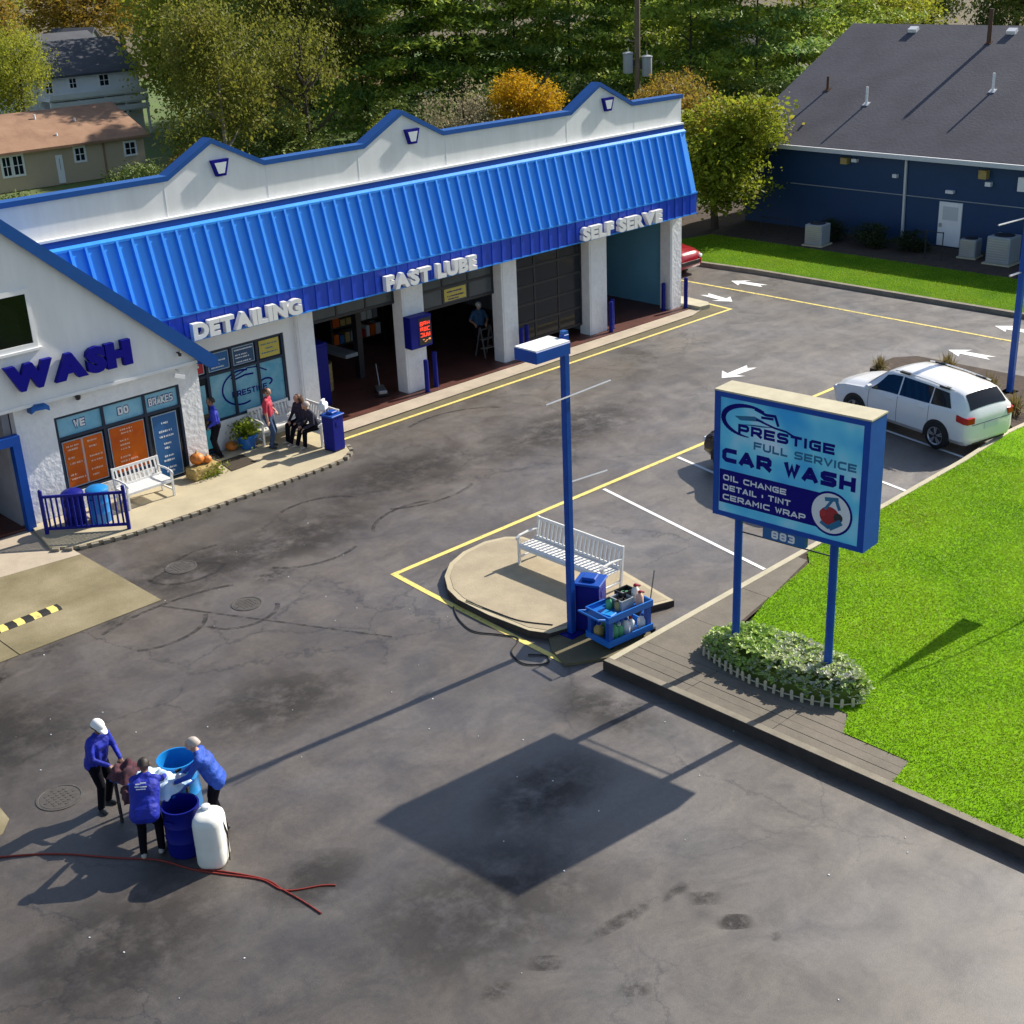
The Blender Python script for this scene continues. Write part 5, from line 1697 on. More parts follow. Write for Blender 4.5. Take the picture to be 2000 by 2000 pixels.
for sx in (-1, 1):
    for sy in (-1, 1):
        MB().box(sx*1.1-.04, sx*1.1+.04, sy*.28-.04, sy*.28+.04, 0, .85).build('leg', M['dark_metal'], t)
for i in range(7):
    x = -1+i*.3
    MB().box(x-.09, x+.09, -.1, .12, .921, 1.0+.06*((i*7) % 4)).build('tool_box', M[('red', 'print_white', 'blue_plastic', 'straw')[i % 4]], t)
t = thing('tool_chest', 'red tool chest with drawers inside the second bay', 'tool chest', (28.25, 34.4, .05))
MB().box(-.45, .45, -.25, .25, .08, 1.35).build('body', M['red'], t, bevel=.02)
for i in range(6):
    MB().box(-.41, .41, -.27, -.251, .14+i*.2, .30+i*.2).build('drawer', M['red'], t)
for sx in (-1, 1):
    MB().lathe([(.05, -.02), (.05, .06)], (sx*.35, 0, .02), 10).build('wheel', M['rubber'], t)
t = thing('parts_shelf', 'open shelf with boxes of parts at the back of the second bay', 'shelf', (27.3, 36.5, .05))
for z in (.2, .8, 1.4, 2.0):
    MB().box(-1.1, 1.1, -.25, .25, z, z+.04).build('shelf_board', M['dark_metal'], t)
for sx in (-1, 1):
    MB().box(sx*1.12-.03, sx*1.12+.03, -.27, .27, 0, 2.2).build('upright', M['dark_metal'], t)
rr = random.Random(12)
for z in (.24, .84, 1.44):
    x = -1.0
    while x < .9:
        w_ = rr.uniform(.14, .3)
        MB().box(x, x+w_-.02, -.2, .2, z+.001, z+rr.uniform(.2, .42)).build('box', M[rr.choice(('print_white', 'red', 'poster_blue', 'straw', 'grey_box', 'poster_orange'))], t)
        x += w_+.03
t = thing('step_stool', 'grey metal step stool standing in the second bay by the right pillar', 'step stool', (29.25, 31.95, .05))
for sx in (-1, 1):
    MB().bar((sx*.25, -.22, 0), (sx*.22, 0, 1.0), .04, .03, (0, 1, 0)).build('leg', M['steel'], t)
    MB().bar((sx*.25, .25, 0), (sx*.22, .03, 1.0), .04, .03, (0, 1, 0)).build('leg', M['steel'], t)
for z in (.28, .58, .9):
    MB().box(-.25, .25, -.2+z*.16, .02+z*.02, z, z+.03).build('tread', M['steel'], t)
t = thing('jack', 'grey trolley jack on the floor of the first bay near the pillar', 'trolley jack', (24.4, 31.5, .05), R(60))
MB().box(-.35, .35, -.14, .14, .08, .2).build('frame', M['steel'], t, bevel=.03)
for sx in (-1, 1):
    MB().tube([(sx*.28, -.17, .08), (sx*.28, .17, .08)], .08, 10).build('wheel', M['rubber'], t)
MB().tube([(.3, 0, .18), (.75, 0, .75)], .02, 6).build('handle', M['steel'], t)

# --- speed bump on the apron
t = thing('speed_bump', 'black rubber speed bump with yellow blocks on the concrete apron', 'speed bump', (9.2, 25.55, .012), R(1))
BL = 3.0
k = MB()
yzprism(k, [(-.16, 0), (-.09, .05), (.09, .05), (.16, 0)], -BL/2, BL/2)
k.build('ramp', M['rubber'], t)
for i in range(8):
    x = -BL/2+.12+i*.375
    k = MB()
    yzprism(k, [(-.155, .004), (-.088, .054), (.088, .054), (.155, .004)], x, x+.17)
    k.build('marker', M['yellow'], t)

# ================================================================== ISLAND
isl = [(16.42, 19.2), (16.36, 18.2), (16.44, 17.1), (16.62, 16.72), (16.95, 16.62), (17.5, 16.45), (19.34, 15.80), (19.74, 17.6), (19.56, 20.45), (19.3, 20.75), (18.8, 20.92), (18.1, 20.88), (17.5, 20.66), (16.98, 20.25), (16.6, 19.72)]
def shrink(poly, d):
    c = Vector((sum(p[0] for p in poly)/len(poly), sum(p[1] for p in poly)/len(poly)))
    out = []
    for p in poly:
        v = Vector(p)-c
        out.append(tuple(c+v*(1-d/v.length)))
    return out
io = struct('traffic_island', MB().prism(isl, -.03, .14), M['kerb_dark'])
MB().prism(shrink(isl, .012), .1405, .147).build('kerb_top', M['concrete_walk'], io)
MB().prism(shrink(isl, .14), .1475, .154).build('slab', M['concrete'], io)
struct('island_step', MB().prism([(16.06, 15.78), (16.3, 16.35), (16.6, 16.72), (17.5, 16.46), (18.2, 16.2), (18.3, 15.55), (17.9, 15.2), (16.9, 15.25)], -.03, .06), M['gutter'])

LP = thing('lamp_post', 'square blue lamp post with a flat boxed head on the concrete island', 'lamp post', (17.04, 16.52, .06))
MB().box(-.066, .066, -.066, .066, .02, 6.1).build('post', M['blue_paint'], LP, bevel=.012)
MB().box(-.2, .2, -.2, .2, 0, .02).build('base_plate', M['blue_deep'], LP)
hd = MB().box(-.98, -.10, -.26, .30, 5.80, 6.02).build('lamp_head', M['blue_paint'], LP, bevel=.01)
MB().box(-.97, -.11, -.25, .29, 6.0205, 6.045).build('lid', M['stucco'], hd)
MB().box(-.9, -.2, -.2, .24, 5.785, 5.7995).build('lens', M['lamp_clear'], hd)
MB().box(-.10, -.067, -.05, .05, 5.82, 6.0).build('arm', M['blue_paint'], LP)
MB().box(-.055, .055, -.055, .055, 6.1, 6.16).build('cap', M['blue_trim'], LP)
MB().tube([(-.62, -.1, 4.93), (1.12, -.1, 4.97)], .016, 6).build('banner_rod', M['steel'], LP)
MB().tube([(.06, 0, 3.2), (1.1, 0, 3.13)], .016, 6).build('banner_rod', M['steel'], LP)
bin_('bin', 'dark blue litter bin at the foot of the lamp post on the island', (17.5, 16.42, .06), R(25), .50, .50, 1.0, 'blue_deep')

# service cart loaded with bottles and crates
CT = thing('service_cart', 'blue plastic service cart beside the island bin', 'cart', (17.5, 15.66, .065), R(-6))
for z in (.12, .64):
    k = MB()
    k.box(-.58, .58, -.34, .34, z, z+.03)
    k.box(-.58, .58, -.34, -.31, z+.0301, z+.13).box(-.58, .58, .31, .34, z+.0301, z+.13)
    k.box(-.58, -.55, -.3099, .3099, z+.0301, z+.13).box(.55, .58, -.3099, .3099, z+.0301, z+.13)
    k.build('tray', M['blue_plastic'], CT)
for sx in (-1, 1):
    for sy in (-1, 1):
        MB().box(sx*.50-.05, sx*.50+.05, sy*.26-.05, sy*.26+.05, .1501, .64).build('post', M['blue_paint'], CT)
        MB().tube([(sx*.42, sy*.22-.025, .06), (sx*.42, sy*.22+.025, .06)], .06, 10).build('wheel', M['rubber'], CT)
MB().tube([(-.56, -.28, .70), (-.80, -.28, .78), (-.80, .28, .78), (-.56, .28, .70)], .022, 8).build('handle', M['blue_plastic'], CT)
def onto(x, y, z):
    return WM[CT.name] @ Vector((x, y, z))
rr = random.Random(21)
def bottle(p, mk, capk, h, r, label):
    t = thing('bottle', label, 'bottle', p, rr.uniform(0, 6), 'bottles on the service cart')
    MB().lathe([(r*.95, 0), (r, .01), (r, h*.62), (r*.45, h*.8), (r*.4, h*.86)], n=12).build('body', M[mk], t, 50)
    MB().lathe([(r*.46, h*.86), (r*.46, h*.95), (0, h*.96)], n=10).build('cap', M[capk], t)
    MB().obox((r*.6, 0, h*.98), (r*1.6, r*.5, h*.07)).build('trigger', M[capk], t)
for i, (x, y, z, mk, ck, h, r, lab) in enumerate((
    (-.40, -.15, .151, 'print_white', 'blue_plastic', .30, .075, 'white bottle on the lower tray at the left end of the cart'),
    (-.26, -.12, .151, 'pump_green', 'pump_green', .34, .09, 'green bottle on the lower tray of the cart'),
    (-.13, -.13, .151, 'pump_green', 'print_white', .30, .085, 'green bottle with a white cap on the lower tray of the cart'),
    (.06, -.12, .151, 'print_white', 'blue_paint', .33, .085, 'white bottle with a blue cap in the middle of the lower tray'),
    (.20, -.10, .151, 'print_white', 'car_red', .30, .08, 'white bottle with a red cap on the lower tray of the cart'),
    (.44, .02, .671, 'tank', 'car_red', .36, .085, 'white bottle with a red cap at the right end of the upper tray'),
    (.38, -.17, .671, 'print_peach', 'car_red', .30, .075, 'pink bottle with a red cap at the front corner of the upper tray'),
    (-.16, .12, .671, 'pump_green', 'rubber', .24, .07, 'small green bottle with a black cap on the upper tray'),
    (-.09, -.05, .671, 'straw', 'rubber', .22, .06, 'small brown bottle with a black cap on the upper tray'))):
    bottle(onto(x, y, z), mk, ck, h, r, lab)
def crate(p, rz, w_, d_, h, mk, label, fill):
    t = thing('crate', label, 'crate', p, rz, 'crates on the service cart')
    k = MB()
    k.box(-w_/2, w_/2, -d_/2, d_/2, 0, .02)
    k.box(-w_/2, w_/2, -d_/2, -d_/2+.02, .0201, h).box(-w_/2, w_/2, d_/2-.02, d_/2, .0201, h)
    k.box(-w_/2, -w_/2+.02, -d_/2+.0201, d_/2-.0201, .0201, h).box(w_/2-.02, w_/2, -d_/2+.0201, d_/2-.0201, .0201, h)
    k.build('box', M[mk], t)
    for i in range(8):
        x, y = rr.uniform(-w_*.34, w_*.34), rr.uniform(-d_*.32, d_*.32)
        MB().obox((x, y, h*.45), (.08, .06, h*.7), Matrix.Rotation(rr.uniform(0, 3), 3, 'Z')).build('content', M[rr.choice(fill)], t)
for x, y, mk, lab in ((.30, .14, 'print_white', 'white jug lying at the right of the lower tray'), (-.42, .14, 'straw', 'yellow jug at the back left of the lower tray'), (.02, .16, 'blue_drum', 'light blue jug at the back of the lower tray'), (-.2, .16, 'pump_green', 'green jug at the back of the lower tray'), (.46, -.16, 'print_white', 'white jug at the right front corner of the lower tray')):
    bottle(onto(x, y, .151), mk, 'blue_paint', .30, .10, lab)
crate(onto(.08, .02, .671), R(-4), .32, .34, .2, 'grey_box', 'grey crate holding black cloths in the middle of the upper tray', ('rubber', 'black_plastic'))
crate(onto(.30, .17, .671), R(-4), .34, .24, .24, 'black_plastic', 'black crate of green bottles at the back of the upper tray', ('pump_green', 'pump_green', 'print_white', 'rubber'))
t = thing('towel_stack', 'light blue folded cloth on the left end of the upper tray', 'cloth', onto(-.36, -.08, .6701), R(10))
MB().box(-.11, .11, -.13, .13, 0, .05).build('cloth', M['blue_drum'], t, bevel=.015)
t = thing('push_broom', 'black broom head on the ground at the right end of the cart', 'broom', (18.12, 15.5, .0), R(-50))
MB().box(-.18, .18, -.04, .04, .06, .11).build('head', M['black_plastic'], t)
MB().box(-.17, .17, -.035, .035, .0, .06).build('bristles', M['rubber'], t)
MB().tube([(0, 0, .11), (.15, .45, 1.15)], .014, 6).build('handle', M['bark_pale'], t)

def cable(name, pts, r, mk, label, cat):
    P_ = [Vector(p) for p in pts]
    out = []
    for i in range(len(P_)-1):
        p0, p1, p2, p3 = P_[max(i-1, 0)], P_[i], P_[i+1], P_[min(i+2, len(P_)-1)]
        for k in range(6):
            u = k/6
            out.append(.5*((2*p1)+(p2-p0)*u+(2*p0-5*p1+4*p2-p3)*u*u+(3*p1-p0-3*p2+p3)*u**3))
    out.append(P_[-1])
    o = MB().tube(out, r, 6).build(name, M[mk], None, 60)
    tag(o, label, cat)
cable('hose', [(16.3, 19.2, .02), (16.0, 18.7, .02), (15.85, 18.1, .02), (16.1, 17.6, .02), (16.22, 17.2, .02), (15.75, 16.9, .02), (15.6, 16.4, .02), (15.9, 16.1, .02), (16.1, 16.3, .02), (15.9, 16.6, .02)], .014, 'cord_black', 'thin black hose looping along the yellow line beside the island', 'hose')
cable('hose', [(16.9, 16.9, .165), (16.6, 17.5, .165), (16.52, 18.2, .165), (16.48, 19.0, .165)], .012, 'cord_black', 'thin black hose lying along the island edge', 'hose')
cable('extension_cord', [(3.0, 20.6, .012), (5.0, 18.9, .012), (5.94, 18.2, .012), (6.6, 17.6, .012), (7.2, 16.8, .012), (7.6, 16.3, .012), (7.85, 15.68, .012), (8.1, 15.25, .012), (8.42, 14.72, .012), (8.52, 14.25, .012), (8.95, 13.95, .012), (9.1, 13.8, .012)], .014, 'cord_red', 'red extension cord running past the white tank over the asphalt', 'cord')
cable('extension_cord', [(7.9, 15.63, .013), (8.16, 15.27, .013), (8.46, 14.68, .013), (8.5, 14.3, .013), (8.55, 13.85, .013), (8.57, 13.45, .013)], .013, 'cord_red', 'second red cord that branches towards the bottom of the picture', 'cord')

# ================================================================== ROAD SIGN AND FLOWER BED
A_ = Vector((18.0, 13.82, 0))
B_ = Vector((18.25, 10.87, 0))
ux = (B_-A_).normalized()
uy = Vector((0, 0, 1))
nn = ux.cross(uy)
SL = (B_-A_).length
Z0, Z1 = 3.09, 5.41
SG = thing('road_sign', 'big blue car wash sign box on two blue posts in a planted bed', 'sign', (18.35, 12.4, LZ))
def spart(name, mb, mt, parent=None, bevel=0):
    return mb.build(name, mt, parent or SG, None, bevel, world=True)
def slab(mb, u0, u1, z0, z1, d0, d1):
    """box on the sign: u along the face, d depth behind the face (negative: in front)"""
    vs = []
    for d in (d0, d1):
        for (u, z) in ((u0, z0), (u1, z0), (u1, z1), (u0, z1)):
            vs.append(A_+ux*u+uy*z-nn*d)
    return mb.add(vs, [(0, 1, 2, 3), (5, 4, 7, 6), (1, 0, 4, 5), (2, 1, 5, 6), (3, 2, 6, 7), (0, 3, 7, 4)])
TH = .52
spart('cabinet', slab(MB(), 0, SL, Z0, Z1, 0, TH), M['blue_paint'])
spart('top_cover', slab(MB(), -.01, SL+.01, Z1+.001, Z1+.03, -.02, TH+.02), M['kerb_pale'])
fr = MB()
e = .09
slab(fr, 0, SL, Z0, Z0+e, -.02, -.001)
slab(fr, 0, SL, Z1-e, Z1, -.02, -.001)
slab(fr, 0, e*1.3, Z0+e, Z1-e, -.02, -.001)
slab(fr, SL-e*1.3, SL, Z0+e, Z1-e, -.02, -.001)
spart('face_frame', fr, M['blue_paint'])
# printed face: sky blue film with pale soft patches
mt, tt, bb = _nodes('sign_face')
geo = tt.nodes.new('ShaderNodeNewGeometry')
nz = tt.nodes.new('ShaderNodeTexNoise')
nz.inputs['Scale'].default_value = .85
nz.inputs['Detail'].default_value = 2.5
tt.links.new(geo.outputs['Position'], nz.inputs['Vector'])
rp = tt.nodes.new('ShaderNodeValToRGB')
rp.color_ramp.elements[0].position = .36
rp.color_ramp.elements[1].position = .66
rp.color_ramp.elements[0].color = (.03, .40, .80, 1)
rp.color_ramp.elements[1].color = (.66, .82, .92, 1)
x_ = rp.color_ramp.elements.new(.5)
x_.color = (.16, .66, .86, 1)
tt.links.new(nz.outputs[0], rp.inputs[0])
tt.links.new(rp.outputs[0], bb.inputs['Base Color'])
bb.inputs['Roughness'].default_value = .3
M['sign_face'] = mt
FC = spart('face', slab(MB(), e*1.3, SL-e*1.3, Z0+e, Z1-e, -.008, -.0012), mt)
def P_(u, z, d=.0):
    return A_+ux*u+uy*z+nn*d
H_ = Z1-Z0
def stxt(txt, u, zf, wd, hf, th, mk, lift=.010):
    b = MB()
    stroke_text(b, txt, P_(u, Z0+zf*H_), ux, uy, nn, wd, hf*H_, th, lift=lift)
    spart('lettering', b, M[mk], FC)['kind'] = 'stuff'
stxt('PRESTIGE', .48, .695, 1.86, .080, .052, 'print_navy')
stxt('FULL SERVICE', .80, .598, 1.95, .062, .036, 'print_teal')
stxt('CAR WASH', .17, .448, 2.58, .113, .085, 'print_navy')
b = MB()
b.add([P_(.125, Z0+.112*H_, .0088), P_(2.45, Z0+.112*H_, .0088), P_(2.45, Z0+.385*H_, .0088), P_(.125, Z0+.385*H_, .0088)], [(0, 1, 2, 3)])
spart('band', b, M['print_navy'], FC)
stxt('OIL CHANGE', .20, .298, 1.27, .047, .026, 'print_white', .0100)
stxt('DETAIL / TINT', .20, .218, 1.36, .047, .026, 'print_white', .0100)
stxt('CERAMIC WRAP', .20, .138, 1.66, .047, .026, 'print_white', .0100)
# swoosh with a car outline
b = MB()
cz = Z0+.805*H_
def rib(pts, w, d):
    for q in ribbon(pts, w):
        b.add([P_(p.x, p.y, d) for p in q], [(0, 1, 2, 3)])
el = []
n_ = 26
for i in range(n_+1):
    a = R(58+(268-58)*i/n_)
    el.append((.70+.52*math.cos(a), cz+.28*math.sin(a)))
for i in range(n_):
    w = .018+.075*math.sin(math.pi*min(1, (i+.5)/n_))
    for q in ribbon(el[i:i+2], w):
        b.add([P_(p.x, p.y, .0105+.0002*(i % 2)) for p in q], [(0, 1, 2, 3)])
rib([(.82, cz+.25), (1.02, cz+.19), (1.2, cz+.20), (1.26, cz+.05)], .05, .0112)
rib([(.95, cz+.13), (1.15, cz+.14)], .045, .0108)
rib([(.85, cz+.07), (1.2, cz-.01), (1.42, cz-.03), (1.6, cz-.10)], .036, .0110)
spart('logo', b, M['print_navy'], FC)
b = MB()
b.add([P_(.40, cz+.06, .0098), P_(.52, cz+.0, .0098), P_(1.0, cz+.06, .0098), P_(.80, cz+.12, .0098)], [(0, 1, 2, 3)])
b.add([P_(.46, cz-.08, .0098), P_(.95, cz-.05, .0098), P_(1.25, cz+.0, .0098), P_(.8, cz-.03, .0098)], [(0, 1, 2, 3)])
spart('logo', b, M['print_teal'], FC)
# round emblem: plain red and teal shapes
def disc(u, z, r, d, mk, n=36, sx=1.0, name='emblem'):
    b = MB()
    b.add([P_(u+r*sx*math.cos(6.2832*i/n), z+r*math.sin(6.2832*i/n), d) for i in range(n)], [list(range(n))])
    spart(name, b, M[mk], FC)
eu, ez_ = 2.33, Z0+.243*H_
disc(eu, ez_, .40, .0112, 'print_navy')
disc(eu, ez_, .36, .0124, 'print_white')
disc(eu-.02, ez_-.05, .17, .0136, 'car_red', 24, 1.1)
disc(eu+.14, ez_-.05, .085, .0148, 'black_plastic', 16)
disc(eu-.15, ez_-.02, .06, .0148, 'poster_red', 14)
b = MB()
for pl_, w_ in (([(eu-.10, ez_+.07), (eu+.02, ez_+.25)], .05), ([(eu-.09, ez_+.245), (eu+.10, ez_+.275)], .07), ([(eu+.10, ez_+.24), (eu+.15, ez_+.12)], .06)):
    for q in ribbon(pl_, w_):
        b.add([P_(p.x, p.y, .0142+.0006*w_*10) for p in q], [(0, 1, 2, 3)])
spart('emblem', b, M['print_teal'], FC)
b = MB()
for pl_, w_ in (([(eu+.02, ez_-.24), (eu+.16, ez_-.14)], .11), ([(eu-.16, ez_-.2), (eu-.04, ez_-.26)], .06)):
    for q in ribbon(pl_, w_):
        b.add([P_(p.x, p.y, .0154) for p in q], [(0, 1, 2, 3)])
spart('emblem', b, M['print_teal'], FC)
# number plate and posts
pt = spart('number_plate', slab(MB(), 1.02, 1.86, Z0-.23, Z0-.002, .02, .12), M['poster_blue'])
b = MB()
stroke_text(b, '883', P_(1.20, Z0-.195, -.019), ux, uy, nn, .46, .15, .038, .22)
spart('lettering', b, M['print_white'], pt)['kind'] = 'stuff'
for u in (.40, 2.31):
    c = A_+ux*u-nn*(TH*.45)
    for nm, z0_, z1_, r_ in (('post', LZ, Z0, .075),):
        spart(nm, MB().tube([(c.x, c.y, z0_), (c.x, c.y, z1_)], r_, 14), M['blue_paint'])
    spart('post_collar', MB().tube([(c.x, c.y, LZ), (c.x, c.y, LZ+.28)], .10, 14), M['blue_trim'])
for dz in (.34,):
    p0 = A_+ux*.46-nn*(TH*.45)
    p1 = A_+ux*2.25-nn*(TH*.45)
    spart('tie_rod', MB().tube([(p0.x, p0.y, Z0-dz), (p1.x, p1.y, Z0-dz)], .014, 6), M['dark_metal'])

# planted bed: variegated leaves, thick ground cover
rr = random.Random(77)
bed = [(18.0, 14.0), (18.4, 14.05), (18.8, 13.75), (19.05, 13.1), (19.12, 12.3), (19.05, 11.5), (18.85, 11.0), (18.6, 10.72), (18.25, 10.72), (17.92, 11.0), (17.74, 11.6), (17.66, 12.3), (17.7, 13.0), (17.8, 13.6)]
def inside(x, y, poly):
    c = False
    j = len(poly)-1
    for i in range(len(poly)):
        if (poly[i][1] > y) != (poly[j][1] > y) and x < (poly[j][0]-poly[i][0])*(y-poly[i][1])/(poly[j][1]-poly[i][1])+poly[i][0]:
            c = not c
        j = i
    return c
def edge_dist(x, y, poly):
    m_ = 9
    for i in range(len(poly)):
        a, b2 = Vector(poly[i]), Vector(poly[(i+1) % len(poly)])
        t_ = max(0, min(1, (Vector((x, y))-a).dot(b2-a)/(b2-a).length_squared))
        m_ = min(m_, (Vector((x, y))-a-(b2-a)*t_).length)
    return m_
def rosette(mb, x, y, z, s, n):
    for i in range(n):
        a = 6.283*i/n+rr.uniform(-.4, .4)
        e_ = rr.uniform(.2, 1.2)
        L_ = s*rr.uniform(.7, 1.2)
        d_ = Vector((math.cos(a)*math.cos(e_), math.sin(a)*math.cos(e_), math.sin(e_)))
        sd = Vector((-math.sin(a), math.cos(a), 0))
        p0 = Vector((x, y, z))
        p1 = p0+d_*L_*.55
        p2 = p0+d_*L_-Vector((0, 0, L_*.35))
        w_ = L_*.27
        mb.add([p0, p1-sd*w_, p2, p1+sd*w_], [(0, 1, 2, 3)])
plants = []
k = MB()
tries = 0
cnt = 0
while cnt < 800:
    x, y = rr.uniform(17.6, 19.2), rr.uniform(10.6, 14.1)
    if not inside(x, y, bed):
        continue
    ed = edge_dist(x, y, bed)
    h = LZ+.10+.30*min(1, ed/.22)+rr.uniform(-.05, .06)
    rosette(k, x, y, h, .13, 6)
    cnt += 1
t = thing('hosta_bed', 'thick oval bed of cream and green leaved plants round the sign posts', 'plants', (18.8, 12.6, LZ))
o = k.build('foliage', M['leaf_hosta'], t, world=True)
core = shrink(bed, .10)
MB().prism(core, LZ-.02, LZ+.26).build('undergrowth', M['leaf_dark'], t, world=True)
# small pale edging stakes along the front
t = thing('picket_edging', 'row of small pale pickets edging the front of the planted bed', 'edging', (17.8, 12.5, LZ))
pe = [(17.84, 13.85), (17.65, 13.2), (17.57, 12.6), (17.58, 11.9), (17.70, 11.35), (17.93, 10.9), (18.25, 10.64)]
me = MB().box(-.012, .012, -.028, .028, -.02, .17).add([(-.012, -.028, .17), (.012, -.028, .17), (.012, .028, .17), (-.012, .028, .17), (0, 0, .20)], [(0, 1, 4), (1, 2, 4), (2, 3, 4), (3, 0, 4)]).mesh('picket', M['kerb_pale'])
for i in range(len(pe)-1):
    a, b2 = Vector(pe[i]), Vector(pe[i+1])
    n_ = max(2, round((b2-a).length/.17))
    for j in range(n_):
        p = a.lerp(b2, j/n_)
        o = link(bpy.data.objects.new('picket', me))
        o.parent = t
        o.location = (p.x-17.8, p.y-12.5, -.01)
        o.rotation_euler = (rr.uniform(-.08, .08), rr.uniform(-.08, .08), math.atan2((b2-a).y, (b2-a).x)+1.57)
MB().tube([(p[0]-17.8+.02, p[1]-12.5, .06) for p in pe], .012, 6).build('rail', M['kerb_pale'], t)

# second lamp post at the right edge, ornamental grass tufts
RP = thing('lamp_post', 'tall blue post at the right edge of the picture beside the mulch bed', 'lamp post', (36.0, 17.05, .1))
MB().box(-.08, .08, -.08, .08, 0, 7.2).build('post', M['blue_paint'], RP, bevel=.012)
MB().box(-.2, .2, -.2, .2, 0, .03).build('base_plate', M['blue_deep'], RP)
h2 = MB().box(-.35, .35, -1.05, -.101, 6.9, 7.14).build('lamp_head', M['blue_paint'], RP)
MB().box(-.34, .34, -1.04, -.11, 7.1405, 7.165).build('lid', M['stucco'], h2)
MB().tube([(-1.7, 0, 5.1), (.9, 0, 5.0)], .022, 6).build('banner_rod', M['steel'], RP)
MB().tube([(-.75, 0, 3.55), (.6, 0, 3.5)], .03, 6).build('banner_rod', M['steel'], RP)
def tuft_mesh(seed):
    q = random.Random(seed)
    k = MB()
    for i in range(260):
        a, e_ = q.uniform(0, 6.28), q.uniform(.5, 1.5)
        L_ = q.uniform(.5, 1.0)
        d_ = Vector((math.cos(a)*math.cos(e_), math.sin(a)*math.cos(e_), math.sin(e_)))
        sd = Vector((-math.sin(a), math.cos(a), 0))
        p0 = Vector((q.gauss(0, .08), q.gauss(0, .08), 0))
        p1 = p0+d_*L_*.55
        p2 = p0+d_*L_-Vector((0, 0, L_*.22*math.cos(e_)*2))
        k.add([p0-sd*.012, p0+sd*.012, p1+sd*.014, p1-sd*.014], [(0, 1, 2, 3)])
        k.add([p1-sd*.014, p1+sd*.014, p2], [(0, 1, 2)])
    return k.mesh('blades', M['leaf_tuft'])
tm = [tuft_mesh(3), tuft_mesh(4)]
for i, (x, y, s, lab) in enumerate(((35.5, 21.0, .6, 'straw coloured grass tuft behind the bonnet of the white car'),
                                    (36.5, 19.3, .8, 'wide greenish grass tuft behind the roof of the white car'),
                                    (35.6, 17.5, .75, 'straw coloured grass tuft left of the right hand blue post'),
                                    (34.25, 16.05, .8, 'straw coloured grass tuft at the front of the mulch bed'))):
    t = thing('ornamental_grass', lab, 'plant', (x, y, .13), i*1.3, 'ornamental grass tufts in the mulch bed')
    b = link(bpy.data.objects.new('blades', tm[i % 2]))
    b.parent = t
    b.scale = (s,)*3
    MB().lathe([(.14*s, -.02), (.10*s, .12*s), (0, .14*s)], n=10).build('stems', M['straw'], t)

# feather flag standing on the lawn just outside the right edge; its shadow falls into the picture
t = thing('feather_flag', 'blue feather flag on a thin pole standing on the front lawn', 'flag', (25.3, 9.85, LZ))
MB().tube([(0, 0, 0), (0, 0, 2.0), (0, .08, 3.2), (0, .26, 4.1), (0, .42, 4.58)], [.025, .022, .018, .014, .01], 8).build('pole', M['steel'], t)
k = MB()
fl = []
for i in range(15):
    u = i/14
    fl.append((.42-.02*u, .86-.42*u-.02*u, 2.15+2.4*u))
for d in (-.004, .004):
    n0 = len(k.v)
    for y0, y1, z in fl:
        k.v += [Vector((d+.05*math.sin(z*3), y0, z)), Vector((d-.05*math.sin(z*3), y1, z))]
    for i in range(len(fl)-1):
        a = n0+2*i
        k.f.append([a, a+1, a+3, a+2] if d > 0 else [a, a+2, a+3, a+1])
        k.mi.append(0)
for z_ in (2.2, 3.3, 4.3):
    k.tube([(0, float(np.interp(z_, [0, 2, 3.2, 4.1, 4.58], [0, 0, .08, .26, .42])), z_), (0, .43, z_)], .006, 5)
k.build('banner', M['blue_plastic'], t)
MB().lathe([(.2, 0), (.2, .04), (.03, .06)], n=14).build('base', M['dark_metal'], t)

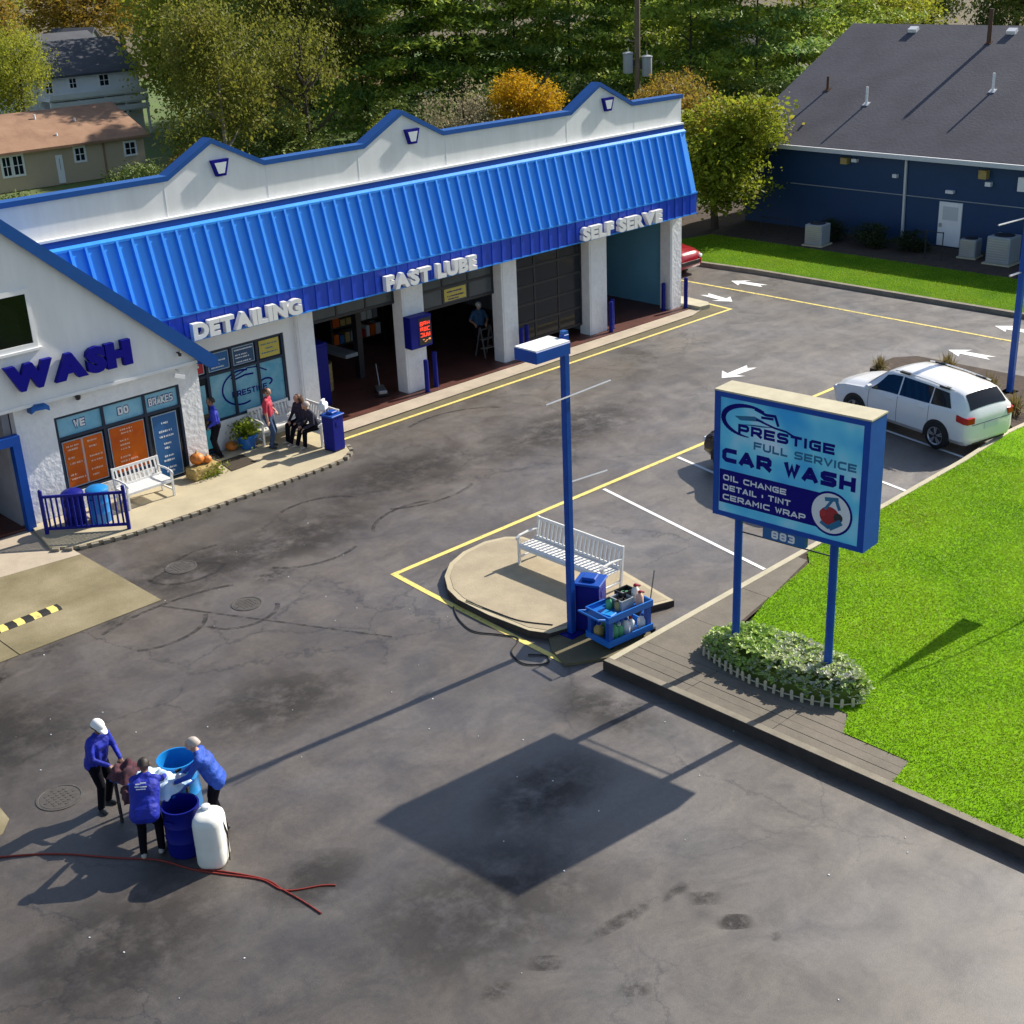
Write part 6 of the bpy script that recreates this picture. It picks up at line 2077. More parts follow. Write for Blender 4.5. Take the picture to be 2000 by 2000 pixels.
# ================================================================== CARS (local: nose towards +y)
def make_car(name, label, loc, rz, paint, ST, wheel_y, wr, glass_side, shield, rear, trim):
    t = thing(name, label, 'car', loc, rz)
    ys = [s[0] for s in ST]
    cols_ = np.array(ST)
    def sec(y):
        v = [np.interp(y, ys, cols_[:, i]) for i in range(1, 7)]
        zb, belt, ztop, wl, wb, wt = v
        return [Vector(p) for p in ((0, y, zb), (.85*wl, y, zb), (wl, y, zb+.14), (wl+.012, y, (zb+.14)*.5+(belt-.07)*.5), (wb, y, belt-.07), (wb-.025, y, belt), (wt, y, ztop-.07), (wt-.09, y, ztop-.012), (wt*.5, y, ztop+.012), (0, y, ztop+.02))]
    body = MB()
    yy = sorted(set([round(y, 3) for y in ys]+[round(ys[0]+(ys[-1]-ys[0])*i/44, 3) for i in range(45)]))
    rows = []
    for y in yy:
        s = sec(y)
        ring = [Vector((-p.x, p.y, p.z)) for p in s[1:-1]][::-1]
        full = s+ring                    # bottom centre, right side up, top centre, left side down
        rows.append(full)
    n = len(rows[0])
    for r_ in rows:
        body.v += r_
    for i in range(len(rows)-1):
        for k in range(n):
            a, b = i*n+k, i*n+(k+1) % n
            body.f.append([a, a+n, b+n, b])
            body.mi.append(0)
    body.f.append(list(range(n)))
    body.mi.append(0)
    e_ = (len(rows)-1)*n
    body.f.append([e_+k for k in range(n)][::-1])
    body.mi.append(0)
    bo = body.build('body', M[paint], t, 34)
    def side(y, v, sgn, off):
        s = sec(y)
        p = s[5].lerp(s[6], v)
        d = (s[6]-s[5]).normalized()
        nr = Vector((d.z, 0, -d.x)).normalized()
        p = p+nr*off
        return Vector((p.x*sgn, p.y, p.z))
    for sgn in (-1, 1):
        for gi, (yb0, yb1, yt0, yt1) in enumerate(glass_side):
            g_ = MB()
            nu, nv = 10, 4
            for j in range(nv+1):
                v = .07+.84*j/nv
                for i in range(nu+1):
                    u = i/nu
                    y = (yb0+(yb1-yb0)*u)*(1-v)+(yt0+(yt1-yt0)*u)*v
                    g_.v.append(side(y, v, sgn, .008))
            for j in range(nv):
                for i in range(nu):
                    a = j*(nu+1)+i
                    f = [a, a+1, a+nu+2, a+nu+1]
                    g_.f.append(f if sgn < 0 else f[::-1])
                    g_.mi.append(0)
            g_.build('side_window', M['car_glass'], t, 60)
        for y in trim['door_lines']:
            k = MB()
            s = sec(y)
            pts = [s[2], s[3], s[4], s[5]]
            for a, b in zip(pts[:-1], pts[1:]):
                q = [a+Vector((.004, -.006, 0)), a+Vector((.004, .006, 0)), b+Vector((.004, .006, 0)), b+Vector((.004, -.006, 0))]
                q = [Vector((p.x*sgn, p.y, p.z)) for p in q]
                k.add(q, [(0, 1, 2, 3) if sgn > 0 else (3, 2, 1, 0)])
            k.build('door_gap', M['black_plastic'], t)
        for y in trim['handles']:
            s = sec(y)
            p = s[4]
            MB().box(min(p.x*sgn, (p.x+.03)*sgn), max(p.x*sgn, (p.x+.03)*sgn), y-.1, y+.1, p.z-.06, p.z-.025).build('door_handle', M[paint], t)
        ym = trim['mirror']
        s = sec(ym)
        MB().obox(((s[5].x+.12)*sgn, ym, s[5].z+.09), (.2, .11, .15)).build('mirror', M[paint], t, bevel=.03)
        # lamps
        zt = trim['tail_z']
        y0 = ys[0]
        s = sec(y0+.10)
        xo_ = s[3].x
        tl = MB()
        ring_ = [(xo_*.70, y0-.012), (xo_*.97, y0+.02), (xo_+.022, y0+.12), (xo_+.040, y0+.36), (xo_-.06, y0+.36), (xo_*.70, y0+.10)]
        for z, gr in ((zt-.085, 1.0), (zt+.085, 1.0)):
            for px_, py_ in ring_:
                tl.v.append(Vector((px_*sgn, py_, z+(.05 if (py_ > y0+.3) else 0))))
        n6 = 6
        fs_ = [(i, (i+1) % n6, n6+(i+1) % n6, n6+i) for i in range(n6)]+[tuple(range(n6))[::-1], tuple(range(n6, 2*n6))]
        for f in fs_:
            tl.f.append(list(f) if sgn > 0 else list(f)[::-1])
            tl.mi.append(0)
        tl.build('tail_light', M['tail_red'], t, bevel=.012)
        yf = ys[-1]
        s = sec(yf-.16)
        MB().obox(((s[4].x-.12)*sgn, yf-.16, s[4].z-.03), (.26, .26, .13), Matrix.Rotation(-.35*sgn, 3, 'Z')).build('headlight', M['lamp_clear'], t, bevel=.03)
        # wheels
        for wy in wheel_y:
            s = sec(wy)
            xo = s[2].x+.02
            ar = MB()
            nseg = 20
            for i in range(nseg+1):
                a = math.pi*(-.08+1.16*i/nseg)
                for rr_ in (0, wr+.075):
                    ar.v.append(Vector(((xo)*sgn, wy+rr_*math.cos(a), wr+rr_*math.sin(a))))
            for i in range(nseg):
                f = [i*2, i*2+1, i*2+3, i*2+2]
                ar.f.append(f if sgn > 0 else f[::-1])
                ar.mi.append(0)
            ar.build('wheel_arch', M['black_plastic'], t)
            wo = MB()
            def ring(prof):
                base = len(wo.v)
                m_ = 26
                for (r__, x) in prof:
                    for k in range(m_):
                        a = 6.2832*k/m_
                        wo.v.append(Vector((x*sgn, wy+r__*math.cos(a), wr+r__*math.sin(a))))
                for i in range(len(prof)-1):
                    for k in range(m_):
                        a, b = base+i*m_+k, base+i*m_+(k+1) % m_
                        f = [a, b, b+m_, a+m_]
                        wo.f.append(f[::-1] if sgn > 0 else f)
                        wo.mi.append(0)
            ring([(.2, xo-.2), (wr-.02, xo-.2), (wr, xo-.17), (wr, xo), (wr-.03, xo+.025), (wr*.68, xo+.03), (wr*.66, xo+.012)])
            w_ = wo.build('wheel', M['rubber'], t, 40)
            hub = MB()
            for i in range(5):
                a = 6.2832*i/5+.3
                c, sn = math.cos(a), math.sin(a)
                for dd in (-.16, .16):
                    c2, s2 = math.cos(a+dd), math.sin(a+dd)
                    hub.bar(((xo+.018)*sgn, wy+.04*c, wr+.04*sn), ((xo+.018)*sgn, wy+wr*.66*c2, wr+wr*.66*s2), .035, .02, (sgn, 0, 0))
            hub.build('rim', M['alloy'], w_)
            h2_ = MB()
            m_ = 26
            for (r__, x) in ((wr*.60, xo+.012), (wr*.68, xo+.032)):
                for k in range(m_):
                    a = 6.2832*k/m_
                    h2_.v.append(Vector((x*sgn, wy+r__*math.cos(a), wr+r__*math.sin(a))))
            for k in range(m_):
                f = [k, (k+1) % m_, m_+(k+1) % m_, m_+k]
                h2_.f.append(f[::-1] if sgn > 0 else f)
                h2_.mi.append(0)
            h2_.build('rim', M['alloy'], w_)
            hb = MB()
            for k in range(m_):
                a = 6.2832*k/m_
                hb.v.append(Vector(((xo+.006)*sgn, wy+wr*.62*math.cos(a), wr+wr*.62*math.sin(a))))
            hb.f.append(list(range(m_)) if sgn > 0 else list(range(m_))[::-1])
            hb.mi.append(0)
            hb.build('brake_disc', M['dark_metal'], w_)
    for nm, (ya, yb, fa, fb_) in (('windscreen', shield), ('rear_window', rear)):
        g_ = MB()
        nu, nv = 8, 6
        pts = [[None]*(nu+1) for _ in range(nv+1)]
        for j in range(nv+1):
            y = ya+(yb-ya)*j/nv
            s = sec(y)
            f = fa+(fb_-fa)*j/nv
            for i in range(nu+1):
                u = -1+2*i/nu
                x = abs(u)*s[7].x*f
                xs_ = [s[9].x, s[8].x, s[7].x, s[6].x]
                zs_ = [s[9].z, s[8].z, s[7].z, s[6].z]
                z = float(np.interp(x, xs_, zs_))
                pts[j][i] = Vector((x*(1 if u > 0 else -1), y, z))
        d = 1 if nm == 'windscreen' else -1
        for j in range(nv+1):
            for i in range(nu+1):
                g_.v.append(pts[j][i]+Vector((0, .007*d, .009)))
        for j in range(nv):
            for i in range(nu):
                a = j*(nu+1)+i
                f = [a, a+1, a+nu+2, a+nu+1]
                g_.f.append(f if (yb > ya) else f[::-1])
                g_.mi.append(0)
        g_.build(nm, M['car_glass'], t, 60)
    # tailgate gap, wiper, bonnet gap
    k = MB()
    y0 = ys[0]
    zt = trim['tail_z']
    k.box(-.72, .72, y0-.012, y0+.03, zt-.115, zt-.105)
    k.build('tailgate_gap', M['black_plastic'], t)
    MB().bar((0, y0+.10, zt+.16), (.34, y0+.17, zt+.30), .02, .02, (0, -1, .4)).build('wiper', M['black_plastic'], t)
    zp = trim['tail_z']-.20
    MB().box(-.26, .26, y0-.018, y0-.004, zp-.09, zp+.07).build('number_plate', M['print_white'], t)
    MB().box(-.62, .62, y0+.035, y0+.2, .28, .37).build('bumper_trim', M['black_plastic'], t)
    yf = ys[-1]
    MB().box(-.55, .55, yf-.1, yf+.006, .45, .62).build('grille', M['black_plastic'], t, bevel=.01)
    if trim.get('rails'):
        for sgn in (-1, 1):
            for ya in trim['rails']:
                s = sec(ya)
                MB().box(s[6].x*sgn-.045, s[6].x*sgn+.045, ya-.16, ya+.16, s[6].z+.035, s[6].z+.085).build('roof_rail_foot', M['black_plastic'], t)
        for sgn in (-1, 1):
            pts = [Vector((sec(y_)[6].x*sgn, y_, sec(y_)[6].z+.075)) for y_ in (-1.75, -1.4, -.9, -.4, .0, .25)]
            MB().tube(pts, .016, 6).build('roof_rail', M['car_white'], t)
    return t

SUVS = [(-2.42, .42, .82, .90, .74, .76, .68), (-2.38, .32, .94, 1.03, .84, .85, .77), (-2.31, .27, 1.10, 1.17, .90, .885, .78), (-2.18, .25, 1.15, 1.36, .915, .90, .74), (-2.00, .25, 1.16, 1.555, .918, .908, .70), (-1.80, .24, 1.15, 1.605, .918, .908, .695), (-1.0, .23, 1.10, 1.675, .915, .91, .69), (-.1, .23, 1.07, 1.70, .915, .91, .68), (.30, .23, 1.06, 1.67, .915, .91, .665), (.55, .23, 1.05, 1.59, .915, .91, .66), (1.18, .23, 1.02, 1.13, .915, .90, .74), (1.34, .23, 1.0, 1.085, .915, .89, .78), (1.90, .24, .93, 1.02, .90, .86, .74), (2.25, .27, .83, .93, .84, .80, .66), (2.38, .33, .71, .79, .74, .70, .55), (2.43, .42, .58, .64, .62, .58, .45)]
make_car('white_suv', 'white family suv parked nose to the building in the marked bays', (32.03, 17.72, 0), math.atan2(-.2, .98), 'car_white', SUVS, (-1.46, 1.42), .36,
         [(-1.86, -1.17, -1.60, -1.15), (-1.12, -.10, -1.12, -.10), (-.05, 1.00, -.05, .45)], (.59, 1.16, .97, 1.02), (-2.02, -2.29, .96, 1.0),
         dict(door_lines=(-1.14, -.07, .95), handles=(-.9, .22), mirror=.88, tail_z=.95, rails=(-1.45, -.1)))
bk = make_car('black_car', 'black car hidden behind the big blue sign, only its front corner in view', (26.5, 18.3, 0), math.atan2(-.2, .98), 'car_black', SUVS, (-1.46, 1.42), .36,
         [(-1.86, -1.17, -1.60, -1.15), (-1.12, -.10, -1.12, -.10), (-.05, 1.00, -.05, .45)], (.59, 1.16, .97, 1.02), (-2.02, -2.29, .96, 1.0),
         dict(door_lines=(-1.14, -.07, .95), handles=(-.9, .22), mirror=.88, tail_z=.95))
bk.scale = (.9, .89, .9)
make_car('red_car', 'red car nosing out from behind the end of the car wash', (42.1, 36.1, 0), R(180), 'car_red', SUVS, (-1.46, 1.42), .36,
         [(-1.86, -1.17, -1.60, -1.15), (-1.12, -.10, -1.12, -.10), (-.05, 1.00, -.05, .45)], (.59, 1.16, .97, 1.02), (-2.02, -2.29, .96, 1.0),
         dict(door_lines=(-1.14, -.07, .95), handles=(-.9, .22), mirror=.88, tail_z=.95))

# ================================================================== PEOPLE
def ik(a, t, l1, l2, pole):
    d = t-a
    L_ = min(d.length, (l1+l2)*.995)
    d = d.normalized()
    x = (l1*l1-l2*l2+L_*L_)/(2*L_)
    h = math.sqrt(max(0, l1*l1-x*x))
    pv = Vector(pole)
    pv = (pv-d*pv.dot(d)).normalized()
    return a+d*x+pv*h, a+d*L_

def hull_capsule(mb, a, b, ra, rb):
    a, b = Vector(a), Vector(b)
    bm = bmesh.new()
    for c, r_ in ((a, ra), (b, rb)):
        bmesh.ops.create_icosphere(bm, subdivisions=2, radius=r_, matrix=Matrix.Translation(c))
    if (a-b).length > 1e-4:
        res = bmesh.ops.convex_hull(bm, input=list(bm.verts))
        kill = [e for e in res['geom_interior'] if isinstance(e, bmesh.types.BMVert)]
        bmesh.ops.delete(bm, geom=kill, context='VERTS')
    bm.verts.index_update()
    mb.add([v.co.copy() for v in bm.verts], [[v.index for v in f.verts] for f in bm.faces])
    bm.free()

def person(label, loc, rz, lean=5, hands=((-.28, .1, .85), (.28, .1, .85)), feet=((-.11, .0), (.11, .05)), hip=.93, hips_y=0, head_pitch=10, head_yaw=0, top='jacket_blue', arms=None, legs='pants_black', skin='skin', shoe='shoe', hair='hair_dark', cap=None, long_hair=False, girth=1.0, group=None, short_sleeve=False, back_print=False, long_top=False):
    t = thing('person', label, 'person', loc, rz, group)
    caps = []     # a, b, ra, rb, slot
    SKIN, TOP, LEG, SHOE = 0, 1, 2, 3
    g_ = girth
    H = Vector((0, hips_y, hip))
    ax = Vector((0, math.sin(R(lean)), math.cos(R(lean))))
    fwd = Vector((0, math.cos(R(lean)), -math.sin(R(lean))))
    def tp(x, u, f=0):
        return H+Vector((x, 0, 0))+ax*u+fwd*f
    def cp(a, b, ra, rb, s):
        caps.append((Vector(a), Vector(b), ra, rb, s))
    cp(tp(-.075, .0), tp(.075, .0), .118*g_, .118*g_, TOP if long_top else LEG)
    if long_top:
        cp(tp(-.085, -.06), tp(.085, -.06), .112*g_, .112*g_, TOP)
    cp(tp(-.06, .12), tp(.06, .12), .115*g_, .115*g_, TOP)
    cp(tp(-.08, .30), tp(.08, .30), .118*g_, .118*g_, TOP)
    cp(tp(-.07, .06, .02), tp(-.09, .34), .11*g_, .11*g_, TOP)
    cp(tp(.07, .06, .02), tp(.09, .34), .11*g_, .11*g_, TOP)
    cp(tp(-.15, .46), tp(.15, .46), .072, .072, TOP)
    cp(tp(-.05, .50), tp(.05, .50), .068, .068, TOP)
    hd = tp(0, .60)+Vector((0, .02, .07))
    cp(tp(0, .50), tp(0, .60, .01), .056, .050, SKIN)
    hp = R(lean*.6+head_pitch)
    hy_ = R(head_yaw)
    hf = Vector((math.sin(hy_)*math.cos(hp), math.cos(hy_)*math.cos(hp), -math.sin(hp)))
    hs = Vector((math.cos(hy_), -math.sin(hy_), 0))
    hu = hs.cross(hf).normalized()
    cp(hd-hf*.022+hu*.022, hd+hf*.022+hu*.028, .092, .086, SKIN)
    cp(hd+hf*.03-hu*.03, hd+hf*.042-hu*.065, .068, .044, SKIN)
    cp(hd+hf*.095+hu*.01, hd+hf*.115-hu*.018, .012, .017, SKIN)
    for s in (-1, 1):
        cp(hd+hs*s*.088-hu*.015, hd+hs*s*.092+hu*.018-hf*.008, .012, .014, SKIN)
    finger_bits = []
    for s, hand, pole in ((-1, hands[0], (-.6, -.6, -.5)), (1, hands[1], (.6, -.6, -.5))):
        sh = tp(s*.175, .455)
        el, wr_ = ik(sh, Vector(hand), .29, .26, pole)
        cp(sh, el, .062, .049, TOP)
        if short_sleeve:
            cp(sh.lerp(el, .85), el, .044, .044, SKIN)
        cp(el, wr_, .046, .031 if short_sleeve else .038, SKIN if short_sleeve else TOP)
        d = (wr_-el).normalized()
        dwn = Vector((0, 0, -1))
        fd = (d*.75+dwn*.35).normalized()
        sd = fd.cross(Vector((0, 0, 1)))
        sd = Vector((1, 0, 0)) if sd.length < .1 else sd.normalized()
        pm = wr_+fd*.085
        for o_ in (-.022, 0, .022):
            cp(wr_+sd*o_*.6, pm+sd*o_*1.15, .020, .016, SKIN)
        nrm2 = fd.cross(sd)
        cdir = nrm2 if nrm2.z < 0 else -nrm2
        for k, (o_, ln) in enumerate(((-.033, .060), (-.011, .072), (.011, .068), (.033, .052))):
            b0 = pm+sd*o_
            b1 = b0+fd*ln*.5+cdir*.006
            b2 = b1+(fd*.75+cdir*.65).normalized()*ln*.5
            cp(b0-fd*.012, b1, .0105, .0095, SKIN)
            cp(b1, b2, .0095, .008, SKIN)
        tb = wr_+fd*.03+sd*(-s)*.028
        t1 = tb+(fd*.6+sd*(-s)*.8).normalized()*.04
        cp(tb, t1, .014, .012, SKIN)
        cp(t1, t1+(fd*.9+cdir*.4).normalized()*.032, .012, .009, SKIN)
    for s, ft in ((-1, feet[0]), (1, feet[1])):
        hj = H+Vector((s*.088, 0, -.02))
        ank = Vector((ft[0], ft[1], .085+(ft[2] if len(ft) > 2 else 0)))
        kn, an_ = ik(hj, ank, .43, .43, (s*.12, 1, .1))
        cp(hj, kn, .100*g_, .074, LEG)
        cp(kn, an_, .074, .058, LEG)
        fdir = Vector((s*.18, 1, 0)).normalized()
        cp(an_+Vector((0, 0, -.035))-fdir*.05, an_+Vector((0, 0, -.048))+fdir*.13, .044, .036, SHOE)
    mb = MB()
    for a, b, ra, rb, s in caps:
        hull_capsule(mb, a, b, ra, rb)
    src = link(bpy.data.objects.new('body', mb.mesh('body_src', M[skin])))
    md = src.modifiers.new('r', 'REMESH')
    md.mode = 'VOXEL'
    md.voxel_size = .0125
    sm_ = src.modifiers.new('s', 'SMOOTH')
    sm_.factor = .5
    sm_.iterations = 2
    dg = bpy.context.evaluated_depsgraph_get()
    me = bpy.data.meshes.new_from_object(src.evaluated_get(dg))
    bpy.data.objects.remove(src)
    me.name = 'body'
    me.materials.clear()
    for mk in (skin, top, legs, shoe):
        me.materials.append(M[mk])
    nf = len(me.polygons)
    cen = np.empty(nf*3)
    me.polygons.foreach_get('center', cen)
    cen = cen.reshape(-1, 3)
    best = np.full(nf, 1e9)
    slot = np.zeros(nf, int)
    for a, b, ra, rb, s in caps:
        A, B = np.array(a), np.array(b)
        ab = B-A
        q = ab.dot(ab)
        u = np.clip(((cen-A)@ab)/q if q > 1e-9 else np.zeros(nf), 0, 1)
        dist = np.linalg.norm(cen-(A+u[:, None]*ab), axis=1)-(ra+(rb-ra)*u)
        w_ = dist < best
        best[w_] = dist[w_]
        slot[w_] = s
    me.polygons.foreach_set('material_index', slot.astype(np.int32))
    me.polygons.foreach_set('use_smooth', np.ones(nf, bool))
    o = link(bpy.data.objects.new('body', me))
    o.parent = t
    # hair, cap, eyes
    rm = Matrix((hs, hf, hu)).transposed().to_4x4()
    T_ = Matrix.Translation(hd) @ rm
    def dome(r_, lo, sy, mk, nm, dz=.02, thick=1.0, dy=-.012):
        k = MB()
        n_, m_ = 18, 7
        for i in range(m_+1):
            ph = (math.pi/2-lo)*i/m_
            for j in range(n_):
                a = 6.2832*j/n_
                zz = r_*math.cos(ph)
                rad = r_*math.sin(ph)
                drop = 0
                if i >= m_-1:
                    drop = -.045*max(0, -math.sin(a))*(i-m_+2)/2
                k.v.append(T_ @ Vector((rad*math.cos(a)*.93, rad*math.sin(a)*sy+dy, zz*.98+dz+drop)))
        for i in range(m_):
            for j in range(n_):
                k.f.append([i*n_+j, (i+1)*n_+j, (i+1)*n_+(j+1) % n_, i*n_+(j+1) % n_])
                k.mi.append(0)
        return k
    if cap:
        k = dome(.108, -.02, 1.12, cap, 'cap', .022)
        br = []
        for i in range(9):
            a = math.pi*(.12+.76*i/8)
            br.append((math.cos(a), math.sin(a)))
        n0 = len(k.v)
        for r0, r1, z in ((.095, .10, .022), (.095, .20, .005)):
            pass
        for c_, s_ in br:
            for rr_, z in ((.098, .026), (.185, .004)):
                k.v.append(T_ @ Vector((c_*.098*(.9 if rr_ > .1 else 1), s_*rr_*1.05, z)))
            for rr_, z in ((.098, .034), (.185, .012)):
                k.v.append(T_ @ Vector((c_*.098*(.9 if rr_ > .1 else 1), s_*rr_*1.05, z)))
        for i in range(8):
            a = n0+i*4
            k.f.append([a, a+1, a+5, a+4])
            k.f.append([a+2, a+6, a+7, a+3])
            k.f.append([a+1, a+3, a+7, a+5])
            k.mi += [0, 0, 0]
        k.build('cap', M[cap], t, 60)
    if hair:
        k = dome(.101, -.30 if not cap else -.45, 1.10, hair, 'hair', .016, dy=-.018)
        if long_hair:
            n0 = len(k.v)
            rr_ = random.Random(4)
            for i in range(16):
                a = math.pi*(.95+1.1*i/15)
                p = Vector((math.cos(a)*.10, math.sin(a)*.10-.02, .03))
                k.tube([T_ @ p, T_ @ (p*1.12+Vector((0, 0, -.12))), T_ @ (p*1.05+Vector((0, -.01, -.26)))], [.028, .032, .012], 6)
        k.build('hair', M[hair], t, 60)
    ek = MB()
    for s in (-1, 1):
        ek.lathe([(0, -.008), (.007, -.004), (.008, 0), (.007, .004), (0, .008)], T_ @ Vector((s*.034, .093, .012)), 8)
    ek.build('eyes', M['hair_dark'], t)
    if back_print:
        k = MB()
        for (x0_, u0_, w_, h_) in ((-.09, .36, .08, .02), (-.02, .375, .09, .02), (-.10, .32, .06, .022), (-.03, .318, .11, .018), (-.08, .285, .14, .014)):
            pts = [tp(x0_, u0_, -.145*g_), tp(x0_+w_, u0_, -.145*g_), tp(x0_+w_, u0_+h_, -.143*g_), tp(x0_, u0_+h_, -.143*g_)]
            k.add(pts, [(0, 1, 2, 3)])
        k.build('back_print', M['print_white'], t)
    return t

WK = 'workers in blue round the drums'
person('worker in blue jacket and white cap standing furthest left at the drums', (7.74, 18.2, 0), R(197), 16, ((-.12, .42, 1.0), (.16, .44, 1.02)), ((-.12, -.02), (.12, .06)), head_pitch=20, top='jacket_blue', cap='cap_white', hair='hair_dark', skin='skin_dark', group=WK, girth=1.18, long_top=True)
person('worker with pale print on the back of a blue jacket bending over the table', (7.62, 16.46, 0), R(-40), 38, ((-.16, .72, .98), (.2, .70, .98)), ((-.14, -.02), (.12, .08)), hip=.90, hips_y=-.08, head_pitch=25, top='jacket_blue', hair='hair_dark', skin='skin_dark', shoe='shoe_pale', group=WK, back_print=True, girth=1.36, long_top=True)
person('worker in blue jacket, coloured as sunlit, leaning over the drums from the right', (8.78, 16.32, 0), R(50), 26, ((-.16, .58, .98), (.14, .52, .95)), ((-.12, -.05), (.12, .03)), head_pitch=22, top='jacket_sunlit', cap=None, hair='hair_grey', skin='skin', group=WK, girth=1.15, long_top=True)
person('man in a red shirt and jeans standing in front of the detailing window', (19.36, 30.12, .08), R(-140), 3, ((-.22, .16, 1.0), (.25, .06, .84)), ((-.11, 0), (.12, .05)), top='shirt_red', legs='denim', hair='hair_brown', short_sleeve=True, girth=1.12)
person('woman with long brown hair in dark clothes sitting on the bench by the window', (20.42, 29.98, .08), R(95), 8, ((-.14, .40, .62), (.12, .42, .62)), ((-.12, .62), (.10, .55)), hip=.56, hips_y=.05, head_pitch=12, top='shirt_navy', legs='pants_black', hair='hair_brown', long_hair=True, shoe='shoe_pale')
person('man with short hair in dark clothes sitting on the bench next to the bin', (20.42, 29.32, .08), R(80), 24, ((-.15, .48, .60), (.15, .46, .60)), ((-.13, .50), (.13, .60)), hip=.56, hips_y=.05, head_pitch=14, top='shirt_navy', legs='pants_black', hair='hair_grey', shoe='shoe_pale')
person('person in a blue jacket and dark trousers at the glass door', (18.02, 30.58, .08), R(60), 6, ((-.2, .2, .95), (.24, .2, 1.0)), ((-.11, 0), (.11, .08)), top='jacket_blue', hair='hair_dark', skin='skin_dark')
person('mechanic in a work shirt and cap standing behind the white stool in the bay', (29.42, 32.45, .05), R(150), 6, ((-.2, .3, 1.05), (.2, .28, 1.05)), ((-.12, 0), (.12, .06)), top='shirt_work', hair='hair_dark', cap='cap_white', skin='skin', girth=1.15, short_sleeve=True)

# ---- drums, towel table, tank between the workers
drum('drum', 'bright blue open drum at the back of the workers, its inside in view', (8.66, 17.28, 0), .31, .90, 'blue_drum', False, True, WD)
drum('drum', 'dark blue drum in front between the bending worker and the white tank', (8.06, 16.22, 0), .28, .84, 'blue_deep', False, True, WD)
t = thing('towel_table', 'low folding table piled with towels between the workers', 'table', (8.10, 17.16, 0), R(20))
MB().box(-.26, .26, -.66, .60, .80, .83).build('table_top', M['blue_paint'], t)
for sx in (-1, 1):
    for sy in (-1, 1):
        MB().box(sx*.21-.02, sx*.21+.02, sy*.54-.02, sy*.54+.02, 0, .80).build('leg', M['dark_metal'], t)
rr = random.Random(31)
def cloth(loc, rz, w, d_, h, mk, label, seed):
    q = random.Random(seed)
    k = MB()
    n_ = 14
    for i in range(n_+1):
        for j in range(n_+1):
            u, v = -1+2*i/n_, -1+2*j/n_
            r2 = max(abs(u), abs(v))
            z = h*(1-r2**4)*(.7+.3*math.sin(u*5+q.uniform(-.4, .4))*math.cos(v*4))+q.uniform(0, .012)
            if r2 > .97:
                z = 0
            k.v.append(Vector((u*w/2*(1+.05*math.sin(v*7)), v*d_/2*(1+.05*math.cos(u*6)), z)))
    for i in range(n_):
        for j in range(n_):
            a = i*(n_+1)+j
            k.f.append([a, a+n_+1, a+n_+2, a+1])
            k.mi.append(0)
    o = k.build('cloth', M[mk], None, 70)
    o.location = loc
    o.rotation_euler = (0, 0, rz)
    tag(o, label, 'towels')
    return o
cloth((8.14, 16.84, .831), R(20), .62, .64, .22, 'towel', 'pile of white and light blue towels on the front half of the table', 1)
cloth((8.10, 17.26, .831), R(30), .42, .34, .14, 'towel', 'pile of white towels on the back half of the table', 2)
cloth((7.92, 17.56, .831), R(15), .50, .42, .26, 'laundry', 'heap of dark maroon cloths at the far left end of the table', 3)
cloth((7.80, 17.26, .62), R(70), .40, .30, .22, 'laundry', 'dark maroon cloth hanging over the left edge of the table', 4)
t = thing('bottle', 'white spray bottle standing among the towels on the table', 'bottle', (8.32, 16.66, .83), 0)
MB().lathe([(.04, 0), (.045, .01), (.045, .17), (.018, .22), (.018, .25)], n=12).build('body', M['print_white'], t, 50)
MB().obox((.02, 0, .27), (.10, .03, .04)).build('trigger', M['rubber'], t)
t = thing('white_tank', 'upright rounded white plastic tank in front of the workers', 'tank', (8.20, 15.66, 0), R(42))
def rrect(w, d_, r_, n=6):
    pts = []
    for cx, cy, a0 in ((w/2-r_, d_/2-r_, 0), (-w/2+r_, d_/2-r_, 90), (-w/2+r_, -d_/2+r_, 180), (w/2-r_, -d_/2+r_, 270)):
        for i in range(n+1):
            a = R(a0+90*i/n)
            pts.append((cx+r_*math.cos(a), cy+r_*math.sin(a)))
    return pts
k = MB()
rings = [(.80, 0), (.94, .02), (1, .07), (1.0, .30), (.985, .34), (1.0, .38), (1, .74), (.93, .82), (.78, .865), (.45, .885)]
base = rrect(.52, .44, .15)
for s_, z in rings:
    for p in base:
        k.v.append(Vector((p[0]*s_, p[1]*s_, z)))
nb = len(base)
for i in range(len(rings)-1):
    for j in range(nb):
        a, b = i*nb+j, i*nb+(j+1) % nb
        k.f.append([a, b, b+nb, a+nb])
        k.mi.append(0)
k.f.append(list(range(nb))[::-1])
k.f.append([(len(rings)-1)*nb+j for j in range(nb)])
k.mi += [0, 0]
k.build('body', M['tank'], t, 50)
MB().lathe([(.07, .885), (.07, .93), (.055, .94), (0, .94)], (.1, .05, 0), 14).build('cap', M['print_white'], t, 40)
MB().tube([(-.02, -.10, .88), (-.02, -.2, .80), (.02, -.232, .6), (.08, -.232, .45), (.05, -.234, .25), (-.03, -.25, .03)], .011, 6).build('hose', M['cord_black'], t)

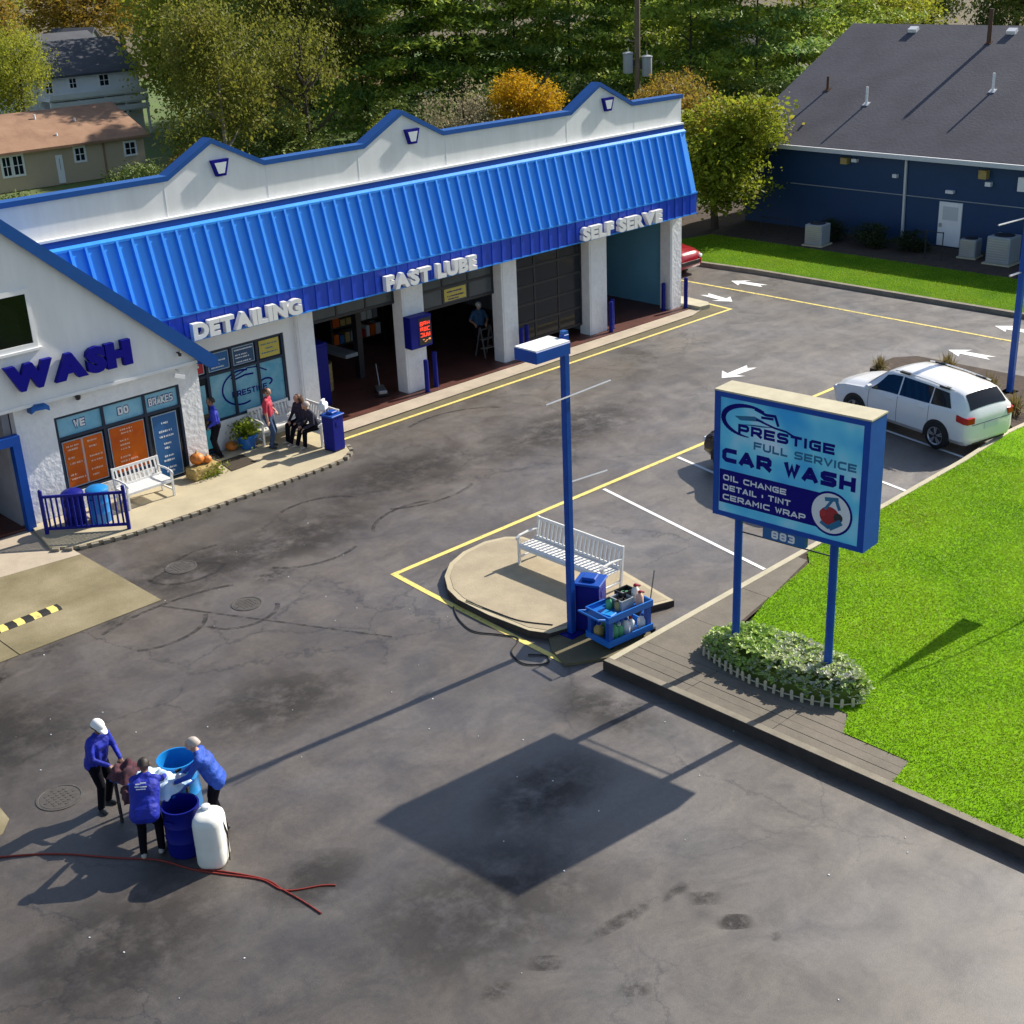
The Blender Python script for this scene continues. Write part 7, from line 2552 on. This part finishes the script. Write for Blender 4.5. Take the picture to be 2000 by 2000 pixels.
# ================================================================== LAWN GRASS
nrng = np.random.default_rng(5)
def grass(n, x0, x1, y0, y1, poly, z, hmin, hmax, label):
    P2 = np.column_stack([nrng.uniform(x0, x1, n), nrng.uniform(y0, y1, n)])
    ins = np.zeros(n, bool)
    j = len(poly)-1
    for i in range(len(poly)):
        xi, yi = poly[i]
        xj, yj = poly[j]
        c = ((yi > P2[:, 1]) != (yj > P2[:, 1]))
        with np.errstate(divide='ignore', invalid='ignore'):
            xx = (xj-xi)*(P2[:, 1]-yi)/((yj-yi) if abs(yj-yi) > 1e-9 else 1e-9)+xi
        ins ^= c & (P2[:, 0] < xx)
        j = i
    P2 = P2[ins]
    n = len(P2)
    a = nrng.uniform(0, 6.283, n)
    h = nrng.uniform(hmin, hmax, n)
    w = nrng.uniform(.006, .012, n)
    ln = nrng.normal(0, .03, (n, 2))
    V = np.zeros((n, 3, 3))
    V[:, 0, 0] = P2[:, 0]-np.cos(a)*w
    V[:, 0, 1] = P2[:, 1]-np.sin(a)*w
    V[:, 1, 0] = P2[:, 0]+np.cos(a)*w
    V[:, 1, 1] = P2[:, 1]+np.sin(a)*w
    V[:, 2, 0] = P2[:, 0]+ln[:, 0]
    V[:, 2, 1] = P2[:, 1]+ln[:, 1]
    V[:, 0:2, 2] = z-.005
    V[:, 2, 2] = z+h
    me = bpy.data.meshes.new('grass')
    me.vertices.add(n*3)
    me.vertices.foreach_set('co', V.reshape(-1))
    me.loops.add(n*3)
    me.loops.foreach_set('vertex_index', np.arange(n*3, dtype=np.int32))
    me.polygons.add(n)
    me.polygons.foreach_set('loop_start', np.arange(0, n*3, 3, dtype=np.int32))
    me.update(calc_edges=True)
    me.materials.append(M['grass_blade'])
    o = link(bpy.data.objects.new('grass', me))
    tag(o, label, 'grass', None, 'stuff')
bedp = [(p[0], p[1]) for p in bed]
lp2 = lawn_poly
grass(330000, 16.5, 31, 2, 15.3, lp2, LZ, .012, .034, 'short bright green grass of the front lawn')
grass(90000, 31, 42, 2, 15.3, lp2, LZ, .012, .034, 'short bright green grass at the far right of the front lawn')
strip_poly = [(44.2, 5), (48.5, 5), (48.5, 37.6), (43.6, 38.8), (43.95, 35), (44.2, 32)]
grass(120000, 43.5, 48.6, 5, 38.8, strip_poly, .13, .02, .06, 'rougher darker green grass of the strip beyond the side road')
